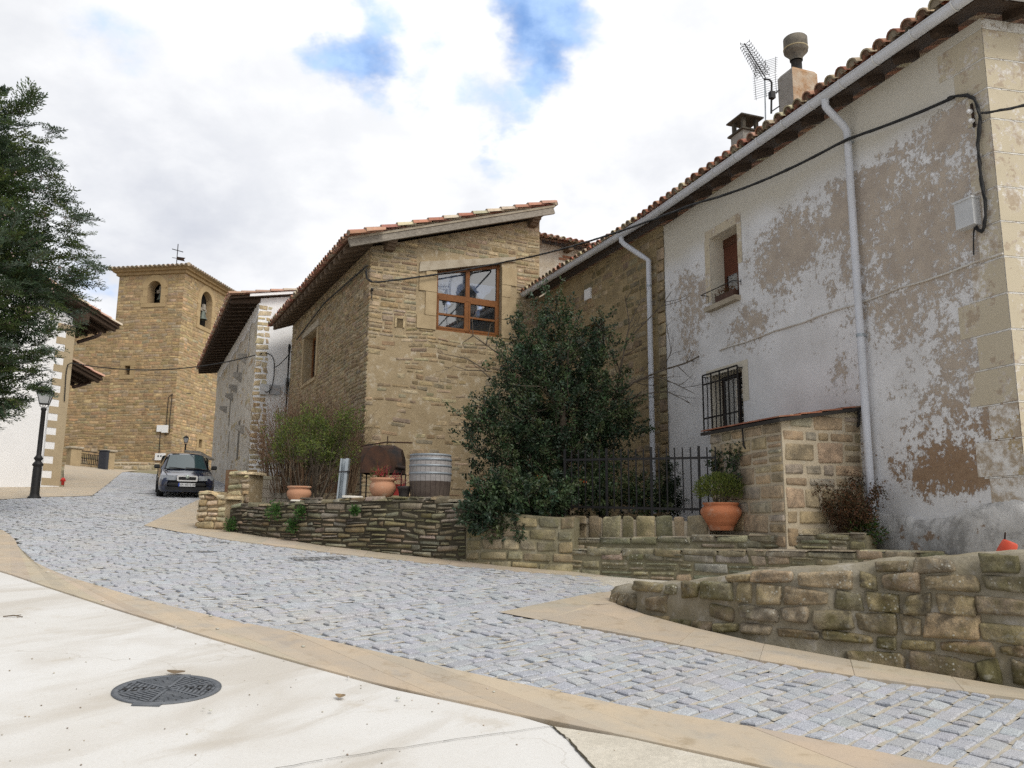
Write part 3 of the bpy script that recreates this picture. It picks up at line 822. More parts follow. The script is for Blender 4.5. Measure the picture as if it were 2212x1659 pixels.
# ------------------------------------------------------------------ ground
def make_ground():
 mb = MB()
 xs = [-90 + 3 * i for i in range(61)]
 ys = [-40 + 3 * i for i in range(64)]
 V = []
 for y in ys:
  for x in xs:
   V.append((x, y, gz(x, y)))
 nx = len(xs)
 F = [(j * nx + i, j * nx + i + 1, (j + 1) * nx + i + 1, (j + 1) * nx + i) for j in range(len(ys) - 1) for i in range(nx - 1)]
 mb.add(V, F)
 g = mb.build('ground', M['earth'], loc=(0, 0, 0))
 g['kind'] = 'structure'
 cob = [gnd(*p) for p in ((-420, 1146), (-150, 1140), (0, 1148), (30, 1168), (45, 1206), (120, 1246), (280, 1296), (450, 1341), (650, 1381), (850, 1431), (1106, 1488), (1306, 1533), (1606, 1583), (1856, 1633), (1981, 1659))]
 d = (cob[-1] - cob[-2]).normalized()
 cob += [cob[-1] + d * 3, cob[-1] + d * 8]
 con = [gnd(*p) for p in ((-420, 1225), (-150, 1215), (-60, 1225), (0, 1241), (100, 1276), (250, 1326), (450, 1388), (650, 1446), (850, 1501), (1106, 1555), (1191, 1581), (1356, 1607), (1581, 1659))]
 d = (con[-1] - con[-2]).normalized()
 con += [con[-1] + d * 3, con[-1] + d * 8]
 up = [gnd(*p) for p in ((82, 1076), (197, 1074), (230, 1049), (264, 1021), (306, 1023), (338, 1026))]
 far_r = [Vector((-15.5, 44.5, 0)), Vector((-10.5, 31, 0)), gnd(460, 1066)]
 right = [gnd(*p) for p in ((420, 1092), (310, 1139), (400, 1154), (500, 1172), (750, 1204), (1000, 1229), (1256, 1250), (1456, 1256), (1700, 1232))]
 tongue = [gnd(*p) for p in ((1330, 1285), (1256, 1296), (1106, 1328), (1104, 1336), (1166, 1346), (1456, 1401), (1756, 1461), (2006, 1496), (2212, 1524))]
 d = (tongue[-1] - tongue[-2]).normalized()
 tongue += [tongue[-1] + d * 3, tongue[-1] + d * 8]
 left_far = [gnd(-420, 1090)]
 street = left_far + up + far_r + right + tongue + list(reversed(cob))
 poly = [(p.x, p.y) for p in street]
 cpoly = con + [Vector((14, -8, 0)), Vector((-25, -8, 0)), Vector((-25, 10, 0))]
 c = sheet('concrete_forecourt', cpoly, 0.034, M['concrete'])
 patch = [gnd(*p) for p in ((1193, 1583), (1356, 1609), (1581, 1662))] + [con[-2] * 0.4 + con[-3] * 0.6]
 patch += [gnd(1400, 1790), gnd(1265, 1659), gnd(1225, 1612)]
 sheet('aged_concrete_patch', patch, 0.039, M['old_concrete'])
 mb = MB()
 for a, b, wd in (((1191, 1581), (1228, 1612), .010), ((1228, 1612), (1268, 1662), .012), ((1268, 1662), (1400, 1800), .01), ((1190, 1584), (960, 1617), .005), ((960, 1617), (700, 1659), .004), ((700, 1659), (400, 1715), .004)):
  p, q = gnd(*a), gnd(*b)
  pts = []
  K = 9
  for i in range(K):
   r = p + (q - p) * i / (K - 1)
   r.x += RNG.uniform(-.008, .008); r.y += RNG.uniform(-.008, .008)
   pts.append(r)
  nrm = Vector((-(q - p).y, (q - p).x, 0)).normalized()
  V = []
  for r in pts:
   V += [on(r - nrm * wd * RNG.uniform(.3, .8), 0.043), on(r + nrm * wd * RNG.uniform(.3, .8), 0.043)]
  mb.add(V, [(2 * i, 2 * i + 1, 2 * i + 3, 2 * i + 2) for i in range(K - 1)])
 j = mb.build('pavement_joint', M['mortar_dark']); j['kind'] = 'structure'
 rng = random.Random(3)
 mb = MB()
 mb.add([on(p, 0.003) for p in street], [tuple(range(len(street)))], 1)
 r = Vector((0.70, 0.714)); q = Vector((0.714, -0.70))
 cw = 0.130
 big = [(p.x, p.y) for p in street]
 rmin = min(p[0] * r.x + p[1] * r.y for p in big); rmax = max(p[0] * r.x + p[1] * r.y for p in big)
 qmin = min(p[0] * q.x + p[1] * q.y for p in big); qmax = max(p[0] * q.x + p[1] * q.y for p in big)
 pal = [(0.385, 0.398, 0.425), (0.40, 0.413, 0.44), (0.37, 0.383, 0.41), (0.42, 0.43, 0.45), (0.385, 0.39, 0.40)]
 nrow = int((qmax - qmin) / cw) + 2
 for k in range(nrow):
  qc = qmin + k * cw
  rr = rmin
  inside = []
  while rr < rmax:
   x, y = r.x * rr + q.x * qc, r.y * rr + q.y * qc
   far = y > 24
   L = rng.uniform(0.13, 0.235) * (1.0 if not far else 1.6)
   xm, ym = r.x * (rr + L / 2) + q.x * qc, r.y * (rr + L / 2) + q.y * qc
   if xm > -24 and (inpoly(xm, ym, poly) or inpoly(xm - .09, ym - .02, poly) or inpoly(xm - .03, ym - .09, poly)):
    dist = math.hypot(xm, ym)
    gap = 0.004 if rng.random() < 0.45 else rng.uniform(0.006, 0.022)
    sand = rng.random() < 0.5
    hw = cw / 2 - rng.uniform(0.007, 0.014)
    a, b = rr + gap / 2, rr + L - gap / 2
    tr, tq, h0 = rng.uniform(-.011, .006), rng.uniform(-.005, .005), rng.uniform(-.005, .005)
    col = pick(pal, rng, 0.07)
    iv = 0.010
    def pp(rv, qv, lift):
     X, Y = r.x * rv + q.x * (qc + qv), r.y * rv + q.y * (qc + qv)
     return (X, Y, gz(X, Y) + lift)
    m = (a + b) / 2
    def hh(rv, qv):
     return 0.036 + h0 + tr * (rv - m) / (L / 2) + tq * qv / hw
    j = lambda: rng.uniform(-.006, .006)
    cs = [(a + j(), -hw + j()), (b + j(), -hw + j()), (b + j(), hw + j()), (a + j(), hw + j())]
    top = [pp(m + (c0 - m) * (1 - iv / (L / 2)), c1 * (1 - iv / hw), hh(c0, c1)) for c0, c1 in cs]
    edge = [pp(c0, c1, hh(c0, c1) - 0.009) for c0, c1 in cs]
    if dist < 16:
     low = [pp(c0, c1, -0.0) for c0, c1 in cs]
     mb.add(top + edge + low, [(0, 1, 2, 3)] + [(4 + i, 4 + (i + 1) % 4, (i + 1) % 4, i) for i in range(4)] + [(8 + i, 8 + (i + 1) % 4, 4 + (i + 1) % 4, 4 + i) for i in range(4)], 0, col, False)
    else:
     mb.add(top + edge, [(0, 1, 2, 3)] + [(4 + i, 4 + (i + 1) % 4, (i + 1) % 4, i) for i in range(4)], 0, col, False)
    if sand:
     mb.add([pp(b - .01, -hw, .024), pp(b + .035, -hw, .024), pp(b + .035, hw, .024), pp(b - .01, hw, .024)], [(0, 1, 2, 3)], 2)
    sl = 0.027 + rng.uniform(-.006, .004)
    mb.add([pp(rr, hw - .006, sl), pp(rr + L, hw - .006, sl), pp(rr + L, cw - hw + .006, sl), pp(rr, cw - hw + .006, sl)], [(0, 1, 2, 3)], 2)
   rr += L
 s = mb.build('cobbled_street', [M['granite'], M['mortar_dark'], M['sand']], loc=(0, 0, 0))
 s['kind'] = 'structure'
 def band(name, A, B, step, splits, seed, lift=0.047):
  rng = random.Random(seed)
  mb = MB()
  n = max(2, int(sum((A[i + 1] - A[i]).length for i in range(len(A) - 1)) / step))
  a, b = rs_n(A, n), rs_n(B, n)
  for i in range(n):
   cuts = [0.0] + ([rng.uniform(.35, .65)] if rng.random() < splits else []) + [1.0]
   for c in range(len(cuts) - 1):
    t0, t1 = cuts[c], cuts[c + 1]
    e = 0.0015
    ii = i + rng.uniform(-.1, .1) * 0
    P = []
    for (f, t) in ((i, t0), (i, t1), (i + 1, t1), (i + 1, t0)):
     z = a[f] + (b[f] - a[f]) * t
     P.append(z)
    cen = (P[0] + P[1] + P[2] + P[3]) / 4
    P = [x + (cen - x).normalized() * e for x in P]
    lf = lift + rng.uniform(-.001, .0015)
    c3 = jit((1, 1, 1), 0.06, rng)
    T = [on(x, lf) for x in P]
    T2 = [on(x + (cen - x).normalized() * 0.004, lf + .002) for x in P]
    Bt = [on(x, 0.0) for x in P]
    mb.add(T2 + T + Bt, [(0, 1, 2, 3)] + [(4 + k, 4 + (k + 1) % 4, (k + 1) % 4, k) for k in range(4)] + [(8 + k, 8 + (k + 1) % 4, 4 + (k + 1) % 4, 4 + k) for k in range(4)], 0, c3)
  o = mb.build(name, M['flag'])
  o['kind'] = 'structure'
  return o
 band('kerb_strip', con, cob, 0.62, 0.25, 11)
 foot = [gnd(*p) for p in ((1318, 1308), (1400, 1340), (1506, 1368), (1631, 1398), (1756, 1424), (1916, 1450), (2212, 1502))]
 d = (foot[-1] - foot[-2]).normalized()
 foot += [foot[-1] + d * 3, foot[-1] + d * 8]
 lo = tongue[4:]
 band('wall_foot_flags', lo, foot, 0.75, 0.75, 12)
 tip = [gnd(*p) for p in ((1078, 1332), (1256, 1294), (1330, 1284), (1345, 1312), (1318, 1310), (1170, 1350))]
 mb = MB()
 fold = gnd(1240, 1338)
 ctr = on(gnd(1275, 1318), 0.058)
 R = [on(p, 0.046) for p in tip]
 for k in range(len(R)):
  a, b = R[k], R[(k + 1) % len(R)]
  mb.add([a, b, ctr, (a + b) / 2], [(0, 1, 2)], 0, jit((1, 1, 1), 0.05))
 o = mb.build('passage_flags', M['flag']); o['kind'] = 'structure'
 a = [gnd(*p) for p in ((400, 1156), (500, 1173), (750, 1205), (1000, 1230), (1256, 1251), (1456, 1257), (1700, 1240))]
 b = [gnd(*p) for p in ((440, 1142), (500, 1155), (750, 1190), (1000, 1217), (1256, 1240), (1456, 1243), (1700, 1225))]
 band('garden_wall_flags', a, b, 0.7, 0.0, 13)
 pp2 = [gnd(*p) for p in ((310, 1140), (400, 1157), (445, 1146), (470, 1075), (432, 1081))]
 sheet('pier_pavement', pp2, 0.046, M['flag'])
 up_edge = [gnd(*p) for p in ((-260, 1092), (0, 1084), (82, 1077), (197, 1075), (230, 1050), (264, 1022))]
 return dict(street=street, up_edge=up_edge, con=con, cob=cob, foot=foot)
G = make_ground()
# ------------------------------------------------------------------ white peeling house on the right (A), its stone wing (B) and the lean-to
A = Fr((5.56, 8.94), -19.8, -1)
UA = 7.42                                   # length of the white part
B = Fr(A.pt(UA, 0), -23.0, -1)
A2 = Fr((5.56, 8.94), 79.0, 1)              # short face round the corner
ZT = 6.05                                   # eaves
def gauss(u, v, cu, cv, su, sv, a):
 return a * math.exp(-((u - cu) / su) ** 2 - ((v - cv) / sv) ** 2)
def wear_a(u, v):
 """how much paint has come off, u from the corner, v above eye height"""
 top = 5.35 - 0.02 * u + 0.22 * mnoise.noise(Vector((u * 1.3, 2.0, 0)))
 w = 0.14
 f = 0.0
 f = max(f, gauss(u, v, 2.2, 4.5, 1.5, .8, 0.58))
 f = max(f, gauss(u, v, 3.7, 4.3, 1.15, 0.8, 0.62))
 f = max(f, gauss(u, v, 0.5, 5.0, 0.8, .7, 0.60))
 f = max(f, gauss(u, v, 6.3, 4.2, 0.7, 1.0, 0.44))
 f = max(f, gauss(u, v, 1.4, 2.9, 1.6, 0.9, 0.46))
 f = max(f, gauss(u, v, 1.1, 3.8, 2.0, 1.7, 0.54))
 f = max(f, gauss(u, v, 6.6, 4.2, .9, 1.5, 0.40))
 f = max(f, gauss(u, v, 1.0, 1.6, 1.1, 1.2, 0.37))
 f = max(f, gauss(u, v, 0.7, 1.9, 0.8, 1.0, 0.42))
 f = max(f, gauss(u, v, 4.7, 3.35, 0.8, 0.55, 0.46))
 f = max(f, gauss(u, v, 2.6, 2.2, .5, .6, .40))
 f = max(f, gauss(u, v, 6.6, 3.4, .5, .5, .44))
 f = max(f, gauss(u, v, 0.9, 0.75, 1.1, 0.42, 0.60))
 f = max(f, gauss(u, v, 0.25, 1.25, 0.45, 0.55, 0.58))
 f = max(f, gauss(u, v, 7.25, 5.5, 0.25, 0.5, 0.62))
 f = max(f, gauss(u, v, 2.45, 1.2, .25, .4, .42))
 k = max(0.0, min(1.0, (top - v) / 0.22))
 return w + (f - 0.02) * k
def grid_wall(mb, fr, us, vs, holes, aux, colf, mat=0, topf=None):
 idx = {}
 V, X, C = [], [], []
 for j, v in enumerate(vs):
  for i, u in enumerate(us):
   V.append(fr.pt(u, v)); X.append(aux(u, v)); C.append(colf(u, v))
 n = len(us)
 F = []
 for j in range(len(vs) - 1):
  for i in range(n - 1):
   cu, cv = (us[i] + us[i + 1]) / 2, (vs[j] + vs[j + 1]) / 2
   if any(a < cu < b and c < cv < d for (a, b, c, d) in holes):
    continue
   F.append((j * n + i, j * n + i + 1, (j + 1) * n + i + 1, (j + 1) * n + i))
 mb.add(V, F, mat, C, False, X)
def ticks(a, b, step, extra):
 t = set(round(a + (b - a) * i / max(1, int((b - a) / step)), 4) for i in range(int((b - a) / step) + 1))
 t |= set(extra) | {a, b}
 t = sorted(t)
 out = [t[0]]
 for x in t[1:]:
  if x - out[-1] > 0.012 or x in extra:
   out.append(x)
 return out
def reveal(mb, fr, h, depth, mat, col=(1, 1, 1)):
 """the four sides of an opening"""
 a, b, c, d = h
 for p in (((a, c), (a, d)), ((a, d), (b, d)), ((b, d), (b, c)), ((b, c), (a, c))):
  q = [fr.pt(p[0][0], p[0][1], 0.0), fr.pt(p[1][0], p[1][1], 0.0), fr.pt(p[1][0], p[1][1], -depth), fr.pt(p[0][0], p[0][1], -depth)]
  mb.add(q, [(0, 1, 2, 3)], mat, col)
def pipe_run(mb, pts, r, seg=12):
 mb.tube(pts, r, seg)
def make_house_a():
 root = thing('peeling_house', 'tall white house with flaking limewash showing beige plaster, grey plinth and long white gutter', 'house', A.pt(0, -0.4))
 hi = (4.97, 5.80, 3.96, 5.24)     # upper window
 lo = (4.98, 5.95, 1.62, 2.70)     # lower window
 us = ticks(0.0, UA, 0.11, [hi[0], hi[1], lo[0], lo[1]])
 vs = ticks(-0.55, 6.05, 0.11, [hi[2], hi[3], lo[2], lo[3]])
 mb = MB()
 def colf(u, v):
  brown = max(0.0, min(1.0, (1.75 - v) / 0.7)) * max(0, min(1, (3.2 - u) / .6))
  brown = max(brown, gauss(u, v, 7.25, 5.4, .3, .5, 1.0))
  beige_top = max(0.0, min(1.0, (v - 5.0 - .12 * mnoise.noise(Vector((u * 1.5, 0, 5)))) / 0.35)) * .85
  return (brown, beige_top, 0)
 grid_wall(mb, A, us, vs, [hi, lo], wear_a, colf)
 us2 = ticks(0.0, 6.5, 0.2, [])
 vs2 = ticks(-0.55, 6.05, 0.2, [])
 grid_wall(mb, A2, us2, vs2, [], lambda u, v: 0.40 + 0.12 * mnoise.noise(Vector((u, v, 4))), lambda u, v: (0.15, 0.25, 0))
 p = [A.pt(UA, -0.55), A.pt(UA, 6.05), A.pt(UA, 6.05, -6.5), A.pt(UA, -0.55, -6.5)]
 mb.add(p, [(0, 1, 2, 3)], 0, (0, 0, 0))
 e2 = A2.pt(6.5, 0)
 q = [A.pt(UA, -0.55, -6.5), A.pt(UA, 6.05, -6.5), e2 + Vector((0, 0, 6.05)), e2 + Vector((0, 0, -0.55))]
 mb.add(q, [(0, 1, 2, 3)], 0, (0, 0, 0))
 reveal(mb, A, hi, 0.34, 1)
 reveal(mb, A, lo, 0.30, 1)
 wall = mb.build('wall', [M['peel'], plain('cream_reveal', (0.70, 0.655, 0.55), (0.64, 0.59, 0.49), 4.0, 0.9, 0.2, 40.0)], root)
 rng = random.Random(21)
 mb = MB()
 z = 5.92
 k = 0
 while z > 0.2:
  h = 0.40 + rng.uniform(-.02, .03)
  L = 0.62 if k % 2 == 0 else 0.40
  L += rng.uniform(-.04, .05)
  for fr, LL, wv in ((A, L, 0.36 + 0.16 * max(0, 1.6 - z)), (A2, 0.95 - L * .5, 0.42)):
   nu = 8
   for i in range(nu):
    a, b = LL * i / nu + (0.001 if i == 0 else 0), LL * (i + 1) / nu
    if fr is A and 3.3 < z < 5.2 and i > 3:
     continue
    w = wv + 0.10 * (i / nu)
    if fr is A and z < 5.2 and z > 3.0:
     w += 0.10
    if fr is A and z < 1.6:
     w += 0.14
    V = [fr.pt(a, z - h + .012, .005), fr.pt(b, z - h + .012, .005), fr.pt(b, z - .012, .005), fr.pt(a, z - .012, .005)]
    mb.add(V, [(0, 1, 2, 3)], 0, (1, 1, 1) if z > 1.5 or fr is A2 else (0.8, 0.72, 0.6), False, [w] * 4)
  if k < 15:
   for fr, LL in ((A, 0.5 if z > 5.2 or z < 3.0 else 0.12), (A2, 0.9)):
    ns = 14
    for q in range(ns):
     if rng.random() < .14:
      continue
     h0, h1 = .008 + rng.uniform(-.004, .002), .006 + rng.uniform(-.003, .003)
     a, b = LL * q / ns, LL * (q + 1) / ns
     mb.add([fr.pt(a, z - h0, .006), fr.pt(b, z - h0, .006), fr.pt(b, z + h1, .006), fr.pt(a, z + h1, .006)], [(0, 1, 2, 3)], 1)
  z -= h
  k += 1
 mb.build('painted_quoins', [M['quoin'], plain('worn_white_joint', (0.76, 0.74, 0.70), (0.62, 0.58, 0.51), 9.0, .9)], root)
 mb = MB()
 nu, nv = 46, 12
 V, X = [], []
 for j in range(nv):
  for i in range(nu):
   u = -0.06 + 2.5 * i / (nu - 1)
   t = j / (nv - 1)
   topv = 0.23 + 0.07 * math.sin(u * 3.0 + 0.6) * (1 if u < 1.6 else .4) + 0.05 * mnoise.noise(Vector((u * 3, 1, 0))) + (0.06 if u < .8 else 0)
   v = -0.62 + (topv + 0.62) * t
   w = 0.02 + 0.15 * (1 - t ** 3) + 0.055 * mnoise.noise(Vector((u * 2.6, v * 3.2, 7))) + 0.03 * mnoise.noise(Vector((u * 8, v * 9, 2)))
   if t > 0.97:
    w = -0.01
   V.append(A.pt(u, v, w)); X.append(max(0.0, (t - .62) / .38) if u > .7 else max(0.0, (t - .2) / .8))
 mb.add(V, [(j * nu + i, j * nu + i + 1, (j + 1) * nu + i + 1, (j + 1) * nu + i) for j in range(nv - 1) for i in range(nu - 1)], 0, (1, 1, 1), True, X)
 V = []
 for j in range(nv):
  for i in range(12):
   u = 4.0 * i / 11
   t = j / (nv - 1)
   V.append(A2.pt(u, -0.62 + 0.9 * t, (0.02 + 0.15 * (1 - t ** 3) + .04 * mnoise.noise(Vector((u * 2.6, t * 3, 9)))) if t < .97 else -.01))
 mb.add(V, [(j * 12 + i, j * 12 + i + 1, (j + 1) * 12 + i + 1, (j + 1) * 12 + i) for j in range(nv - 1) for i in range(11)], 0, (1, 1, 1), True)
 mb.build('plinth', M['plinth'], root)
 mb = MB()
 pts = [A.pt(u, 3.11 + 0.012 * math.sin(u * 5), 0.012) for u in np.linspace(0.0, 5.6, 16)]
 mb.tube(pts, 0.013, 6)
 mb.build('plaster_ridge', plain('painted_over_wire', (0.66, 0.64, 0.60), (0.52, 0.46, 0.39), 5.0), root)
 up = (-A.n * math.cos(math.radians(19)) + Vector((0, 0, math.sin(math.radians(19)))))
 mb = MB()
 tiles(mb, A.pt(-0.42, ZT + 0.11, 0.42), A.d, up, UA + 0.42, 4.7, PAL_TILE_OLD, seed=31)
 roof = mb.build('roof', M['tile'], root)
 mb = MB()
 mb.hexa([A.pt(-.5, ZT + .0, .34), A.pt(UA, ZT + .0, .34), A.pt(UA, ZT + .16, -.1), A.pt(-.5, ZT + .16, -.1), A.pt(-.5, ZT + .05, .34), A.pt(UA, ZT + .05, .34), A.pt(UA, ZT + .22, -.1), A.pt(-.5, ZT + .22, -.1)])
 mb.hexa([A2.pt(-.2, ZT + .0, .34), A2.pt(6, ZT + .0, .34), A2.pt(6, ZT + .16, -.1), A2.pt(-.2, ZT + .16, -.1), A2.pt(-.2, ZT + .05, .34), A2.pt(6, ZT + .05, .34), A2.pt(6, ZT + .22, -.1), A2.pt(-.2, ZT + .22, -.1)])
 mb.build('soffit_board', M['wood_dark'], root)
 u = 0.35
 while u < UA - .05:
  mb = MB()
  prof = [(-.05, .02), (.27, -.09), (.31, -.06), (.31, .0), (-.05, .16)]
  ring = [A.pt(u, ZT + q[1] + 0.015, q[0]) for q in prof]
  mb.prism(ring, A.d * 0.10)
  mb.build('rafter', M['wood_dark'], root)
  u += 0.60
 u = 0.35
 while u < 4:
  mb = MB()
  ring = [A2.pt(u, ZT + q[1] + .015, q[0]) for q in prof]
  mb.prism(ring, A2.d * 0.10)
  mb.build('rafter', M['wood_dark'], root)
  u += 0.60
 def gutter(fr, u0, u1, z0, z1, w, name_parent, clips=True):
  mb = MB()
  n, K = 14, 9
  V = []
  for (lo_r) in (0.082, 0.074):
   for i in range(n):
    u = u0 + (u1 - u0) * i / (n - 1)
    z = z0 + (z1 - z0) * i / (n - 1)
    for m in range(K):
     t = math.pi + math.pi * m / (K - 1)
     V.append(fr.pt(u, z + math.sin(t) * lo_r * 1.05, w + math.cos(t) * lo_r))
  F = []
  for s in (0, 1):
   for i in range(n - 1):
    for m in range(K - 1):
     a = s * n * K + i * K + m
     F.append((a, a + 1, a + K + 1, a + K))
  for i in range(n - 1):
   for m in (0, K - 1):
    a = i * K + m
    F.append((a, a + K, a + K + n * K, a + n * K))
  mb.add(V, F, 0, (1, 1, 1), True)
  for sg in (1, -1):
   mb.tube([fr.pt(u0, z0, w + sg * .082), fr.pt(u1, z1, w + sg * .082)], 0.010, 6)
  for e_u, e_z in ((u0, z0), (u1, z1)):
   ring = [fr.pt(e_u, e_z + math.sin(math.pi + math.pi * m / (K - 1)) * .082, w + math.cos(math.pi + math.pi * m / (K - 1)) * .08) for m in range(K)]
   mb.add(ring, [tuple(range(K))])
  g = mb.build('gutter', M['pvc'], name_parent)
  if clips:
   u = u0 + .32
   while u < u1 - .1:
    z = z0 + (z1 - z0) * (u - u0) / (u1 - u0)
    mb = MB()
    V = []
    for du in (0, .022):
     for m in range(K + 2):
      t = math.pi * .93 + math.pi * 1.14 * m / (K + 1)
      V.append(fr.pt(u + du, z + math.sin(t) * .093, w + math.cos(t) * .089))
    mb.add(V, [(m, m + 1, m + 1 + K + 2, m + K + 2) for m in range(K + 1)])
    mb.build('gutter_clip', M['pvc_clip'], g)
    u += 0.62
  return g
 gutter(A, -0.36, UA + .0, ZT + .07, ZT + .09, 0.41, root)
 gutter(A2, -0.30, 4.5, ZT + .07, ZT + .09, 0.41, root)
 mb = MB()
 up_, zb = 2.15, 0.30
 pts = [A.pt(up_ + .05, ZT + .0, .41), A.pt(up_ + .05, ZT - .10, .41), A.pt(up_ + .03, ZT - .17, .37), A.pt(up_ - .0, ZT - .36, .17), A.pt(up_, ZT - .45, .10), A.pt(up_, 3.0, .10), A.pt(up_, zb, .10)]
 mb.tube(pts, 0.052, 12)
 mb.tube([A.pt(up_, zb + .02, .10), A.pt(up_, zb - .03, .10), A.pt(up_ + .05, zb - .10, .15), A.pt(up_ + .12, zb - .15, .2)], 0.056, 12, cap=False)
 dp = mb.build('downpipe', M['pvc'], root)
 for z in (5.45, 2.62, 0.30):
  mb = MB()
  mb.tube([A.pt(up_, z - .02, .10), A.pt(up_, z + .02, .10)], 0.058, 12)
  mb.beam(A.pt(up_, z, 0.0), A.pt(up_, z, .06), .03, .02)
  mb.build('pipe_bracket', M['steel'], dp)
 mb = MB()
 a, b, c, d = hi
 mb.block(A.pt(a - .02, c, -.33), A.d * (b - a + .04), A.n * .04, Vector((0, 0, .06)))
 mb.block(A.pt(a - .0, d - .16, -.33), A.d * (b - a), A.n * .05, Vector((0, 0, .16)))
 for uu in (a, (a + b) / 2 - .03, b - .06):
  mb.block(A.pt(uu, c + .06, -.33), A.d * .06, A.n * .04, Vector((0, 0, d - c - .22)))
 w = mb.build('window', wood_mat('brown_window_frame', (0.12, 0.05, 0.028), (0.085, 0.035, 0.02), 0.5), root)
 mb = MB(); mb.add([A.pt(a, c, -.315), A.pt(b, c, -.315), A.pt(b, d, -.315), A.pt(a, d, -.315)], [(0, 1, 2, 3)])
 mb.build('pane', M['glass'], w)
 mb = MB()
 nsl = 14
 for i in range(nsl):
  z = d - .16 - (0.55) * (i + 1) / nsl
  mb.block(A.pt(a + .02, z, -.30), A.d * (b - a - .04), A.n * .012, Vector((0, 0, .036)))
 mb.build('roller_blind', wood_mat('red_brown_blind', (0.16, 0.06, 0.035), (0.12, 0.045, 0.028)), w)
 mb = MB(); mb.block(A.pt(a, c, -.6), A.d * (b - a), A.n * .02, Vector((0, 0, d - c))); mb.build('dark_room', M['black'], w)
 mb = MB()
 mb.block(A.pt(a - .04, c - .10, -.05), A.d * (b - a + .12), A.n * .17, Vector((0, 0, .085)))
 mb.build('window_sill', M['lintel'], root)
 mb = MB()
 for (p0, p1, q0, q1) in ((a - .12, b + .15, d + .002, d + .17), (b + .002, b + .17, c + .1, d), (a - .13, a - .002, c + .55, d)):
  V = [A.pt(p0, q0, .006), A.pt(p1, q0, .006), A.pt(p1, q1, .006), A.pt(p0, q1, .006)]
  mb.add(V, [(0, 1, 2, 3)], 0, (1.05, 1.04, 1.03), False, [0.46] * 4)
 mb.build('painted_surround', M['quoin'], w)
 a, b, c, d = lo
 mb = MB()
 for uu in (a, (a + b) / 2 - .03, b - .06):
  mb.block(A.pt(uu, c, -.29), A.d * .06, A.n * .04, Vector((0, 0, d - c)))
 mb.block(A.pt(a + .06, d - .07, -.29), A.d * (b - a - .12), A.n * .035, Vector((0, 0, .07)))
 mb.block(A.pt(a + .06, c, -.29), A.d * (b - a - .12), A.n * .035, Vector((0, 0, .07)))
 w2 = mb.build('window', wood_mat('dark_window_frame', (0.05, 0.035, 0.03), (0.03, 0.022, 0.02), 0.5), root)
 mb = MB(); mb.add([A.pt(a, c, -.275), A.pt(b, c, -.275), A.pt(b, d, -.275), A.pt(a, d, -.275)], [(0, 1, 2, 3)])
 mb.build('pane', M['glass'], w2)
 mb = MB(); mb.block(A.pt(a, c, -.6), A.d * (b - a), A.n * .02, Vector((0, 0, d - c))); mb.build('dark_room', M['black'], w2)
 mb = MB()
 V = [A.pt(a - .17, d + .002, .006), A.pt(b + .1, d + .002, .006), A.pt(b + .1, d + .11, .006), A.pt(a - .17, d + .11, .006)]
 mb.add(V, [(0, 1, 2, 3)], 0, (1.15, 1.2, 1.3), False, [0.15] * 4)
 V = [A.pt(a - .17, c + .5, .006), A.pt(a - .002, c + .5, .006), A.pt(a - .002, d, .006), A.pt(a - .17, d, .006)]
 mb.add(V, [(0, 1, 2, 3)], 0, (1.15, 1.2, 1.3), False, [0.15] * 4)
 mb.build('painted_surround', M['quoin'], w2)
 mb = MB()
 g0, g1, gb, gt, gw = a - .02, b + .06, c + .02, d + .02, .11
 for z in (gb + .02, gb + .30, gt - .17, gt):
  mb.beam(A.pt(g0, z, gw), A.pt(g1, z, gw), .012, .028)
 for i in range(9):
  uu = g0 + (g1 - g0) * i / 8
  if i % 2 == 0:
   mb.beam(A.pt(uu, gb, gw), A.pt(uu, gt, gw), .02, .02, up=A.n)
  else:
   pts = [A.pt(uu + .008 * math.sin(q * 6), gb + (gt - .17 - gb) * q / 12, gw + .006 * math.cos(q * 6)) for q in range(13)]
   mb.tube(pts, 0.011, 5)
   for sg in (-1, 1):
    mb.tube([A.pt(uu, gt - .17, gw), A.pt(uu + sg * .035, gt - .12, gw), A.pt(uu + sg * .05, gt - .07, gw), A.pt(uu + sg * .03, gt - .05, gw), A.pt(uu + sg * .02, gt - .08, gw)], 0.006, 4)
 for uu in (g0, g1):
  for z in (gb + .05, gt - .03):
   mb.beam(A.pt(uu, z, gw), A.pt(uu, z, -.02), .015, .015)
 mb.build('window_grille', M['iron'], root)
 return root, roof, hi
HA, ROOF_A, HI = make_house_a()
def roof_z(w):
 """height of the top of the tiles at distance w (negative = behind the facade)"""
 return ZT + 0.11 + (0.42 - w) * math.tan(math.radians(19)) + 0.08
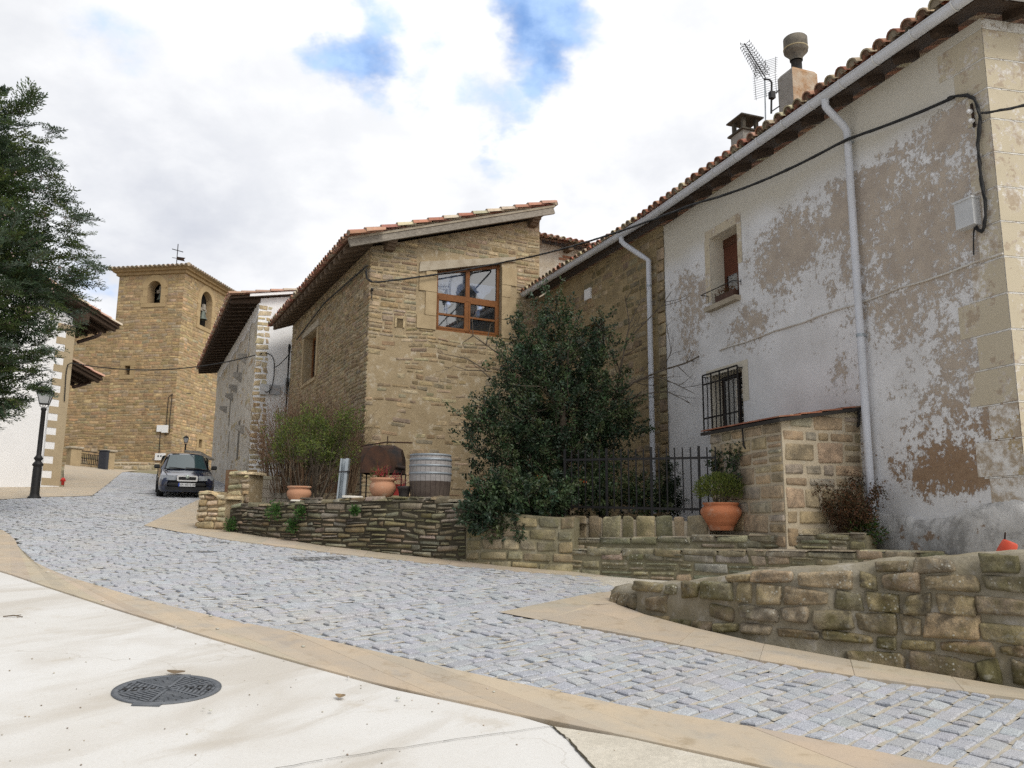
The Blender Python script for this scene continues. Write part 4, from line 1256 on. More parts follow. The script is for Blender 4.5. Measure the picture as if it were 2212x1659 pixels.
def make_chimneys():
 w = -2.1
 u0, z1 = A.uv(1683, 152, w)
 fr = A
 c = A.px(1722, 190, w)
 ztop = A.uv(1722, 160, w)[1]
 sx = abs(A.uv(1762, 190, w)[0] - A.uv(1683, 190, w)[0])
 base = roof_z(w) - 0.4
 mb = MB()
 a = math.radians(A.az)
 hu, hw = 0.22, 0.30
 uc = A.uv(1724, 200, w)[0]
 P = lambda u, ww, z: A.pt(uc + u, z, w + ww)
 ch = 0.07
 ring = [(-hu, -hw), (-hu, hw - 0), (hu, hw), (hu, -hw)]
 V = [P(x, y, base) for x, y in ring] + [P(x, y, ztop - .06) for x, y in ring] + [P(x * .86, y * .86, ztop) for x, y in ring]
 mb.add(V, [(0, 1, 5, 4), (4, 5, 9, 8)], 1)
 mb.add(V, [(1, 2, 6, 5), (5, 6, 10, 9), (2, 3, 7, 6), (6, 7, 11, 10), (3, 0, 4, 7), (7, 4, 8, 11), (8, 9, 10, 11)], 0)
 st = mb.build('chimney', [M['chim'], M['chim_rust']], HA)
 zc = ztop
 zt = A.uv(1722, 78, w)[1]
 h = zt - zc
 mb = MB()
 mb.lathe([(0.105, 0), (0.105, h * .34), (0.11, h * .34)], P(0, 0, zc), 20)
 mb.build('flue_pipe', plain('black_flue', (0.03, 0.03, 0.032), (0.06, 0.055, 0.05), 7.0, 0.6, 0.1, 30.0), st)
 mb = MB()
 mb.lathe([(0.125, h * .36), (0.13, h * .46), (0.20, h * .56), (0.232, h * .60), (0.232, h * .96), (0.215, h * .985), (0.0, h * 1.0)], P(0, 0, zc), 28)
 mb.build('chimney_cowl', mortar_mat('sooty_cement_cowl', (0.13, 0.12, 0.105), (0.24, 0.215, 0.175), scale=3.5, streak=(0.07, 0.065, 0.06), amt=0.7), st)
 mb = MB()
 mb.lathe([(0.228, h * .66), (0.242, h * .67), (0.242, h * .69), (0.228, h * .70)], P(0, 0, zc), 28)
 mb.build('cowl_ring', plain('yellowed_cement', (0.48, 0.40, 0.24), (0.40, 0.34, 0.22)), st)
 w = -1.6
 uc = A.uv(1611, 310, w)[0]
 P2 = lambda u, ww, z: A.pt(uc + u, z, w + ww)
 zb, zt = roof_z(w) - .4, A.uv(1611, 292, w)[1]
 zs = A.uv(1611, 262, w)[1]
 mb = MB()
 hu, hw = 0.21, 0.21
 mb.block(P2(-hu, -hw, zb), A.d * 2 * hu, A.n * 2 * hw, Vector((0, 0, zt - zb)))
 st = mb.build('chimney', M['chim'], HA)
 mb = MB()
 hu, hw = .26, .26
 mb.block(P2(-hu, -hw, zt), A.d * 2 * hu, A.n * 2 * hw, Vector((0, 0, .035)))
 for x, y in ((-.19, -.19), (.12, -.19), (-.19, .12), (.12, .12)):
  mb.block(P2(x, y, zt + .035), A.d * .07, A.n * .07, Vector((0, 0, zs - zt - .035)))
 hu, hw = .27, .27
 V = [P2(-hu, -hw, zs), P2(hu, -hw, zs), P2(hu, hw, zs), P2(-hu, hw, zs), P2(-hu, -hw, zs + .03), P2(hu, -hw, zs + .03), P2(hu, hw, zs + .03), P2(-hu, hw, zs + .03)]
 mb.hexa(V)
 mb.add([P2(-hu, -hw, zs + .03), P2(hu, -hw, zs + .03), P2(hu, hw, zs + .03), P2(-hu, hw, zs + .03), P2(0, 0, zs + .14)], [(0, 1, 4), (1, 2, 4), (2, 3, 4), (3, 0, 4)])
 mb.build('chimney_cap', plain('sooty_slab', (0.07, 0.062, 0.05), (0.12, 0.105, 0.08), 6.0, 0.9, 0.4, 30.0), st)
make_chimneys()
def make_antenna():
 w = -1.3
 base = A.px(1652, 300, w)
 foot = Vector((base.x, base.y, roof_z(w) - .25))
 zt = A.uv(1652, 170, w)[1]
 root = thing('tv_antenna', 'thin lattice television aerial on a mast beside the rusty round-capped chimney', 'antenna', foot)
 mb = MB()
 P = lambda x, y, ww=w: A.px(x, y, ww)
 mb.tube([foot, P(1652, 170)], 0.014, 8)
 mb.build('mast', M['steel'], root)
 mb = MB()
 mb.tube([P(1666, 245), P(1667, 178), P(1662, 172), P(1652, 171)], 0.02, 8)
 mb.tube([P(1665, 242), P(1684, 229, -1.6)], 0.013, 6)
 mb.tube([P(1666, 208), P(1684, 194, -1.6)], 0.013, 6)
 mb.build('bracket', M['iron'], root)
 mb = MB(); mb.box(P(1668, 213), .10, .09, .14, A.az)
 mb.build('amplifier_box', M['iron'], root)
 b0, b1 = P(1650, 162), P(1608, 94, w + .9)
 d = (b1 - b0).normalized()
 side = d.cross(Vector((0, 0, 1))).normalized(); up = side.cross(d).normalized()
 mb = MB()
 mb.tube([b0 - d * .1, b1], 0.011, 6)
 mb.tube([b0 - d * .05 - up * .10, b1 - d * .18 - up * .09], 0.008, 6)
 L = (b1 - b0).length
 for k in range(13):
  c = b0 + d * (L * (k + .6) / 13)
  ln = .12 - .003 * k
  for sx in (-1, 1):
   for sz in (-1, 1):
    mb.tube([c, c + side * sx * ln + up * sz * ln * .55], 0.0055, 4)
   for sz in (-1, 1):
    q = c + side * sx * ln + up * sz * ln * .55
    mb.tube([q - up * .025, q + up * .025], 0.006, 4)
 mb.build('director_boom', M['iron'], root)
 mb = MB()
 for sg in (-1, 1):
  o = b0 - d * .06
  tdir = (up * sg * .9 - d * .15).normalized()
  for k in range(9):
   c = o + tdir * (.03 + .045 * k)
   mb.tube([c - side * .24, c + side * .24], 0.004, 4)
  for x in (-.2, 0, .2):
   mb.tube([o + side * x, o + tdir * .42 + side * x], 0.005, 4)
 mb.build('reflector_grid', M['iron'], root)
make_antenna()
def make_wing_b():
 LB = 6.6
 root = thing('stone_wing', 'shaded ochre rubble stone house wing behind the holly tree, joined to the white peeling house', 'house', B.pt(0, 0.0))
 win = (2.45, 3.35, 3.7, 4.72)
 mb = MB()
 poly = [(0, -0.1), (LB, -0.1), (LB, 6.1), (0, 6.1)]
 us = ticks(0, LB, 0.5, [win[0], win[1]]); vs = ticks(-.1, 6.1, .5, [win[2], win[3]])
 grid_wall(mb, B, us, vs, [win], lambda u, v: 0, lambda u, v: (1, 1, 1))
 reveal(mb, B, win, .3, 0)
 mb.add([B.pt(0, -.1, -6), B.pt(LB, -.1, -6), B.pt(LB, 6.1, -6), B.pt(0, 6.1, -6)], [(0, 1, 2, 3)])
 mb.add([B.pt(LB, -.1, -6), B.pt(LB, -.1, 0), B.pt(LB, 6.1, 0), B.pt(LB, 6.1, -6)], [(0, 1, 2, 3)])
 hole = (win[0] - .12, win[1] + .12, win[2] - .1, win[3] + .2)
 stonework(mb, B.pt, [(0.28, -0.1), (LB, -0.1), (LB, 6.0), (0.28, 6.0)], [hole], PAL_GOLD, (0.10, 0.20), (0.16, 0.42), 0.03, 0.012, 41, smear=lambda u, v: 0.55 + .4 * mnoise.noise(Vector((u * .8, v * .8, 1))))
 stonework(mb, lambda u, v, w: B.pt(u - .02, v, w + .03), [(0.0, -0.1), (0.26, -0.1), (0.26, 5.95), (0.0, 5.95)], [], PAL_GOLD, (0.14, 0.3), (0.3, 0.4), 0.012, 0.012, 42)
 mb.build('wall', [M['mortar_b'], M['stone_b']], root)
 up = (-B.n * math.cos(math.radians(19)) + Vector((0, 0, math.sin(math.radians(19)))))
 mb = MB()
 tiles(mb, B.pt(0.0, ZT + 0.11, 0.42), B.d, up, LB - .1, 4.7, PAL_TILE_OLD + [(0.55, 0.46, 0.30), (0.5, 0.20, 0.12)], wd=.22, seed=33)
 mb.build('roof', M['tile'], root)
 mb = MB()
 mb.hexa([B.pt(0, ZT + .0, .34), B.pt(LB - .1, ZT + .0, .34), B.pt(LB - .1, ZT + .16, -.1), B.pt(0, ZT + .16, -.1), B.pt(0, ZT + .05, .34), B.pt(LB - .1, ZT + .05, .34), B.pt(LB - .1, ZT + .22, -.1), B.pt(0, ZT + .22, -.1)])
 mb.build('soffit_board', M['wood_dark'], root)
 mb = MB()
 K, n = 9, 6
 V = []
 for i in range(n):
  u = .02 + (LB - .3) * i / (n - 1)
  for m in range(K):
   t = math.pi + math.pi * m / (K - 1)
   V.append(B.pt(u, ZT + .10 + .006 * u + math.sin(t) * .086, .41 + math.cos(t) * .082))
 mb.add(V, [(i * K + m, i * K + m + 1, i * K + K + m + 1, i * K + K + m) for i in range(n - 1) for m in range(K - 1)], 0, (1, 1, 1), True)
 for sg in (1, -1):
  mb.tube([B.pt(.02, ZT + .10, .41 + sg * .082), B.pt(LB - .28, ZT + .10 + .006 * LB, .41 + sg * .082)], 0.010, 6)
 mb.build('gutter', M['pvc'], root)
 up_ = 0.42
 mb = MB()
 mb.tube([B.pt(up_ + .55, ZT + .03, .41), B.pt(up_ + .55, ZT - .06, .41), B.pt(up_ + .5, ZT - .14, .36), B.pt(up_ + .1, ZT - .50, .18), B.pt(up_, ZT - .60, .10), B.pt(up_, 3, .10), B.pt(up_, 0.3, .10)], 0.055, 12)
 dp = mb.build('downpipe', M['pvc'], root)
 for z in (4.9, 2.6, 1.3):
  mb = MB(); mb.tube([B.pt(up_, z - .018, .10), B.pt(up_, z + .018, .10)], 0.061, 12)
  mb.build('pipe_bracket', M['steel'], dp)
 a, b, c, d = win
 mb = MB()
 for (p0, p1, q0, q1) in ((a, b, c, c + .07), (a, b, d - .09, d), (a, a + .07, c + .07, d - .09), (b - .07, b, c + .07, d - .09), ((a + b) / 2 - .03, (a + b) / 2 + .03, c + .07, d - .09)):
  mb.block(B.pt(p0, q0, -.22), B.d * (p1 - p0), B.n * .04, Vector((0, 0, q1 - q0)))
 w = mb.build('window', M['wood_dark'], root)
 mb = MB(); mb.add([B.pt(a, c, -.2), B.pt(b, c, -.2), B.pt(b, d, -.2), B.pt(a, d, -.2)], [(0, 1, 2, 3)])
 mb.build('pane', M['glass'], w)
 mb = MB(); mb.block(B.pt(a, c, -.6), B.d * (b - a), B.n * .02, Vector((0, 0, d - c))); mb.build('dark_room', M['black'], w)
 q = B.px(1272, 636)
 mb = MB()
 u, v = B.uv(1272, 636)
 mb.block(B.pt(u - .14, v - .13, .0), B.d * .28, B.n * .05, Vector((0, 0, .26)))
 o = mb.build('wall_plate', M['white_flat'])
 tag(o, 'small square white plate high on the stone wall beside the holly', 'wall plate')
 return root
HB = make_wing_b()
def make_shed():
 u0 = 2.38
 best = None
 for k in range(5, 300):
  w = k * .01
  x = A.uv(1692, 1000, w)[0]
  if best is None or abs(x - u0) < best[0]:
   best = (abs(x - u0), w)
 W = best[1]
 u1 = A.uv(1537, 1000, W)[0]
 zb = A.uv(1695, 1142, W)[1]
 zt = A.uv(1690, 908, W)[1]
 zr = A.uv(1843, 890, 0.0)[1]
 if not (zt + .02 < zr < zt + .6):
  zr = zt + .12
 root = thing('stone_lean_to', 'low lean-to of golden stone blocks with thin dark tiled roof against the white wall', 'shed', A.pt(u0, zb, W / 2))
 mb = MB()
 mb.hexa([A.pt(u0, zb - .3, 0.0), A.pt(u0, zb - .3, W), A.pt(u1, zb - .3, W), A.pt(u1, zb - .3, 0.0), A.pt(u0, zr, 0.0), A.pt(u0, zt, W), A.pt(u1, zt, W), A.pt(u1, zr, 0.0)])
 stonework(mb, lambda u, v, w: A.pt(u, v, W + w), [(u0, zb - .25), (u1, zb - .25), (u1, zt - .01), (u0, zt - .01)], [], PAL_SHED, (0.16, 0.27), (0.2, 0.48), 0.022, 0.022, 51, grid=(6, 6), warp=0.02, split=.3)
 S = Fr(A.pt(u0, 0, W), 0, 1)
 S.d = -A.n; S.n = -A.d
 stonework(mb, S.pt, [(0.0, zb - .25), (W, zb - .25), (W, zr - .01), (0.0, zt - .01)], [], PAL_SHED, (0.14, 0.30), (0.16, 0.46), 0.03, 0.02, 52, grid=(6, 6), warp=0.0, split=.35)
 mb.build('wall', [M['mortar_light'], M['stone_clean']], root)
 mb = MB()
 o = .10
 t = .045
 V = [A.pt(u0 - o, zr + .0 , 0.01), A.pt(u0 - o, zt - .03, W + o), A.pt(u1 + .12, zt - .03, W + o), A.pt(u1 + .12, zr, .01)]
 mb.hexa(V + [p + Vector((0, 0, t)) for p in V])
 mb.build('roof_board', plain('black_roof_edge', (0.025, 0.022, 0.02), (0.04, 0.035, 0.03)), root)
 sl = (A.pt(0, zr, 0) - A.pt(0, zt - .03, W + o)); sl.normalize()
 mb = MB()
 L, Wd = u1 - u0 + .2, W + o
 rng = random.Random(5)
 nn = sl.cross(A.d).normalized()
 if nn.z < 0: nn = -nn
 for i in range(13):
  for j in range(4):
   p = A.pt(u0 - o + i * L / 13, zt - .03 + t, W + o) + sl * (j * Wd / 4)
   mb.hexa([p + nn * (.004 + .012), p + A.d * (L / 13 - .004) + nn * (.004 + .012), p + A.d * (L / 13 - .004) + sl * (Wd / 4) + nn * .001, p + sl * (Wd / 4) + nn * .001,
     p + nn * (.02 + .014), p + A.d * (L / 13 - .004) + nn * .034, p + A.d * (L / 13 - .004) + sl * (Wd / 4) + nn * .02, p + sl * (Wd / 4) + nn * .02], 0, pick([(0.36, 0.16, 0.10), (0.30, 0.13, 0.085)], rng))
 mb.build('roof', M['tile'], root)
 mb = MB()
 mb.tube([A.pt(u0 - .06, zr - .0, .06), A.pt(u0 - .06, zr - .15, .06), A.pt(u0 - .02, zr - .22, .05)], .02, 8)
 mb.build('drain_stub', M['iron'], root)
 mb = MB()
 uh = A.uv(1605, 930, W + .04)[0]
 mb.tube([A.pt(uh, zt - .02, W + .05), A.pt(uh, zt - .26, W + .04), A.pt(uh - .02, zt - .31, W + .02)], .012, 6)
 mb.build('hanging_hook', M['iron'], root)
 return root, W, zb, zt, u0, u1
SHED, SW, SZB, SZT, SU0, SU1 = make_shed()
print('shed', SW, SZB, SZT)
def make_wall_bits():
 a, b, c, d = HI
 root = thing('window_basket', 'thin iron rail with withered brown plants on the upper window sill of the peeling house', 'planter', A.pt((a + b) / 2, c, .1))
 mb = MB()
 for z in (c + .22,):
  mb.tube([A.pt(a - .06, z, .0), A.pt(a - .06, z, .16), A.pt(b + .10, z, .16), A.pt(b + .10, z, .0)], .008, 6)
 mb.tube([A.pt(a - .06, z - .05, .0), A.pt(a - .06, z + .04, .0)], .008, 5)
 mb.tube([A.pt(b + .10, z - .12, .0), A.pt(b + .10, z + .0, .0)], .01, 5)
 mb.build('rail', M['iron'], root)
 mb = MB()
 mb.box(A.pt((a + b) / 2 - .05, c - .01, -.02), .16, .55, .13, A.az)
 mb.build('trough', plain('brown_trough', (0.10, 0.05, 0.035), (0.07, 0.04, 0.03)), root)
 mb = MB()
 rng = random.Random(4)
 for k in range(160):
  p = A.pt((a + b) / 2 + rng.gauss(-.02, .16), c + .12 + abs(rng.gauss(0, .06)), rng.gauss(.0, .05))
  d2 = Vector((rng.uniform(-1, 1), rng.uniform(-1, 1), rng.uniform(-.2, 1))).normalized() * rng.uniform(.03, .07)
  s = d2.cross(Vector((0, .3, 1))).normalized() * .012
  mb.add([p - s, p + s, p + d2], [(0, 1, 2)], 0, pick([(0.20, 0.09, 0.05), (0.14, 0.10, 0.05), (0.26, 0.13, 0.08)], rng))
 mb.build('withered_plants', M['leaf'], root)
 u, v = 0.365, 3.70
 mb = MB()
 mb.block(A.pt(u - .125, v - .16, .0), A.d * .25, A.n * .12, Vector((0, 0, .33)))
 mb.block(A.pt(u - .135, v + .16, .0), A.d * .27, A.n * .135, Vector((0, 0, .025)))
 o = mb.build('junction_box', M['grey_box'])
 tag(o, 'grey plastic junction box near the right corner of the peeling white wall', 'electrical box')
 root = thing('insulator_bracket', 'rusty iron bracket with two white insulators high near the white house corner', 'bracket', A.px(2100, 250))
 mb = MB()
 p0, p1 = A.px(2098, 224, .03), A.px(2105, 275, .03)
 mb.beam(p0, p1, .03, .012, up=A.n)
 mb.build('bar', M['rust'], root)
 for (x, y) in ((2099, 242), (2103, 262)):
  mb = MB()
  q = A.px(x, y, .03)
  mb.lathe([(0.0, .0), (.018, .0), (.03, .02), (.02, .035), (.028, .05), (.012, .07), (0, .07)], q, 12, axis=A.n)
  mb.build('insulator', M['white_flat'], root)
 def cable(name, pts, r, label, lumps=0.0, seed=1, seg=6, cat='cable', twist=0.0):
  rng = random.Random(seed)
  mb = MB()
  P = []
  for i in range(len(pts) - 1):
   a, b = Vector(pts[i]), Vector(pts[i + 1])
   n = max(2, int((b - a).length / .10))
   for k in range(n):
    P.append(a + (b - a) * k / n)
  P.append(Vector(pts[-1]))
  Q = []
  for i, p in enumerate(P):
   a, b = P[max(0, i - 2)], P[min(len(P) - 1, i + 2)]
   Q.append((a + p * 2 + b) / 4)
  rr = [r * (1 + lumps * max(0, mnoise.noise(Vector((i * .37, seed, 0)))) * 2) for i in range(len(Q))]
  mb.tube(Q, rr, seg)
  if twist:
   T = []
   for i, p in enumerate(Q):
    T.append(p + Vector((math.cos(i * 1.1), math.sin(i * 1.1), math.sin(i * 1.1 + 1))) * r * twist)
   mb.tube(T, r * .8, 5)
  o = mb.build(name, M['cable'])
  tag(o, label, cat)
  return o
 pts = [A.px(*p, .05) for p in ((2040, 214), (2072, 205), (2090, 203), (2105, 212), (2115, 228), (2118, 250), (2116, 280), (2112, 310), (2113, 340), (2118, 370), (2122, 400), (2128, 430), (2131, 470), (2128, 495), (2120, 505), (2112, 500), (2108, 485))]
 cable('facade_cable', pts, .016, 'thick lumpy black cable running down the white wall corner to the junction box', 0.9, 2, 7, twist=1.0)
 pts = [A.px(*p, .04) for p in ((2106, 488), (2102, 500), (2104, 515), (2102, 530), (2104, 558))]
 cable('facade_cable', pts, .008, 'short thin black cable end hanging below the junction box', 0.8, 3)
 return cable
CABLE = make_wall_bits()
# ------------------------------------------------------------------ stone barn (C), the roof behind it (H), house D
C0 = (ray(792, 800) / ray(792, 800).y * 19.5)
CF = Fr(C0, 63.5, 1)
CL = Fr(C0, -26.5, -1)
def make_barn():
 root = thing('stone_barn', 'two storey golden rubble barn with large brown window and sloping tiled verge', 'barn', CF.pt(0, .3))
 RX = 4.72          # right end of the front
 LY = 9.1           # length of the left side
 zb = 0.1
 slope = 0.333
 zc = 6.82
 topf = lambda u: zc + slope * u
 win = [(1.74, 4.93), (3.57, 4.90), (3.58, 6.95), (1.78, 6.50)]
 hole = (1.74, 3.58, 4.92, 6.72)
 mb = MB()
 us = [0, 1.745, 2.66, 3.575, RX]
 V = []
 rowsv = lambda u: [zb, 4.915, 6.50 + (u - 1.78) * 0.25, topf(u)]
 for u in us:
  V += [CF.pt(u, v) for v in rowsv(u)]
 F = []
 for i in range(4):
  for j in range(3):
   if i in (1, 2) and j == 1:
    continue
   F.append((i * 4 + j, i * 4 + 4 + j, i * 4 + 5 + j, i * 4 + 1 + j))
 mb.add(V, F)
 dpt = .28
 for a, b in (((1.745, 4.915), (1.745, 6.491)), ((1.745, 6.491), (3.575, 6.949)), ((3.575, 6.949), (3.575, 4.915)), ((3.575, 4.915), (1.745, 4.915))):
  mb.add([CF.pt(*a), CF.pt(*b), CF.pt(*b, -dpt), CF.pt(*a, -dpt)], [(0, 1, 2, 3)])
 lw = (5.35, 7.05, 4.40, 5.93)
 usl = ticks(0, LY, 1.5, [lw[0], lw[1]]); vsl = ticks(zb, zc, 1.5, [lw[2], lw[3]])
 grid_wall(mb, CL, usl, vsl, [lw], lambda u, v: 0, lambda u, v: (1, 1, 1))
 reveal(mb, CL, lw, .35, 0)
 mb.add([CF.pt(RX, zb), CF.pt(RX, topf(RX)), CF.pt(RX, topf(RX), -LY), CF.pt(RX, zb, -LY)], [(0, 1, 2, 3)])
 mb.add([CF.pt(0, zb, -LY), CF.pt(RX, zb, -LY), CF.pt(RX, topf(RX), -LY), CF.pt(0, zc, -LY)], [(0, 1, 2, 3)])
 def smear(u, v):
  k = (4.9 + .5 * mnoise.noise(Vector((u * 1.1, v * .8, 9))) - v) / 1.2
  return max(0.0, min(1.0, k)) * (0.80 + 0.3 * mnoise.noise(Vector((u * 1.6, v * 1.6, 3))))
 surr = [(1.22, 1.745, 4.93, 6.6), (1.70, 3.62, 4.80, 7.0), (3.575, 4.02, 4.93, 7.0), (1.2, 4.0, 6.6, 6.95)]
 stonework(mb, CF.pt, [(-.03, zb), (RX, zb), (RX, topf(RX) - .05), (-.03, zc - .05)], surr + [(0.62, .95, 4.8, 5.1)], PAL_GOLD, (0.075, 0.15), (0.15, 0.44), 0.022, 0.013, 61, smear=smear, warp=.07, cvar=.2, jitter=.2)
 stonework(mb, CL.pt, [(-.03, zb), (LY, zb), (LY, zc - .02), (-.03, zc - .02)], [(lw[0] - .25, lw[1] + .25, lw[2] - .1, lw[3] + .2)], PAL_GOLD, (0.065, 0.13), (0.12, 0.36), 0.02, 0.017, 62, warp=.06, cvar=.2, jitter=.22, smear=lambda u, v: max(0, min(.6, (2.2 - v) / 2)))
 mb.block(CF.pt(.66, 4.86, .0), CF.d * .05, CF.n * .03, Vector((0, 0, .22)), 1, (0.5, .4, .25))
 mb.block(CF.pt(.87, 4.86, .0), CF.d * .05, CF.n * .03, Vector((0, 0, .22)), 1, (0.5, .4, .25))
 mb.block(CF.pt(.66, 5.08, .0), CF.d * .26, CF.n * .03, Vector((0, 0, .05)), 1, (0.46, .36, .22))
 mb.block(CF.pt(.71, 4.86, -.0), CF.d * .16, CF.n * .008, Vector((0, 0, .22)), 1, (0.16, .12, .07))
 mb.build('wall', [M['mortar'], M['stone']], root)
 rng = random.Random(8)
 z = 4.90
 k = 0
 mb = MB()
 hs = (0.36, 0.62, 0.42, 0.28)
 for h in hs:
  ww = (.52, .30, .48, .30)[k]
  if z + h > 6.42: h = 6.42 - z
  mb.block(CF.pt(1.745 - ww, z + .006, -.05), CF.d * (ww - .004), CF.n * .085, Vector((0, 0, h - .012)))
  z += h; k += 1
 mb.build('window_jamb', M['dressed'], root)
 mb = MB()
 z = 4.9; k = 0
 for h in (0.5, 0.62, 0.34, .48):
  ww = (.28, .42, .26, .44)[k]
  if z + h > 6.9: h = 6.9 - z
  mb.block(CF.pt(3.579, z + .006, -.05), CF.d * ww, CF.n * .085, Vector((0, 0, h - .012)))
  z += h; k += 1
 mb.build('window_jamb', M['dressed'], root)
 mb = MB()
 lin = [(1.25, 6.36), (1.75, 6.485), (3.60, 6.955), (3.98, 7.05), (3.98, 7.18), (1.27, 6.62)]
 mb.prism([CF.pt(u, v, -.26) for u, v in lin], CF.n * .31)
 mb.build('lintel', M['lintel'], root)
 mb = MB()
 fw = -.16
 tz = lambda u: 6.46 + (u - 1.78) * .25
 def bar(u0, v0, u1, v1, wd=.075, th=.07, w=fw):
  mb.beam(CF.pt(u0, v0, w), CF.pt(u1, v1, w), th, wd, up=(0, 0, 1) if abs(u1 - u0) > abs(v1 - v0) else tuple(CF.d))
 mid = 5.86
 bar(1.79, 4.915, 1.79, tz(1.79)); bar(3.535, 4.915, 3.535, tz(3.535)); bar(1.745, 4.96, 3.575, 4.96, .09)
 bar(1.745, tz(1.745) - .02, 3.575, tz(3.575) - .02)
 bar(2.66, 4.95, 2.66, tz(2.66), .11); bar(1.75, mid, 3.57, mid, .12, .09)
 bar(1.8, 5.38, 2.62, 5.38, .05); bar(2.70, 5.38, 3.5, 5.38, .05)
 for (u0, u1) in ((1.84, 2.60), (2.72, 3.48)):
  bar(u0, 5.0, u0, mid, .045, .05, fw + .02); bar(u1, 5.0, u1, mid, .045, .05, fw + .02)
  bar(u0, 5.03, u1, 5.03, .05, .05, fw + .02); bar(u0, mid - .085, u1, mid - .085, .05, .05, fw + .02)
 wn = mb.build('window', M['wood_frame'], root)
 mb = MB()
 mb.add([CF.pt(1.76, 4.93, fw - .005), CF.pt(3.56, 4.93, fw - .005), CF.pt(3.56, tz(3.56), fw - .005), CF.pt(1.76, tz(1.76), fw - .005)], [(0, 1, 2, 3)])
 mb.build('pane', M['glass'], wn)
 mb = MB(); mb.block(CF.pt(1.2, 4.6, -1.6), CF.d * 2.8, CF.n * .03, Vector((0, 0, 2.6)))
 mb.build('room_wall', plain('dim_room_wall', (0.42, 0.44, 0.47), (0.36, 0.38, 0.41)), wn)
 def curtain(u0, u1, ztop, shape, seed):
  mb = MB()
  n, m = 26, 10
  V = []
  for i in range(n):
   s = i / (n - 1)
   u = u0 + (u1 - u0) * s
   zt = tz(u) - .06 if ztop is None else ztop
   zl = shape(s)
   for j in range(m):
    t = j / (m - 1)
    z = zt + (zl - zt) * t
    V.append(CF.pt(u, z, fw - .10 + .02 * math.sin(s * 38 + seed)))
  mb.add(V, [(i * m + j, i * m + m + j, i * m + m + j + 1, i * m + j + 1) for i in range(n - 1) for j in range(m - 1)], 0, (1, 1, 1), True)
  mb.build('lace_curtain', M['curtain'], wn)
 curtain(1.80, 2.62, None, lambda s: 5.92 + .28 * (2 * s - 1) ** 2 + .02 * math.sin(s * 30), 0)
 curtain(2.72, 3.50, 6.36, lambda s: 5.94 + .42 * abs(2 * s - 1) ** 1.1 + .02 * math.sin(s * 30), 1)
 for uu in (2.12, 3.02):
  mb = MB()
  pr = [CF.pt(uu + .03 * math.sin(k), 5.80 - .06 * k, fw - .09) for k in range(7)]
  mb.tube(pr, [.05, .10, .11, .05, .07, .08, .04], 8)
  mb.build('curtain_tie', M['curtain'], wn)
 a, b, c, d = lw
 mb = MB()
 for (p0, p1, q0, q1) in ((a, b, c, c + .08), (a, b, d - .08, d), (a, a + .08, c + .08, d - .08), (b - .08, b, c + .08, d - .08), ((a + b) / 2 - .05, (a + b) / 2 + .05, c + .08, d - .08)):
  mb.block(CL.pt(p0, q0, -.30), CL.d * (p1 - p0), CL.n * .05, Vector((0, 0, q1 - q0)))
 w2 = mb.build('window', M['wood_frame'], root)
 mb = MB(); mb.add([CL.pt(a, c, -.28), CL.pt(b, c, -.28), CL.pt(b, d, -.28), CL.pt(a, d, -.28)], [(0, 1, 2, 3)]); mb.build('pane', M['glass'], w2)
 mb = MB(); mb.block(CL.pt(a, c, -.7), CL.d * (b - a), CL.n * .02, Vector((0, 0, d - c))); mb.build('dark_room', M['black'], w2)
 mb = MB()
 mb.block(CL.pt(a - .25, d + .01, -.25), CL.d * (b - a + .5), CL.n * .30, Vector((0, 0, .2)))
 mb.build('lintel', M['lintel'], root)
 mb = MB()
 mb.block(CL.pt(a - .2, c + .02, -.2), CL.d * .195, CL.n * .235, Vector((0, 0, d - c - .03)))
 mb.build('window_jamb', M['dressed'], root)
 mb = MB()
 mb.block(CL.pt(b + .005, c + .02, -.2), CL.d * .195, CL.n * .235, Vector((0, 0, d - c - .03)))
 mb.build('window_jamb', M['dressed'], root)
 mb = MB()
 mb.block(CL.pt(a - .1, c - .11, -.2), CL.d * (b - a + .2), CL.n * .26, Vector((0, 0, .10)))
 mb.build('window_sill', M['dressed'], root)
 ru0, ru1 = -0.70, 4.92
 rz = lambda u: 6.74 + (u + 0.70) * slope
 s = (CF.d + Vector((0, 0, slope))).normalized()
 sl = (ru1 - ru0) * math.sqrt(1 + slope ** 2)
 ZOF = 0.02
 mb = MB()
 tiles(mb, CF.pt(ru0, rz(ru0) + ZOF, 0.50), -CF.n, s, LY + .9, sl, PAL_TILE_NEW, wd=.22, ex=.40, seed=71)
 for k in range(24):
  p = CF.pt(ru1 - .02, rz(ru1) + .07, .52 - k * .41)
  V = []
  K = 7
  for (q, r) in ((0, .115), (.46, .10)):
   for m in range(K):
    t = math.pi * m / (K - 1)
    V.append(p - CF.n * q + CF.d * math.cos(t) * r + Vector((0, 0, math.sin(t) * r)))
  mb.add(V, [(m, m + 1, K + m + 1, K + m) for m in range(K - 1)], 0, pick(PAL_TILE_NEW), True)
  if k == 0:
   mb.add([v - CF.n * .02 for v in V[:K]], [tuple(range(K))], 0, (0.5, 0.44, 0.34))
 mb.build('roof', M['tile'], root)
 mb = MB()
 q = CF.pt(ru0 + .02, rz(ru0 + .02) - .09, .46); q2 = CF.pt(ru1 - .02, rz(ru1 - .02) - .09, .46)
 mb.beam(q, q2, .09, .19)
 mb.build('verge_beam', M['wood_grey'], root)
 mb = MB()
 q = CF.pt(ru0 + .0, rz(ru0) + .02, .46); q2 = CF.pt(ru1, rz(ru1) + .02, .46)
 mb.beam(q, q2, .14, .055)
 mb.build('verge_bed', M['lintel'], root)
 vm = MB()
 rng = random.Random(72)
 nv_ = int(sl / .40)
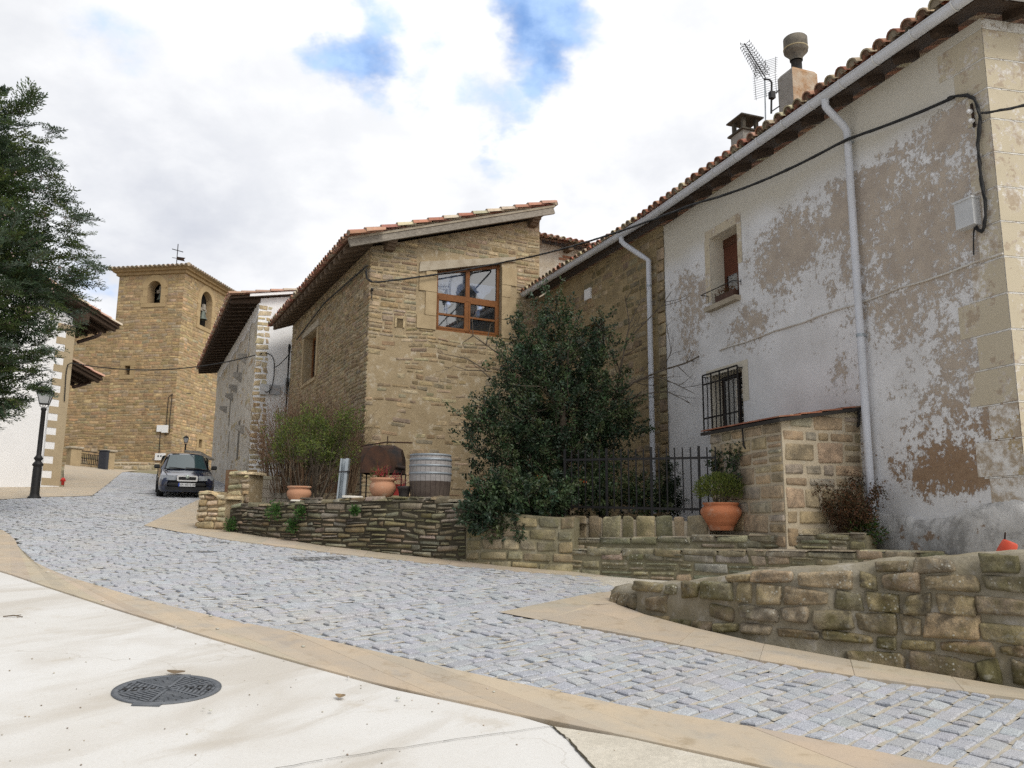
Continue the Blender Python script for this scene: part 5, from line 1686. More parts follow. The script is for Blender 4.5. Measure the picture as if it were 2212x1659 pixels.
 for row, (ww, zz) in enumerate(((.50, .09), (.62, .035))):
  for k in range(nv_):
   p = CF.pt(ru0, rz(ru0), ww) + s * (sl * k / nv_ - .05) + Vector((0, 0, zz))
   V = []
   K = 8
   for (q, r, lf) in ((0, .125, .03), (sl / nv_ + .08, .10, .0)):
    for m in range(K):
     t = math.pi * m / (K - 1)
     V.append(p + s * q + CF.n * math.cos(t) * r + Vector((0, 0, math.sin(t) * r * .95 + lf)))
   col = pick(PAL_TILE_NEW, rng, .2)
   vm.add(V, [(m, m + 1, K + m + 1, K + m) for m in range(K - 1)], 0, col, True)
   vm.add(V[:K], [tuple(range(K))], 0, (0.34, 0.27, 0.2))
   if row == 1 and k % 2:
    break
  if row == 0:
   continue
 vm.build('verge_tiles', M['tile'], root)
 mb = MB()
 P = [CF.pt(ru0 + .05, rz(ru0 + .05) - .045, .42), CF.pt(ru1, rz(ru1) - .045, .42), CF.pt(ru1, rz(ru1) - .045, -LY), CF.pt(ru0 + .05, rz(ru0 + .05) - .045, -LY)]
 mb.hexa(P + [p + Vector((0, 0, .03)) for p in P])
 mb.build('soffit_board', M['wood_mid'], root)
 for uu in (0.42, 4.45):
  mb = MB()
  z = rz(uu) - .26
  prof = [(-.2, 0), (.22, 0), (.22, -.02), (.30, .02), (.30, .05), (.38, .08), (.38, .11), (.46, .14), (.46, .17), (-.2, .17)]
  prof = [(-.2, -.10), (.20, -.10), (.24, -.04), (.30, -.04), (.33, .02), (.39, .02), (.41, .08), (.45, .08), (.45, .15), (-.2, .15)]
  mb.prism([CF.pt(uu - .11, z + b_, a_) for a_, b_ in prof], CF.d * .22)
  mb.build('purlin', M['wood_mid'], root)
 k = 0
 w = -0.05
 while w > -(LY + .1):
  mb = MB()
  pr = [(-.66, -.16), (-.62, -.20), (-.50, -.19), (0.05, -.16), (0.05, -.04), (-.66, -.04)]
  ring = [CF.pt(u_, rz(u_) + b_ + .0, w) for u_, b_ in pr]
  mb.prism(ring, -CF.n * .13)
  mb.build('rafter', M['wood_mid'], root)
  w -= .47
  k += 1
 mb = MB()
 q = CF.px(803, 645, .05)
 mb.tube([q + Vector((0, 0, .25)), q, q + Vector((.03, -.03, -.06))], .012, 6)
 mb.lathe([(0, 0), (.03, .0), (.03, .06), (0, .06)], q + Vector((0, 0, .2)), 10)
 mb.build('wall_hook', M['iron'], root)
 return root
BARN = make_barn()
def make_back_house():
 """low house whose tiled eave shows behind the barn's right end"""
 H = Fr(CF.pt(4.75, 0, -1.0), 63.5, 1)
 root = thing('plastered_house', 'small pale plastered house with pinkish tiles wedged behind the barn and the stone wing', 'house', H.pt(0, 2.0))
 zt = H.uv(1230, 545)[1]
 mb = MB()
 mb.hexa([H.pt(-.3, 1, 0), H.pt(4, 1, 0), H.pt(4, 1, -4), H.pt(-.3, 1, -4), H.pt(-.3, zt + .12, 0), H.pt(4, zt + .12, 0), H.pt(4, zt + .12, -4), H.pt(-.3, zt + .12, -4)])
 mb.build('wall', mortar_mat('patchy_plaster', (0.52, 0.47, 0.40), (0.44, 0.38, 0.30), streak=(0.62, 0.58, 0.52), amt=.5), root)
 mb = MB()
 rng = random.Random(2)
 for r in range(6):
  for c in range(5):
   if rng.random() < .75:
    mb.block(H.pt(1.15 + c * .27 + (r % 2) * .13, zt - .62 + r * .085, .0), H.d * .25, H.n * .012, Vector((0, 0, .07)), 0, jit((1, 1, 1), .2, rng))
 mb.build('exposed_brick', M['brick'], root)
 for uu in (.25, 1.3, 2.4):
  mb = MB()
  mb.block(H.pt(uu, zt - .05, -.1), H.d * .16, H.n * .42, Vector((0, 0, .17)))
  mb.build('rafter', M['wood_mid'], root)
 up = (-H.n * math.cos(math.radians(16)) + Vector((0, 0, math.sin(math.radians(16)))))
 mb = MB()
 tiles(mb, H.pt(-.3, zt + .12, .42), H.d, up, 4.3, 3.0, PAL_TILE_PINK + PAL_TILE_NEW, wd=.2, seed=77)
 mb.build('roof', M['tile'], root)
make_back_house()
# ------------------------------------------------------------------ house D beyond the barn
D0 = ray(553, 760) / ray(553, 760).y * 28.2
DF = Fr(D0, 65.5, 1)
DL = Fr(D0, -24.6, -1)
def make_house_d():
 root = thing('grey_rendered_house', 'house with long grey weathered side wall, white gable and deep dark eaves beyond the barn', 'house', DF.pt(0, 1.0))
 ztl = DL.uv(551, 672)[1]
 LD = 15.0
 zb = 0.4
 rs = 0.19
 mb = MB()
 mb.add([DL.pt(0, zb), DL.pt(LD, zb), DL.pt(LD, ztl + .1), DL.pt(0, ztl + .1)], [(0, 1, 2, 3)], 0)
 R = 6.0
 tp = lambda u: ztl + .22 + rs * u
 mb.add([DF.pt(0, zb), DF.pt(R, zb), DF.pt(R, tp(R)), DF.pt(0, tp(0))], [(0, 1, 2, 3)], 1)
 mb.add([DF.pt(R, zb), DF.pt(R, tp(R)), DF.pt(R, tp(R), -LD), DF.pt(R, zb, -LD)], [(0, 1, 2, 3)], 1)
 mb.add([DL.pt(LD, zb), DL.pt(LD, ztl + .1), DL.pt(LD, tp(R), -R), DL.pt(LD, zb, -R)], [(0, 1, 2, 3)], 0)
 stonework(mb, DF.pt, [(-.03, zb), (.55, zb), (.42, ztl - 1.5), (.48, ztl), (-.03, ztl)], [], PAL_PALE, (0.13, 0.27), (0.2, 0.36), 0.035, 0.012, 81, mat=2, jitter=.28)
 stonework(mb, DL.pt, [(0, zb), (LD, zb), (LD, ztl - .5), (0, ztl - .5)], [], PAL_PALE, (0.12, 0.26), (0.2, 0.6), 0.03, 0.004, 82, mat=2, smear=lambda u, v: 1.15)
 n = 40
 V = []
 for i in range(n):
  u = LD * i / (n - 1)
  V += [DL.pt(u, ztl + .1, .012), DL.pt(u, ztl - .42 - .22 * mnoise.noise(Vector((u * .9, 0, 0))), .012)]
 mb.add(V, [(2 * i, 2 * i + 2, 2 * i + 3, 2 * i + 1) for i in range(n - 1)], 1)
 for u, l in ((2.2, 1.6), (6.0, .8), (9.0, 1.3)):
  V = [DL.pt(u - .06, ztl - .2, .014), DL.pt(u + .10, ztl - .2, .014), DL.pt(u + .05, ztl - l, .014), DL.pt(u - .02, ztl - l, .014)]
  mb.add(V, [(0, 1, 2, 3)], 1)
 mb.build('wall', [M['render_d'], M['white_rough'], M['stone_clean']], root)
 for (x, y, s) in ((533, 775, .30), (522, 815, .3), (512, 840, .26), (503, 858, .24), (490, 885, .24), (527, 928, .26)):
  u, v = DL.uv(x, y)
  mb = MB()
  h = s * 1.25
  mb.prism([DL.pt(u, v - h / 2, 0), DL.pt(u, v + h / 2, 0), DL.pt(u, v + h / 2, .30), DL.pt(u, v + h * .1, .30)], DL.d * s * .8)
  mb.build('corbel', M['chim'], root)
 for (x, y, wd, h) in ((513, 800, .5, .5), (497, 880, .35, 1.6), (515, 950, .6, 1.5), (494, 955, .3, .9)):
  u, v = DL.uv(x, y)
  mb = MB()
  mb.block(DL.pt(u - wd / 2, v - h / 2, -.2), DL.d * wd, DL.n * .205, Vector((0, 0, h)))
  mb.build('blocked_opening', plain('dark_infill', (0.13, 0.115, 0.09), (0.19, 0.17, 0.14), 3.0), root)
 OV = 1.0
 rz = lambda u: ztl + .28 + rs * u
 s = (DF.d + Vector((0, 0, rs))).normalized()
 mb = MB()
 tiles(mb, DF.pt(-OV, rz(-OV) + .06, .28), -DF.n, s, LD + .3, (R + OV) * math.sqrt(1 + rs * rs), PAL_TILE_NEW + PAL_TILE_PINK, wd=.25, ex=.46, seed=83)
 mb.build('roof', M['tile'], root)
 mb = MB()
 P = [DF.pt(-OV + .03, rz(-OV) - .03, .2), DF.pt(R, rz(R) - .03, .2), DF.pt(R, rz(R) - .03, -LD), DF.pt(-OV + .03, rz(-OV) - .03, -LD)]
 mb.hexa(P + [p + Vector((0, 0, .07)) for p in P])
 mb.build('soffit_board', M['wood_dark'], root)
 mb = MB()
 mb.hexa([DF.pt(-.35, rz(-.35) - .02, .012), DF.pt(R, rz(R) - .02, .012), DF.pt(R, rz(R) - .02, .27), DF.pt(-.35, rz(-.35) - .02, .27), DF.pt(-.35, rz(-.35) + .07, .0), DF.pt(R, rz(R) + .07, .0), DF.pt(R, rz(R) + .07, .27), DF.pt(-.35, rz(-.35) + .07, .27)])
 mb.build('verge_bed', M['white_flat'], root)
 w = .02
 while w > -LD:
  mb = MB()
  ring = [DF.pt(a_, rz(a_) + b_, w) for a_, b_ in ((-OV + .05, -.05), (-OV + .05, -.17), (0.05, -.22), (0.05, -.05))]
  mb.prism(ring, -DF.n * .16)
  mb.build('rafter', M['wood_dark'], root)
  w -= .62
 return root
HD = make_house_d()
def make_d_boxes():
 u, v = DF.uv(579, 843)
 root = thing('meter_cabinet', 'grey double meter cabinet low on the white gable with cable curling below', 'electrical box', DF.pt(u, v - .25))
 mb = MB()
 mb.block(DF.pt(u - .28, v - .17, 0), DF.d * .30, DF.n * .16, Vector((0, 0, .36)))
 mb.build('door', M['grey_box'], root)
 mb = MB()
 mb.block(DF.pt(u + .05, v - .15, 0), DF.d * .34, DF.n * .14, Vector((0, 0, .34)))
 mb.build('door', plain('darker_grey_box', (0.42, 0.43, 0.45), (0.38, 0.39, 0.41)), root)
 u2, v2 = DF.uv(626, 837)
 mb = MB()
 mb.block(DF.pt(u2 - .18, v2 - .3, 0), DF.d * .3, DF.n * .14, Vector((0, 0, .6)))
 o = mb.build('meter_box', M['steel'])
 tag(o, 'tall bluish grey meter box on the white gable right beside the barn corner', 'electrical box')
make_d_boxes()
# ------------------------------------------------------------------ white house E on the left
E0 = ray(150, 830) / ray(150, 830).y * 28.0
EF = Fr(E0, 30.0, 1)           # gable wall we see; u negative = to the left
ES = Fr(E0, -60.0, 1)          # eaves side, hidden behind the corner
def make_house_e():
 root = thing('white_quoined_house', 'smooth bright white house with beige toothed quoins and two dark timber eaves on the left', 'house', EF.pt(-1, 0.6))
 zt = EF.uv(160, 690)[1]
 u1, z1 = EF.uv(124, 662)
 u2, z2 = EF.uv(160, 684)
 sl = (z1 - z2) / (u2 - u1)
 L = 9.0
 zb = -0.4
 top = lambda u: zt - sl * u
 mb = MB()
 mb.add([EF.pt(0, zb), EF.pt(0, top(0)), EF.pt(-L, top(-L)), EF.pt(-L, zb)], [(0, 1, 2, 3)])
 mb.add([EF.pt(0, zb), EF.pt(0, zb, -6), EF.pt(0, zt, -6), EF.pt(0, zt)], [(0, 1, 2, 3)])
 mb.add([EF.pt(0, zb, -6), EF.pt(-L, zb, -6), EF.pt(-L, top(-L), -6), EF.pt(0, zt, -6)], [(0, 1, 2, 3)])
 mb.add([EF.pt(-L, zb, -6), EF.pt(-L, zb, 0), EF.pt(-L, top(-L), 0), EF.pt(-L, top(-L), -6)], [(0, 1, 2, 3)])
 mb.build('wall', M['white_flat'], root)
 mb = MB()
 z = EF.uv(150, 702)[1]
 z_end = EF.uv(140, 1050)[1]
 n = 23
 h = (z - z_end) / n
 for k in range(n):
  w = 0.62 if k % 2 == 0 else 0.30
  mb.block(EF.pt(-w, z - h * (k + 1) + .0005, -.02), EF.d * (w + .012), EF.n * .032, Vector((0, 0, h - .001)))
  mb.block(EF.pt(.0, z - h * (k + 1) + .0005, -w), EF.d * .013, -EF.n * -w, Vector((0, 0, h - .001)))
 mb.build('quoins', M['beige_paint'], root)
 mb = MB()
 zz0 = EF.uv(139, 800)[1]
 mb.tube([EF.pt(-.66, zz0 - .2, .02), EF.pt(-.66, z_end + .15, .02)], .018, 6)
 mb.build('conduit', M['grey_box'], root)
 def eave(zc, over_u, depth, w_front, name_k):
  """rake + overhang beyond the corner: roof plane falling along +u"""
  rz = lambda u: zc - sl * u
  up = (-EF.d + Vector((0, 0, sl))).normalized()
  mb = MB()
  tiles(mb, EF.pt(over_u, rz(over_u) + .12, w_front), -EF.n, up, depth + w_front, (over_u + (L if name_k == 0 else .3)) * math.sqrt(1 + sl * sl), PAL_TILE_PINK, wd=.25, ex=.45, seed=90 + name_k)
  r = mb.build('roof', M['tile'], root)
  mb = MB()
  uL = -L if name_k == 0 else -.2
  P = [EF.pt(over_u, rz(over_u) + .02, w_front - .03), EF.pt(uL, rz(uL) + .02, w_front - .03), EF.pt(uL, rz(uL) + .02, -depth), EF.pt(over_u, rz(over_u) + .02, -depth)]
  mb.hexa(P + [p + Vector((0, 0, .07)) for p in P])
  mb.build('soffit_board', M['wood_dark'], root)
  w = w_front - .10
  while w > -depth:
   mb = MB()
   ring = [EF.pt(a, rz(a) + b, w) for a, b in ((over_u - .08, .015), (over_u - .08, -.11), (-.1, -.14), (-.1, .015))]
   mb.prism(ring, -EF.n * .13)
   mb.build('rafter', M['wood_dark'], root)
   w -= .55
 eave(zt + .34, 1.32, 5.5, .55, 0)
 mb = MB()
 mb.beam(EF.pt(.02, zt + .02, -2), EF.pt(.02, zt + .02, .5), .30, .30)
 mb.build('purlin', M['wood_dark'], root)
 mb = MB()
 q = EF.pt(.02, zt + .02, .6)
 zl = EF.uv(165, 800, -1.0)[1]
 rz = None
 mb = MB()
 mb.hexa([EF.pt(-.1, zb, -1.4), EF.pt(.0, zb, -1.4), EF.pt(.0, zb, -6), EF.pt(-.1, zb, -6), EF.pt(-.1, zl, -1.4), EF.pt(.0, zl, -1.4), EF.pt(.0, zl, -6), EF.pt(-.1, zl, -6)])
 mb.build('annex_wall', M['white_flat'], root)
 def lean(zc, over_u, d0, d1):
  rz = lambda u: zc - sl * u
  up = (-EF.d + Vector((0, 0, sl))).normalized()
  mb = MB()
  tiles(mb, EF.pt(over_u, rz(over_u) + .10, -d0), -EF.n, up, d1 - d0, (over_u - .02) * math.sqrt(1 + sl * sl), PAL_TILE_PINK, wd=.25, ex=.45, seed=97)
  mb.build('annex_roof', M['tile'], root)
  mb = MB()
  P = [EF.pt(over_u, rz(over_u), -d0), EF.pt(.02, rz(.02), -d0), EF.pt(.02, rz(.02), -d1), EF.pt(over_u, rz(over_u), -d1)]
  mb.hexa(P + [p + Vector((0, 0, .07)) for p in P])
  mb.build('soffit_board', M['wood_dark'], root)
  w = -d0 - .06
  while w > -d1:
   mb = MB()
   ring = [EF.pt(a, rz(a) + b, w) for a, b in ((over_u - .08, -.005), (over_u - .08, -.12), (.02, -.15), (.02, -.005))]
   mb.prism(ring, -EF.n * .13)
   mb.build('rafter', M['wood_dark'], root)
   w -= .5
 ztip = EF.uv(222, 822, -.3)[1]
 utip = EF.uv(222, 822, -.3)[0]
 lean(ztip + sl * utip, utip, .3, 4.5)
 for (a, b, c, d) in (((218, 712), (215, 723), (205, 728), (168, 739)), ((191, 815), (190, 826), (184, 829), (158, 836))):
  mb = MB()
  w = -.9
  pts = [EF.px(a[0], a[1], w), EF.px(b[0], b[1], w), EF.px(c[0], c[1], w), EF.px(d[0], d[1], w + .1)]
  mb.tube(pts, .065, 10)
  mb.build('downpipe', M['copper'], root)
 mb = MB()
 mb.tube([EF.pt(.06, EF.uv(160, 836)[1], -.35), EF.pt(.06, EF.uv(140, 1000)[1], -.35)], .05, 10)
 mb.build('downpipe', M['copper'], root)
 return root
HE = make_house_e()
# ------------------------------------------------------------------ church
T0 = ray(385, 780) / ray(385, 780).y * 50.0
TF = Fr(T0, -80.0, -1)         # broad face, u to the left
TR = Fr(T0, 8.0, 1)            # right face, u away from us
def arch(u0, u1, v0, v1, n=9):
 """outline of a round-headed opening"""
 r = (u1 - u0) / 2
 c = (u0 + u1) / 2
 return [(u0, v0), (u1, v0)] + [(c + r * math.cos(math.pi * k / n), v1 - r + r * math.sin(math.pi * k / n)) for k in range(n + 1)]
def make_church():
 root = thing('church', 'old golden rubble church with a square bell tower and arched belfry openings', 'church', TF.pt(2, 2.6))
 zb = 2.2
 uL, zc = TF.uv(257, 612)
 zc = TF.uv(405, 590)[1]
 WR = TR.uv(487, 640)[0]
 WF = uL
 zn = TF.uv(200, 712)[1]
 LN = WF + 11.0
 a0 = TF.uv(346, 655)[0]; a1 = TF.uv(317, 655)[0]; av0 = TF.uv(332, 655)[1]; av1 = TF.uv(332, 607)[1]
 b0 = TR.uv(430, 700)[0]; b1 = TR.uv(455, 700)[0]; bv0 = TR.uv(440, 706)[1]; bv1 = TR.uv(443, 628)[1]
 s0 = TF.uv(281, 803)[0]; s1 = TF.uv(269, 803)[0]; sv0 = TF.uv(275, 810)[1]; sv1 = TF.uv(275, 790)[1]
 c0, cv0 = TR.uv(428, 967); c1, cv1 = TR.uv(436, 950)
 mb = MB()
 def face(fr, L, z0, z1, holes):
  us = ticks(0, L, 2.5, [x for h in holes for x in h[:2]]); vs = ticks(z0, z1, 2.5, [x for h in holes for x in h[2:]])
  grid_wall(mb, fr, us, vs, holes, lambda u, v: 0, lambda u, v: (1, 1, 1))
 hA = (a0, a1, av0, av1); hB = (b0, b1, bv0, bv1); hS = (s0, s1, sv0, sv1); hC = (min(c0, c1), max(c0, c1), cv0, cv1)
 face(TF, WF, zb, zc, [hA, hS]); face(TR, WR, zb, zc, [hB, hC])
 for fr, h in ((TF, hA), (TF, hS), (TR, hB), (TR, hC)):
  reveal(mb, fr, h, .75, 0)
 mb.add([TF.pt(WF, zb), TF.pt(WF, zc), TF.pt(WF, zc, -WR), TF.pt(WF, zb, -WR)], [(0, 1, 2, 3)])
 mb.add([TR.pt(WR, zb), TR.pt(WR, zc), TR.pt(WR, zc, -WF), TR.pt(WR, zb, -WF)], [(0, 1, 2, 3)])
 for fr, h in ((TF, hA), (TR, hB)):
  ar = arch(h[0], h[1], h[2], h[3])
  r = (h[1] - h[0]) / 2
  for half in (0, 1):
   pts = [q for q in ar[2:] if (q[0] >= (h[0] + h[1]) / 2 - 1e-6) == (half == 0)]
   cor = (h[1], h[3]) if half == 0 else (h[0], h[3])
   for k in range(len(pts) - 1):
    tri = [cor, pts[k], pts[k + 1]]
    mb.prism([fr.pt(q[0], q[1], -.001) for q in tri], -fr.n * .7, 0)
 pad = .42
 rows, lens = (0.13, 0.23), (0.25, 0.65)
 stonework(mb, TF.pt, [(-.03, zb), (WF, zb), (WF, zc), (-.03, zc)], [(a0 - pad, a1 + pad, av0 - .3, av1 + .35), (s0 - .35, s1 + .35, sv0 - .3, sv1 + .3)], PAL_CHURCH, rows, lens, .026, .010, 101, grid=(5, 5), warp=.10, jitter=.2, cvar=.2)
 stonework(mb, TR.pt, [(-.03, zb), (WR, zb), (WR, zc), (-.03, zc)], [(b0 - pad, b1 + pad, bv0 - .3, bv1 + .35), (hC[0] - .2, hC[1] + .2, cv0 - .2, cv1 + .2)], PAL_CHURCH, rows, lens, .026, .010, 102, grid=(5, 5), warp=.10, jitter=.2, cvar=.2)
 mb.build('tower', [M['mortar_far'], M['stone_far']], root)
 for fr, h, ring in ((TF, hA, True), (TR, hB, True), (TF, hS, False), (TR, hC, False)):
  mb = MB()
  p = .40 if ring else .32
  if ring:
   r = (h[1] - h[0]) / 2; c = (h[0] + h[1]) / 2; vs = h[3] - r
   n = 12
   inn = [(c + r * math.cos(math.pi * k / n), vs + r * math.sin(math.pi * k / n)) for k in range(n + 1)]
   out = [(c + (r + p) * math.cos(math.pi * k / n), vs + (r + p) * math.sin(math.pi * k / n)) for k in range(n + 1)]
   for k in range(n):
    mb.prism([fr.pt(*inn[k], -.05), fr.pt(*out[k], -.05), fr.pt(*out[k + 1], -.05), fr.pt(*inn[k + 1], -.05)], fr.n * .09)
   top = vs
  else:
   top = h[3]
   mb.block(fr.pt(h[0] - p, h[3] + .002, -.05), fr.d * (h[1] - h[0] + 2 * p), fr.n * .085, Vector((0, 0, .28)))
  z = h[2]
  k = 0
  while z < top - .05:
   hh = min(.45, top - z)
   for sg in (0, 1):
    ww = p * (1.15 if (k + sg) % 2 else .8)
    if sg == 0:
     mb.block(fr.pt(h[0] - ww, z + .005, -.05), fr.d * (ww - .002), fr.n * .085, Vector((0, 0, hh - .01)))
    else:
     mb.block(fr.pt(h[1] + .002, z + .005, -.05), fr.d * ww, fr.n * .085, Vector((0, 0, hh - .01)))
   z += hh; k += 1
  mb.block(fr.pt(h[0] - p * .9, h[2] - .25, -.05), fr.d * (h[1] - h[0] + 1.8 * p), fr.n * .10, Vector((0, 0, .245)))
  mb.build('window_surround', plain('church_dressed_stone', (0.42, 0.31, 0.175), (0.36, 0.26, 0.14), 2.0, .95, .3, 14.0), root)
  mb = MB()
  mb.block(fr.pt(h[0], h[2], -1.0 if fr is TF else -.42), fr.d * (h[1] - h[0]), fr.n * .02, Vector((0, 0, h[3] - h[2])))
  mb.build('dark_opening', M['black'], root)  # black sheet stands in for the shade inside the opening
 for fr, h, k in ((TF, hA, .62), (TR, hB, .55)):
  c = fr.pt(h[0] + (h[1] - h[0]) * (.33 if fr is TF else .5), h[2] + (h[3] - h[2]) * .22, -.55 if fr is TF else -.22)
  mb = MB()
  s = (h[1] - h[0]) * k * (1.0 if fr is TF else .8)
  mb.lathe([(0.50 * s, 0), (.47 * s, .06 * s), (.36 * s, .3 * s), (.28 * s, .6 * s), (.22 * s, .85 * s), (.12 * s, .95 * s), (0, .98 * s)], c, 18)
  be = mb.build('bell', M['bronze'], root)
  mb = MB()
  mb.beam(c + Vector((0, 0, s * 1.0)) - fr.d * s * .55, c + Vector((0, 0, s * 1.0)) + fr.d * s * .55, .14, .2)
  mb.prism([c + Vector((0, 0, s * 1.0)) - fr.d * s * .3, c + Vector((0, 0, s * 1.0)) + fr.d * s * .3, c + Vector((0, 0, s * 1.6)) + fr.d * s * .18, c + Vector((0, 0, s * 1.6)) - fr.d * s * .18], fr.n * .12)
  mb.build('headstock', M['wood_grey'], be)
 mb = MB()
 for k, (o, z0, h) in enumerate(((.14, zc, .20), (.30, zc + .2, .16))):
  c00 = TF.pt(0, 0); ring = []
  F0, R0 = TF.d, TR.d
  P = [T0_ for T0_ in ()]
  corners = [(-o, -o), (WF + o, -o), (WF + o, WR + o), (-o, WR + o)]
  for (x, y) in corners:
   q = TF.O + TF.d * x + TR.d * y
   ring.append(Vector((q.x, q.y, z0)))
  mb.prism(ring, Vector((0, 0, h)), 0)
 mb.build('cornice', plain('cornice_stone', (0.36, 0.25, 0.13), (0.28, 0.19, 0.10), 3.0, .95, .3, 14.0), root)
 zr = zc + .36
 o = .50
 cor = []
 for (x, y) in ((-o, -o), (WF + o, -o), (WF + o, WR + o), (-o, WR + o)):
  q = TF.O + TF.d * x + TR.d * y
  cor.append(Vector((q.x, q.y, zr)))
 apex = (cor[0] + cor[1] + cor[2] + cor[3]) / 4 + Vector((0, 0, .62))
 mb = MB()
 mb.add(cor + [apex], [(0, 1, 4), (1, 2, 4), (2, 3, 4), (3, 0, 4), (3, 2, 1, 0)], 0, (.40, .32, .23))
 rng = random.Random(6)
 pal = [(0.42, 0.33, 0.23), (0.48, 0.41, 0.31), (0.38, 0.26, 0.18), (0.34, 0.29, 0.22)]
 for k in range(4):
  a, b = cor[k], cor[(k + 1) % 4]
  L = (b - a).length
  n = int(L / .30)
  mid = (a + b) / 2
  sdir = (apex - mid)
  H = sdir.length
  sdir.normalize()
  e = (b - a).normalized()
  nn = e.cross(sdir); nn = nn if nn.z > 0 else -nn
  for i in range(n):
   t = (i + .5) / n
   ln = H * (1 - abs(2 * t - 1))
   p = a + e * L * t
   j = 0.0
   while j < ln - .1:
    seg = min(.5, ln - j)
    V = []
    for (q, r) in ((j - .06, .125), (j + seg, .10)):
     for m in range(5):
      th = math.pi * m / 4
      V.append(p + sdir * q + e * math.cos(th) * r + nn * (math.sin(th) * r + .02))
    mb.add(V, [(m, m + 1, 6 + m, 5 + m) for m in range(4)], 0, pick(pal, rng, .2), True)
    mb.add(V[:5], [(0, 1, 2, 3, 4)], 0, (.2, .16, .12))
    j += .45
 for k in range(4):
  mb.tube([cor[k] + Vector((0, 0, .06)), apex + Vector((0, 0, .06))], .12, 8, 0, (.44, .37, .28))
 mb.build('tower_roof', M['tile'], root)
 mb = MB()
 mb.add([TF.pt(WF, zb, -.03), TF.pt(LN, zb, -.03), TF.pt(LN, zn, -.03), TF.pt(WF, zn, -.03)], [(0, 1, 2, 3)])
 mb.add([TF.pt(LN, zb, -.03), TF.pt(LN, zb, -7), TF.pt(LN, zn + 1, -7), TF.pt(LN, zn, -.03)], [(0, 1, 2, 3)])
 stonework(mb, lambda u, v, w: TF.pt(u, v, w - .03), [(WF, zb), (LN, zb), (LN, zn), (WF, zn)], [], PAL_CHURCH, rows, lens, .026, .010, 103, grid=(5, 5), warp=.10, jitter=.2, cvar=.2)
 mb.build('nave', [M['mortar_far'], M['stone_far']], root)
 up = (-TF.n * math.cos(math.radians(17)) + Vector((0, 0, math.sin(math.radians(17)))))
 mb = MB()
 tiles(mb, TF.pt(WF + .02, zn - .0, .25), TF.d, up, LN - WF, 6.0, pal, wd=.3, ex=.5, seed=104)
 mb.build('nave_roof', M['tile'], root)
 z0 = 2.2
 zt = TF.uv(300, 1000)[1]
 BW = Fr(TF.pt(0, 0, .35), -80, -1)
 ub = TF.uv(222, 1010)[0]
 mb = MB()
 mb.hexa([BW.pt(.2, z0, -.35), BW.pt(ub, z0, -.35), BW.pt(ub, z0, 0), BW.pt(.2, z0, 0), BW.pt(.2, zt, -.35), BW.pt(ub, zt + .1, -.35), BW.pt(ub, zt, 0), BW.pt(.2, zt - .1, 0)])
 stonework(mb, BW.pt, [(.2, z0), (ub, z0), (ub, zt), (.2, zt - .1)], [], PAL_PALE, (.2, .36), (.3, .8), .05, .03, 105)
 mb.build('base_course', [M['mortar_light'], M['stone_clean']], root)
 mb = MB()
 for pts in (((412, 850), (372, 851), (364, 858), (358, 930)), ((372, 851), (367, 905), (366, 935), (357, 940), (356, 935)), ((346, 934), (344, 975), (342, 982))):
  mb.tube([TF.px(x, y, .06) if x < 384 else TR.px(x, y, .06) for x, y in pts], .022, 5)
 mb.build('wall_cable', M['cable'], root)
 return root, apex, zc, WF
CH, APEX, ZCT, TWF = make_church()
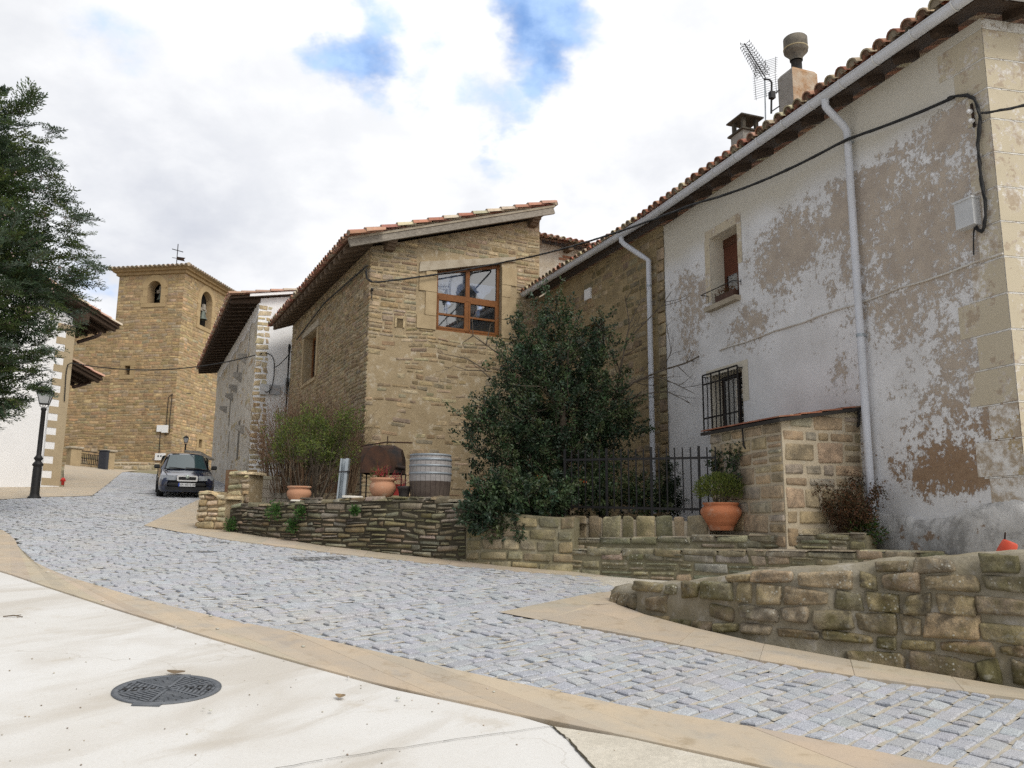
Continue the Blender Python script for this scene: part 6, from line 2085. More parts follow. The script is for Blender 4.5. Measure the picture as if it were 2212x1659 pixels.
def make_church_bits():
 root = thing('weather_vane', 'thin iron cross with swinging pennant vane above the church tower roof', 'weather vane', APEX)
 b = APEX
 mb = MB()
 mb.tube([b - Vector((0, 0, .05)), b + Vector((0, 0, 2.0))], .028, 6)
 mb.lathe([(0, 0), (.16, .0), (.18, .08), (.10, .16), (0, .18)], b, 10)
 mb.build('rod', M['iron'], root)
 ax = TF.d
 mb = MB()
 mb.tube([b + Vector((0, 0, 1.55)) + ax * .38 + Vector((0, 0, .12)), b + Vector((0, 0, 1.55)) - ax * .38 - Vector((0, 0, .12))], .028, 6)
 for sg in (1, -1):
  mb.lathe([(0, -.04), (.05, 0), (0, .04)], b + Vector((0, 0, 1.55)) + ax * .38 * sg + Vector((0, 0, .12 * sg)), 6)
 mb.build('cross_arm', M['iron'], root)
 mb = MB()
 z = .95
 ring = [b + Vector((0, 0, z + .16)) - ax * .02, b + Vector((0, 0, z + .05)) - ax * .62, b + Vector((0, 0, z - .06)) - ax * .52, b + Vector((0, 0, z - .20)) - ax * .60, b + Vector((0, 0, z - .06)) - ax * .02]
 mb.prism(ring, TF.n * .02)
 mb.tube([b + Vector((0, 0, z + .05)), b + Vector((0, 0, z + .12)) + ax * .35], .02, 5)
 mb.build('vane', M['rust'], root)
 for i, (x, y, w_, h_, lab) in enumerate(((347, 926, .33, .40, 'left of the pair of small white boxes near the tower corner'), (358, 927, .36, .46, 'right of the pair of small white boxes near the tower corner'), (348, 987, .62, .42, 'wide white meter box with two round dials at the tower foot behind the car'))):
  u, v = TF.uv(x, y)
  mb = MB()
  mb.block(TF.pt(u - w_ / 2, v - h_ / 2, .0), TF.d * w_, TF.n * .16, Vector((0, 0, h_)))
  o = mb.build('meter_box', M['white_flat'])
  tag(o, lab, 'electrical box', 'white boxes on the church tower')
  if i == 2:
   mb = MB()
   for du in (-.09, .09):
    mb.lathe([(0, 0), (.055, 0), (.055, .01), (0, .012)], TF.pt(u + du, v + .04, .162), 12, axis=TF.n)
   mb.build('dial', M['castiron'], o)
 q0, q1 = at_y(158, 1003, 43.0), at_y(231, 1012, 44.5)
 d = (q1 - q0); d.z = 0; d.normalize()
 nrm = Vector((d.y, -d.x, 0))
 for p, top, lab in ((q0, 966, 'left stone gate pier with flat cap beside the church railing'), (q1, 973, 'right stone gate pier with flat cap beside the church railing')):
  zt = ray(158, top).z / ray(158, top).y * p.y if p is q0 else ray(231, top).z / ray(231, top).y * p.y
  root = thing('gate_pier', lab, 'gate pier', p, 'stone piers of the church railing')
  mb = MB()
  az = math.degrees(math.atan2(d.x, d.y)) - 90
  mb.box(p - Vector((0, 0, .4)), .55, .45, zt - p.z + .3, az, 0, (1, 1, 1), .02)
  mb.build('shaft', M['dressed'], root)
  mb = MB()
  mb.box(Vector((p.x, p.y, zt - .1)), .72, .6, .12, az, 0, (1, 1, 1), .03)
  mb.build('cap', M['lintel'], root)
 root = thing('church_railing', 'low wrought iron railing with twisted bars between two stone piers before the church', 'railing', (q0 + q1) / 2)
 a, b = q0 + d * .27, q1 - d * .27
 za = ray(165, 973).z / ray(165, 973).y * a.y
 zb_ = ray(225, 980).z / ray(225, 980).y * b.y
 hA = za - a.z; hB = zb_ - b.z
 mb = MB()
 mb.beam(a + Vector((0, 0, hA)), b + Vector((0, 0, hB)), .05, .04)
 mb.beam(a + Vector((0, 0, hA - .14)), b + Vector((0, 0, hB - .14)), .03, .025)
 mb.beam(a + Vector((0, 0, .10)), b + Vector((0, 0, .10)), .03, .025)
 mb.build('rail', M['iron'], root)
 n = 13
 for k in range(1, n):
  p = a + (b - a) * k / n
  h = hA + (hB - hA) * k / n
  mb = MB()
  mb.tube([p + Vector((0, 0, .1)), p + Vector((0, 0, h * .45)), p + Vector((0, 0, h * .5)), p + Vector((0, 0, h * .55)), p + Vector((0, 0, h - .14))], [.018, .018, .045, .018, .018], 6)
  mb.build('baluster', M['iron'], root)
 mb = MB()
 p = at_y(222, 1012, 43.6)
 mb.box(p - Vector((0, 0, .1)), .42, .3, 1.0, 0, 0, (1, 1, 1), .03)
 mb.box(p + Vector((0, 0, .9)), .46, .34, .06, 0)
 o = mb.build('litter_bin', plain('dark_bin', (0.03, 0.033, 0.045), (0.04, 0.042, 0.05)))
 tag(o, 'dark upright litter bin standing against the church railing', 'litter bin')
make_church_bits()
def make_ramp():
 """sandstone apron rising from the setts to the church, along the white house"""
 mb = MB()
 rows = []
 lowp = [gnd(*p) for p in ((-260, 1092), (0, 1083), (82, 1077), (197, 1075), (230, 1050), (264, 1022), (300, 1018))]
 def ef(x, y):
  return EF.px(x, y, .0)
 hip = [ef(-260, 1128), ef(0, 1085), ef(82, 1066), ef(138, 1054)]
 z2 = at_y(140, 1003, 43)
 hip += [at_y(138, 1020, 36), z2, at_y(233, 1013, 44.5)]
 n = 40
 a = rs_n(lowp, n); b = rs_n(hip, n)
 V, C = [], []
 m = 8
 for i in range(n + 1):
  for j in range(m + 1):
   t = j / m
   p = a[i] + (b[i] - a[i]) * t
   z = (gz(a[i].x, a[i].y) + .046) * (1 - t) + b[i].z * t
   z = max(z, gz(p.x, p.y) + .046)
   V.append(Vector((p.x, p.y, z)))
   C.append((1, 1, 1))
 F = [(i * (m + 1) + j, i * (m + 1) + j + 1, (i + 1) * (m + 1) + j + 1, (i + 1) * (m + 1) + j) for i in range(n) for j in range(m)]
 mb.add(V, F, 0, C)
 o = mb.build('church_path', M['flag'])
 o['kind'] = 'structure'
make_ramp()
# ------------------------------------------------------------------ street lamps
def make_lamp(p, H, label, lean=None):
 root = thing('street_lamp', label, 'street lamp', p, 'black street lamps')
 k = H / 3.55
 mb = MB()
 prof = [(.0, -.1), (.20, -.1), (.20, .0), (.19, .03), (.15, .06), (.145, .10), (.135, .14), (.13, .95), (.12, .98), (.155, 1.02), (.165, 1.06), (.12, 1.12), (.085, 1.17), (.125, 1.22), (.14, 1.26), (.10, 1.31), (.075, 1.36), (.068, 2.80), (.085, 2.82), (.085, 2.88), (.05, 2.90)]
 mb.lathe([(r * k, z * k) for r, z in prof], p, 16)
 mb.build('post', M['iron'], root)
 mb = MB()
 z0, z1, z2 = 2.90 * k, 3.02 * k, 3.42 * k
 for q in range(4):
  t = math.pi / 4 + math.pi / 2 * q
  e = Vector((math.cos(t), math.sin(t), 0))
  mb.tube([p + Vector((0, 0, z0)) + e * .05 * k, p + Vector((0, 0, z0 + .05 * k)) + e * .12 * k, p + Vector((0, 0, z1)) + e * .13 * k], .012 * k, 5)
 mb.build('cradle', M['iron'], root)
 az = 20
 a = math.radians(az)
 ux = Vector((math.cos(a), math.sin(a), 0)); uy = Vector((-math.sin(a), math.cos(a), 0))
 ring = lambda r, z: [p + ux * sx * r * k + uy * sy * r * k + Vector((0, 0, z)) for sx, sy in ((-1, -1), (1, -1), (1, 1), (-1, 1))]
 lo, hi = ring(.125, z1), ring(.215, z2)
 mb = MB()
 for i in range(4):
  mb.beam(lo[i], hi[i], .02 * k, .02 * k, up=tuple(ux))
  mb.beam(lo[i], lo[(i + 1) % 4], .024 * k, .024 * k)
  mb.beam(hi[i], hi[(i + 1) % 4], .03 * k, .03 * k)
 lan = mb.build('lantern', M['iron'], root)
 lo2, hi2 = ring(.118, z1), ring(.208, z2)
 mb = MB()
 mb.add(lo2 + hi2, [(i, (i + 1) % 4, 4 + (i + 1) % 4, 4 + i) for i in range(4)])
 mb.build('pane', plain('milky_lamp_glass', (0.50, 0.51, 0.52), (0.42, 0.43, 0.44), 5.0, .25, .02, 10.0, spec=.5), lan)
 mb = MB()
 r1, r2, r3 = ring(.24, z2 + .01 * k), ring(.13, z2 + .13 * k), ring(.05, z2 + .17 * k)
 mb.add(r1 + r2 + r3, [(0, 1, 5, 4), (1, 2, 6, 5), (2, 3, 7, 6), (3, 0, 4, 7), (4, 5, 9, 8), (5, 6, 10, 9), (6, 7, 11, 10), (7, 4, 8, 11), (8, 9, 10, 11), (3, 2, 1, 0)])
 mb.lathe([(.03 * k, 0), (.04 * k, .03 * k), (.02 * k, .05 * k), (0, .07 * k)], p + Vector((0, 0, z2 + .17 * k)), 8)
 mb.build('lantern_cap', M['iron'], lan)
 return root
p1 = gnd(74, 1075, .046)
make_lamp(p1, (ray(95, 838).z / ray(95, 838).y) * p1.y - p1.z, 'tall black cast iron street lamp in front of the white quoined house')
p2 = at_y(398, 1000, 41.0)
p2.z = gz(p2.x, p2.y)
make_lamp(p2, (ray(400, 943).z / ray(400, 943).y) * p2.y - p2.z, 'small distant street lamp rising behind the blue car by the church tower')
def tilted_board():
 a, b = at_y(415, 975, 33), at_y(446, 992, 32)
 mb = MB()
 mb.beam(a, b, .6, .07)
 for t in (.1, .9):
  q = a + (b - a) * t + Vector((0, .25, -.03))
  mb.beam(Vector((q.x, q.y, gz(q.x, q.y) - .1)), q, .08, .08, up=(0, 1, 0))
 o = mb.build('sloping_board', M['wood_grey'])
 tag(o, 'small sloping plank roof on posts behind the right side of the blue car', 'plank roof')
tilted_board()
def street_cables():
 def sag(a, b, s, n=24):
  return [a + (b - a) * (k / n) - Vector((0, 0, s * 4 * (k / n) * (1 - k / n))) for k in range(n + 1)]
 a = EF.px(150, 783, .06)
 b = DF.px(570, 762, .06)
 pts = [EF.px(126, 1000, .05) if False else EF.px(139, 870, .05), EF.px(143, 800, .05), EF.px(147, 784, .06)] + sag(a, b, .42)
 CABLE('street_cable', pts, .018, 'thin cable strung from the white quoined house across the tower to the white gable')
 pts = [b, DF.px(590, 765, .06), DF.px(593, 790, .05), DF.px(592, 815, .05), DF.px(585, 845, .2), DF.px(578, 849, .2), DF.px(570, 845, .2)]
 CABLE('wall_cable', pts, .016, 'cable looping down the white gable to the grey double meter cabinet')
 c = CL.px(630, 757, .12)
 pts = sag(DF.px(590, 795, .06), c, .1, 10)
 CABLE('wall_cable', pts, .014, 'short sagging cable from the white gable to the barn corner bundle', .5, 4)
 pts = [CL.pt(LYC, z, .08) for z in (6.2, 5.6, 5.0, 4.4, 3.6, 2.8)]
 CABLE('cable_bundle', pts, .028, 'thick black cable bundle hanging down the far corner of the barn', 1.0, 5, 7)
 pts = [CL.px(795, 572, .10), CL.px(700, 655, .10), CL.px(640, 735, .10)]
 CABLE('eaves_cable', pts, .022, 'cable running along the barn side wall just under the eaves', .3, 6)
 a = A.px(2072, 205, .06)
 m = A.px(1830, 300, .16)
 m2 = A.px(1620, 398, .35)
 b = B.px(1500, 440, .62)
 c = CF.px(1090, 566, .18)
 d = CF.px(800, 611, .10)
 pts = [a] + sag(a, m, .03, 6)[1:] + sag(m, b, .10, 8)[1:] + sag(b, c, .12, 12)[1:] + sag(c, d, .05, 8)[1:] + [CF.px(790, 606, .08), CF.px(792, 575, .1)]
 CABLE('street_cable', pts, .020, 'thick twisted black cable strung from the white house corner to the barn', .25, 7, 7, twist=.9)
 a = A.px(2116, 245, .06)
 b = at_y(2230, 205, 7.6)
 e = b + (b - a) * 2
 pts = [a] + sag(a, e, .1, 14)[1:]
 CABLE('street_cable', pts, .014, 'black cable leaving the white house corner towards the right edge', .3, 8, 6, twist=1.0)
LYC = 9.1
street_cables()
# ------------------------------------------------------------------ garden walls, steps and terrace
def zat(px, py, P):
 """height of the photo point (px,py) standing above ground point P"""
 r = ray(px, py)
 return r.z / math.hypot(r.x, r.y) * math.hypot(P.x, P.y)
def interp(tab, x):
 if x <= tab[0][0]:
  return tab[0][1]
 for i in range(len(tab) - 1):
  if x <= tab[i + 1][0]:
   t = (x - tab[i][0]) / (tab[i + 1][0] - tab[i][0])
   return tab[i][1] + (tab[i + 1][1] - tab[i][1]) * t
 return tab[-1][1]
FOOT1 = [(494, 1152), (560, 1163), (700, 1185), (850, 1203), (960, 1215), (1006, 1220)]
TOP1 = [1092, 1086, 1078, 1073, 1073, 1090]
FOOT2 = [(1006, 1220), (1100, 1231), (1190, 1238), (1240, 1242)]
TOP2 = [1090, 1105, 1112, 1113]
W1 = [gnd(*p) for p in FOOT1]
W2 = [gnd(*p) for p in FOOT2]
Z1 = [zat(p[0], t, q) for p, t, q in zip(FOOT1, TOP1, W1)]
Z2 = [zat(p[0], t, q) for p, t, q in zip(FOOT2, TOP2, W2)]
TERR = 0.12      # terrace soil level
def make_garden_walls():
 pf = PathFr(W1, 1)
 if pf.vn[0].dot(Vector((W1[0].x, W1[0].y))) > 0:
  pf = PathFr(W1, -1)
 tab = list(zip(pf.cum, Z1))
 top = lambda u: interp(tab, u) + .03 * mnoise.noise(Vector((u * 2.3, 0, 0)))
 bot = lambda u: gz(*pf.xy(u)[0]) - .15
 mb = MB()
 pf.core(mb, lambda u: top(u) - .06, bot, .42, 0)
 k = 24
 us = [pf.L * i / k for i in range(k + 1)]
 poly = [(u, bot(u) + .12) for u in us] + [(u, top(u)) for u in reversed(us)]
 stonework(mb, pf.pt, poly, [], PAL_DRY, (0.045, 0.115), (0.10, 0.40), 0.016, 0.045, 201, w=-.02, grid=(6, 5), jitter=.5, warp=.05, rough=.6, cvar=.3, split=.3)
 rng = random.Random(9)
 u = 0.05
 while u < pf.L - .2:
  L = rng.uniform(.16, .4)
  z = top(u + L / 2) - .05
  mb2 = pf
  one_stone(mb, lambda a, b, w: pf.pt(a, z + w * .8, -b), u, u + L, -.02, rng.uniform(.25, .36), 0, rng.uniform(.03, .07), pick(PAL_DRY, rng, .2), rng, 6, 5, 1, .4, .2)
  u += L * rng.uniform(.8, 1.3)
 o = mb.build('dry_stone_wall', [M['mortar_dark'], M['stone_dry']])
 tag(o, 'low mossy dry stone retaining wall of thin rough slabs below the barn and pots', 'stone wall')
 pf2 = PathFr(W2, 1)
 if pf2.vn[0].dot(Vector((W2[0].x, W2[0].y))) > 0:
  pf2 = PathFr(W2, -1)
 tab2 = list(zip(pf2.cum, Z2))
 top2 = lambda u: interp(tab2, u)
 bot2 = lambda u: gz(*pf2.xy(u)[0]) - .15
 mb = MB()
 pf2.core(mb, lambda u: top2(u) - .03, bot2, .45, 0)
 us = [pf2.L * i / 12 for i in range(13)]
 poly = [(u, bot2(u) + .1) for u in us] + [(u, top2(u)) for u in reversed(us)]
 stonework(mb, pf2.pt, poly, [], PAL_BANK, (0.12, 0.26), (0.18, 0.48), 0.022, 0.025, 202, grid=(6, 5), jitter=.12, warp=.06, cvar=.2, split=.3)
 o = mb.build('mortared_bank_wall', [M['mortar_bank'], M['stone_bank']])
 tag(o, 'mortared damp stone bank wall under the overhanging holly between dry wall and steps', 'stone wall')
 S0 = W2[-1].copy(); S0.z = 0
 E_ = A.pt(.75, 0, .42); E_.z = 0
 d = (E_ - S0); LS = d.length; d.normalize()
 az = math.degrees(math.atan2(d.x, d.y))
 SF = Fr(S0 - d * .9, az, 1)
 if SF.n.dot(S0) > 0:
  SF.n = -SF.n
 LS += .9
 zA0 = zat(1260, 1186, S0)
 zA1 = SF.uv(1960, 1190)[1]
 zA = lambda u: zA0 + (zA1 - zA0) * max(0, min(1, (u - .9) / (LS - 1.6)))
 off2, off3 = .36, .72
 zB0 = SF.uv(1300, 1163, -off2)[1]; zB1 = SF.uv(1840, 1150, -off2)[1]
 uB1 = SF.uv(1870, 1150, -off2)[0]
 zB = lambda u: zB0 + (zB1 - zB0) * max(0, min(1, (u - .9) / (uB1 - .9)))
 zC0 = SF.uv(1240, 1113, -off3)[1]; zC1 = SF.uv(1510, 1122, -off3)[1]
 uC1 = SF.uv(1532, 1120, -off3)[0]
 uC0 = SF.uv(1215, 1120, -off3)[0]
 print('steps', LS, zA0, zA1, zB0, zB1, zC0, zC1, uB1, uC0, uC1)
 root = thing('stone_steps', 'three long lichen covered stone step tiers climbing between street and lean-to', 'steps', SF.pt(LS / 2, gz(*SF.pt(LS / 2, 0).xy)))
 def tier(u0, u1, zt, w, back, zb, seed, mats, rows, pal, capd=.05):
  mb = MB()
  n = 16
  us = [u0 + (u1 - u0) * i / n for i in range(n + 1)]
  V = []
  for u in us:
   g = zb(u)
   V += [SF.pt(u, g, -w), SF.pt(u, zt(u) - .035, -w), SF.pt(u, zt(u) - .035, -w - back), SF.pt(u, g, -w - back)]
  F = []
  for i in range(n):
   a, b = 4 * i, 4 * i + 4
   for j in range(4):
    F.append((a + j, b + j, b + (j + 1) % 4, a + (j + 1) % 4))
  F += [(0, 1, 2, 3), tuple(4 * n + j for j in (3, 2, 1, 0))]
  mb.add(V, F, 0)
  poly = [(u, zb(u) + .05) for u in us] + [(u, zt(u) - (.0 if seed == 215 else .09)) for u in reversed(us)]
  stonework(mb, lambda u, v, ww: SF.pt(u, v, ww - w), poly, [], pal, rows, (.16, .46), .02, .022, seed, grid=(7, 6), jitter=.06 if seed == 215 else .25, warp=.0 if seed == 215 else .04, cvar=.3, split=.25 if seed != 215 else 0, rough=.6)
  if seed == 215:
   return mb.build('step_tier', mats, root)
  rng = random.Random(seed + 1)
  u = u0
  while u < u1 - .05:
   L = rng.uniform(.25, .6)
   L = min(L, u1 - u)
   z = zt(u + L / 2)
   hh = rng.uniform(.085, .11)
   one_stone(mb, lambda a, b, ww: SF.pt(a, b, ww - w), u + .005, u + L - .005, z - hh, z + rng.uniform(-.012, .008), 0.004, .02, pick(pal, rng, .25), rng, 7, 6, 1, .8, .25)
   one_stone(mb, lambda a, b, ww: SF.pt(a, z + ww * .5 - .008, -w - b), u + .005, u + L - .005, -.03, min(back, .4), 0.0, .02, pick(pal, rng, .2), rng, 6, 5, 1, .3, .1)
   u += L
  return mb.build('step_tier', mats, root)
 gb = lambda u: gz(*SF.pt(u, 0).xy) - .12
 tier(.45, LS, zA, 0, off2 + .05, gb, 211, [M['mortar_bank'], M['stone_step']], (.09, .17), PAL_STEP)
 tier(.3, uB1, zB, off2, off3 - off2 + 1.2, lambda u: zA(u) - .1, 213, [M['mortar_bank'], M['stone_step']], (.09, .17), PAL_STEP)
 tier(uC0, uC1, lambda u: zC0 + (zC1 - zC0) * (u - uC0) / (uC1 - uC0), off3, .32, lambda u: zB(u) - .1, 215, [M['mortar_light'], M['stone_bank']], (.6, .7), PAL_BANK)
 mb = MB()
 P = [SF.pt(.9, 0, -off2), SF.pt(LS + .6, 0, -off2), A.pt(.0, 0, .1), A.pt(1.2, 0, .05), A.pt(2.4, 0, .05)]
 zz = [zA0 - .03, zA1 - .05, zA1 - .03, zA1 - .03, zA1 - .03]
 o = mb.add([Vector((p.x, p.y, z)) for p, z in zip(P, zz)], [tuple(range(5))])
 t = mb.build('landing', M['old_concrete']); t['kind'] = 'structure'
 return SF, zA, zB, off2, off3, uC0, uC1, zC0, zC1, uB1, LS, pf, top
SF, SZA, SZB_, OFF2, OFF3, UC0, UC1, ZC0, ZC1, UB1, LSTEP, PF1, TOPF1 = make_garden_walls()
def make_terrace():
 mb = MB()
 ring = [Vector((p.x, p.y, 0)) for p in W1] + [Vector((p.x, p.y, 0)) for p in W2[1:]]
 n_off = [PF1.vn[i] for i in range(len(W1))]
 inner = []
 for p in ring:
  q = p * (1 + .30 / p.length)
  inner.append(q)
 inner[-1] = SF.pt(.9, 0, -OFF3 - .22)
 zs = [z - .10 for z in Z1] + [z - .12 for z in Z2[1:]]
 far = [SF.pt(UC1, 0, -OFF3 - .3), A.pt(5.6, 0, 1.0), A.pt(UA, 0, .02), B.pt(6.4, 0, .02), CF.pt(0, 0, .03), CL.pt(4.5, 0, .02), CL.pt(8.8, 0, .02), DF.pt(0.2, 0, .3), gnd(488, 1100)]
 zf = [ZC1 - .12, ZC1 - .1, .2, .35, .45, .6, .9, 1.0, Z1[0] - .1]
 V = [Vector((p.x, p.y, z)) for p, z in zip(inner, zs)] + [Vector((p.x, p.y, z)) for p, z in zip(far, zf)]
 c = sum((v for v in V), Vector()) / len(V)
 from mathutils.geometry import tessellate_polygon
 tri = tessellate_polygon([[Vector((v.x, v.y, 0)) for v in V]])
 mb.add(V, [tuple(t) for t in tri])
 o = mb.build('garden_terrace', M['soil']); o['kind'] = 'structure'
 mb = MB()
 z = SZB + .005
 P = [SF.pt(UC1, 0, -OFF2 - .02), SF.pt(UB1, 0, -OFF2 - .02), A.pt(2.3, 0, .02), A.pt(6.2, 0, .02), SF.pt(UC1, 0, -OFF3 - .3)]
 mb.add([Vector((p.x, p.y, SZB_(2.0) - .03)) for p in P], [tuple(range(len(P)))])
 o = mb.build('yard', M['soil']); o['kind'] = 'structure'
make_terrace()
def make_fg_wall():
 foot = [(1322, 1306), (1400, 1334), (1506, 1358), (1631, 1388), (1756, 1411), (1916, 1434), (2060, 1462), (2212, 1489)]
 top = [(1331, 1262), (1456, 1253), (1556, 1239), (1706, 1224), (1856, 1214), (1886, 1207), (2081, 1195), (2212, 1186)]
 F = [gnd(*p) for p in foot]
 d = (F[-1] - F[-2]).normalized()
 F += [F[-1] + d * 1.5, F[-1] + d * 4.0]
 pf = PathFr(F, 1)
 if pf.vn[2].dot(Vector((F[2].x, F[2].y))) > 0:
  pf = PathFr(F, -1)
 tab = []
 for (x, y) in top:
  best = None
  for k in range(0, 400):
   u = pf.L * k / 400
   q = pf.pt(u, 0)
   r = ray(x, y)
   dd = abs(math.atan2(q.x, q.y) - math.atan2(r.x, r.y))
   if best is None or dd < best[0]:
    best = (dd, u, q)
  tab.append((best[1], zat(x, y, best[2])))
 tab.sort()
 tab.append((pf.L, tab[-1][1] - .02))
 topf = lambda u: interp(tab, u)
 bot = lambda u: gz(*pf.xy(u)[0]) - .1
 root = thing('foreground_wall', 'near mossy garden wall of big rough mortared blocks curving down to a rounded end', 'stone wall', pf.pt(pf.L / 3, bot(pf.L / 3)))
 mb = MB()
 k = int(pf.L / .08)
 th = .46
 V = []
 prof = 11
 for i in range(k + 1):
  u = pf.L * i / k
  zt, zb = topf(u) - .03, bot(u)
  for j in range(prof):
   t = j / (prof - 1)
   if t <= .6:
    s = t / .6
    z = zb + (zt - zb) * s
    w = 0.0 + .05 * (1 - s) + .028 * mnoise.noise(Vector((u * 3, z * 4, 2))) - (.05 * max(0, s - .85) / .15)
   elif t <= .8:
    s = (t - .6) / .2
    z = zt + .025 * math.sin(math.pi * s) + .02 * mnoise.noise(Vector((u * 5, s, 4)))
    w = -.05 - (th - .1) * s
   else:
    s = (t - .8) / .2
    z = zt - (zt - zb) * s
    w = -th + .03
   V.append(pf.pt(u, z, w))
 Fc = [(i * prof + j, (i + 1) * prof + j, (i + 1) * prof + j + 1, i * prof + j + 1) for i in range(k) for j in range(prof - 1)]
 Fc.append(tuple(range(prof)))
 mb.add(V, Fc, 0, (1, 1, 1), True)
 us = [pf.L * i / 40 for i in range(41)]
 rng = random.Random(77)
 z_lo = bot(pf.L * .6) + .08
 def P(u, v, w):
  return pf.pt(max(0.01, min(pf.L - .01, u)), v, w + .05 * max(0.0, 1 - (v - bot(u)) / max(.1, topf(u) - bot(u))))
 poly = [(u, bot(u) + .10) for u in us] + [(u, topf(u) - .005) for u in reversed(us)]
 vmin, vmax = min(p[1] for p in poly), max(p[1] for p in poly)
 v = vmin
 row = 0
 while v < vmax - .04:
  h = rng.choice([.11, .15, .19, .23, .12])
  h = min(h, vmax - v)
  for (p, q) in crossings(poly, min(v + h * .5, vmax - 1e-3)):
   u = p
   while u < q - .03:
    L = rng.choice([.2, .28, .36, .44, .52, .3])
    if u + L > q - .12:
     L = q - u
    if rng.random() < .96:
     col = pick(PAL_FG, rng, .22)
     vv1 = min(v + h, topf(u + L / 2) - .01)
     a0, b0 = u + rng.uniform(.006, .022), u + L - rng.uniform(.006, .022)
     e0, e1 = v + rng.uniform(.004, .016), vv1 - rng.uniform(.002, .014)
     if b0 - a0 > .05 and e1 - e0 > .03:
      one_stone(mb, P, a0, b0, e0, e1, .0, rng.uniform(.028, .052), col, rng, 12, 9, 1, .65, .28, .06)
    u += L
  v += h
  row += 1
 mb.build('masonry', [M['mortar_fg'], M['stone_fg']], root)
 mb = MB()
 back = [pf.pt(u, 0, -th + .02) for u in [pf.L * i / 10 for i in range(11)]]
 zb = [gz(p.x, p.y) + .03 + .6 * (topf(pf.L * i / 10) - gz(p.x, p.y)) * (i / 10) for i, p in enumerate(back)]
 fr = [SF.pt(.4 + (LSTEP) * i / 10, 0, .0) for i in range(11)]
 zf = [gz(p.x, p.y) + .03 + (max(0, SZA(LSTEP) - .25 - gz(p.x, p.y))) * (i / 10) ** 1.5 for i, p in enumerate(fr)]
 V = []
 for p, z in zip(back, zb): V.append(Vector((p.x, p.y, z)))
 for p, z in zip(fr, zf): V.append(Vector((p.x, p.y, z)))
 mb.add(V, [(i, i + 1, 12 + i, 11 + i) for i in range(10)])
 o = mb.build('passage_ramp', M['old_concrete']); o['kind'] = 'structure'
 return pf, topf
FGW, FGT = make_fg_wall()
def make_pier():
 p0 = gnd(424, 1146); p1 = gnd(486, 1151)
 d = (p1 - p0); d.z = 0; L = d.length; d.normalize()
 az = math.degrees(math.atan2(d.x, d.y))
 PFr = Fr(p0, az, 1)
 if PFr.n.dot(p0) > 0: PFr.n = -PFr.n
 ztl = zat(432, 1062, p0)
 zth = zat(470, 1012, p0 + d * L * .6)
 zb = gz(p0.x, p0.y) - .15
 root = thing('stone_pier', 'ruined stepped stack of pale flat stones forming a pier beside the blue car', 'stone pier', p0 + d * L / 2)
 mb = MB()
 mb.block(PFr.pt(0.03, zb, -.55), PFr.d * (L - .06), PFr.n * .53, Vector((0, 0, ztl - zb - .05)))
 stonework(mb, PFr.pt, [(0, zb), (L * .95, zb), (L * .95, ztl - .12), (L * .4, ztl), (0, ztl)], [], PAL_PALE, (.06, .15), (.14, .36), .022, .035, 221, grid=(7, 6), jitter=.4, rough=.6, cvar=.25)
 SFc = Fr(p0, 0, 1); SFc.d = -PFr.n; SFc.n = -PFr.d
 stonework(mb, SFc.pt, [(0, zb), (.55, zb), (.55, ztl), (0, ztl)], [], PAL_PALE, (.07, .16), (.2, .4), .02, .05, 222, grid=(6, 5), jitter=.25)
 rng = random.Random(3)
 for k in range(4):
  u = L * k / 4
  one_stone(mb, lambda a, b, w: PFr.pt(a, ztl - .04 + w * .7 - (.1 if a > L * .6 else 0), -b), u, u + L / 4, -.05, .5, 0, .06, pick(PAL_PALE, rng), rng, 6, 5, 1, .4, .2)
 mb.build('front_stack', [M['mortar'], M['stone_clean']], root)
 mb = MB()
 o = .75
 q0 = PFr.pt(.15, 0, -o)
 zb2 = zb
 mb.block(PFr.pt(.12, zb2, -o - .5), PFr.d * (L - .2), PFr.n * .5, Vector((0, 0, zth - zb2 - .05)))
 stonework(mb, lambda u, v, w: PFr.pt(u, v, w - o), [(.1, zb2), (L - .05, zb2), (L - .05, zth - .15), (L * .75, zth), (.25, zth), (.1, zth - .2)], [], PAL_BANK + PAL_PALE, (.06, .14), (.13, .34), .02, .035, 223, grid=(7, 6), jitter=.4, rough=.6, cvar=.3)
 SF2 = Fr(PFr.pt(.12, 0, -o), 0, 1); SF2.d = -PFr.n; SF2.n = -PFr.d
 stonework(mb, SF2.pt, [(0, zb2), (.5, zb2), (.5, zth - .1), (0, zth - .1)], [], PAL_PALE, (.07, .16), (.2, .4), .02, .05, 224, grid=(6, 5), jitter=.25)
 for k in range(3):
  u = .15 + (L - .2) * k / 3
  one_stone(mb, lambda a, b, w: PFr.pt(a, zth - .06 + w * .7, -b - o), u, u + L / 3, -.05, .5, 0, .06, pick(PAL_PALE, rng), rng, 6, 5, 1, .4, .2)
 mb.build('back_stack', [M['mortar'], M['stone_clean']], root)
 b0, b1 = at_y(508, 1075, 17.6), at_y(590, 1075, 18.4)
 b0.z = b1.z = 0
 d2 = (b1 - b0).normalized()
 az2 = math.degrees(math.atan2(d2.x, d2.y))
 BF = Fr(b0, az2, 1)
 if BF.n.dot(b0) > 0: BF.n = -BF.n
 L2 = (b1 - b0).length + .6
 zt = zat(530, 1024, b0); zb = .0
 root = thing('block_wall', 'short wall of grey concrete blocks with a rusty brown edge behind the leafy bush', 'block wall', BF.pt(.5, .2))
 mb = MB()
 mb.block(BF.pt(0, zb, -.18), BF.d * L2, BF.n * .18, Vector((0, 0, zt - zb)))
 rng = random.Random(8)
 z = zb; r = 0
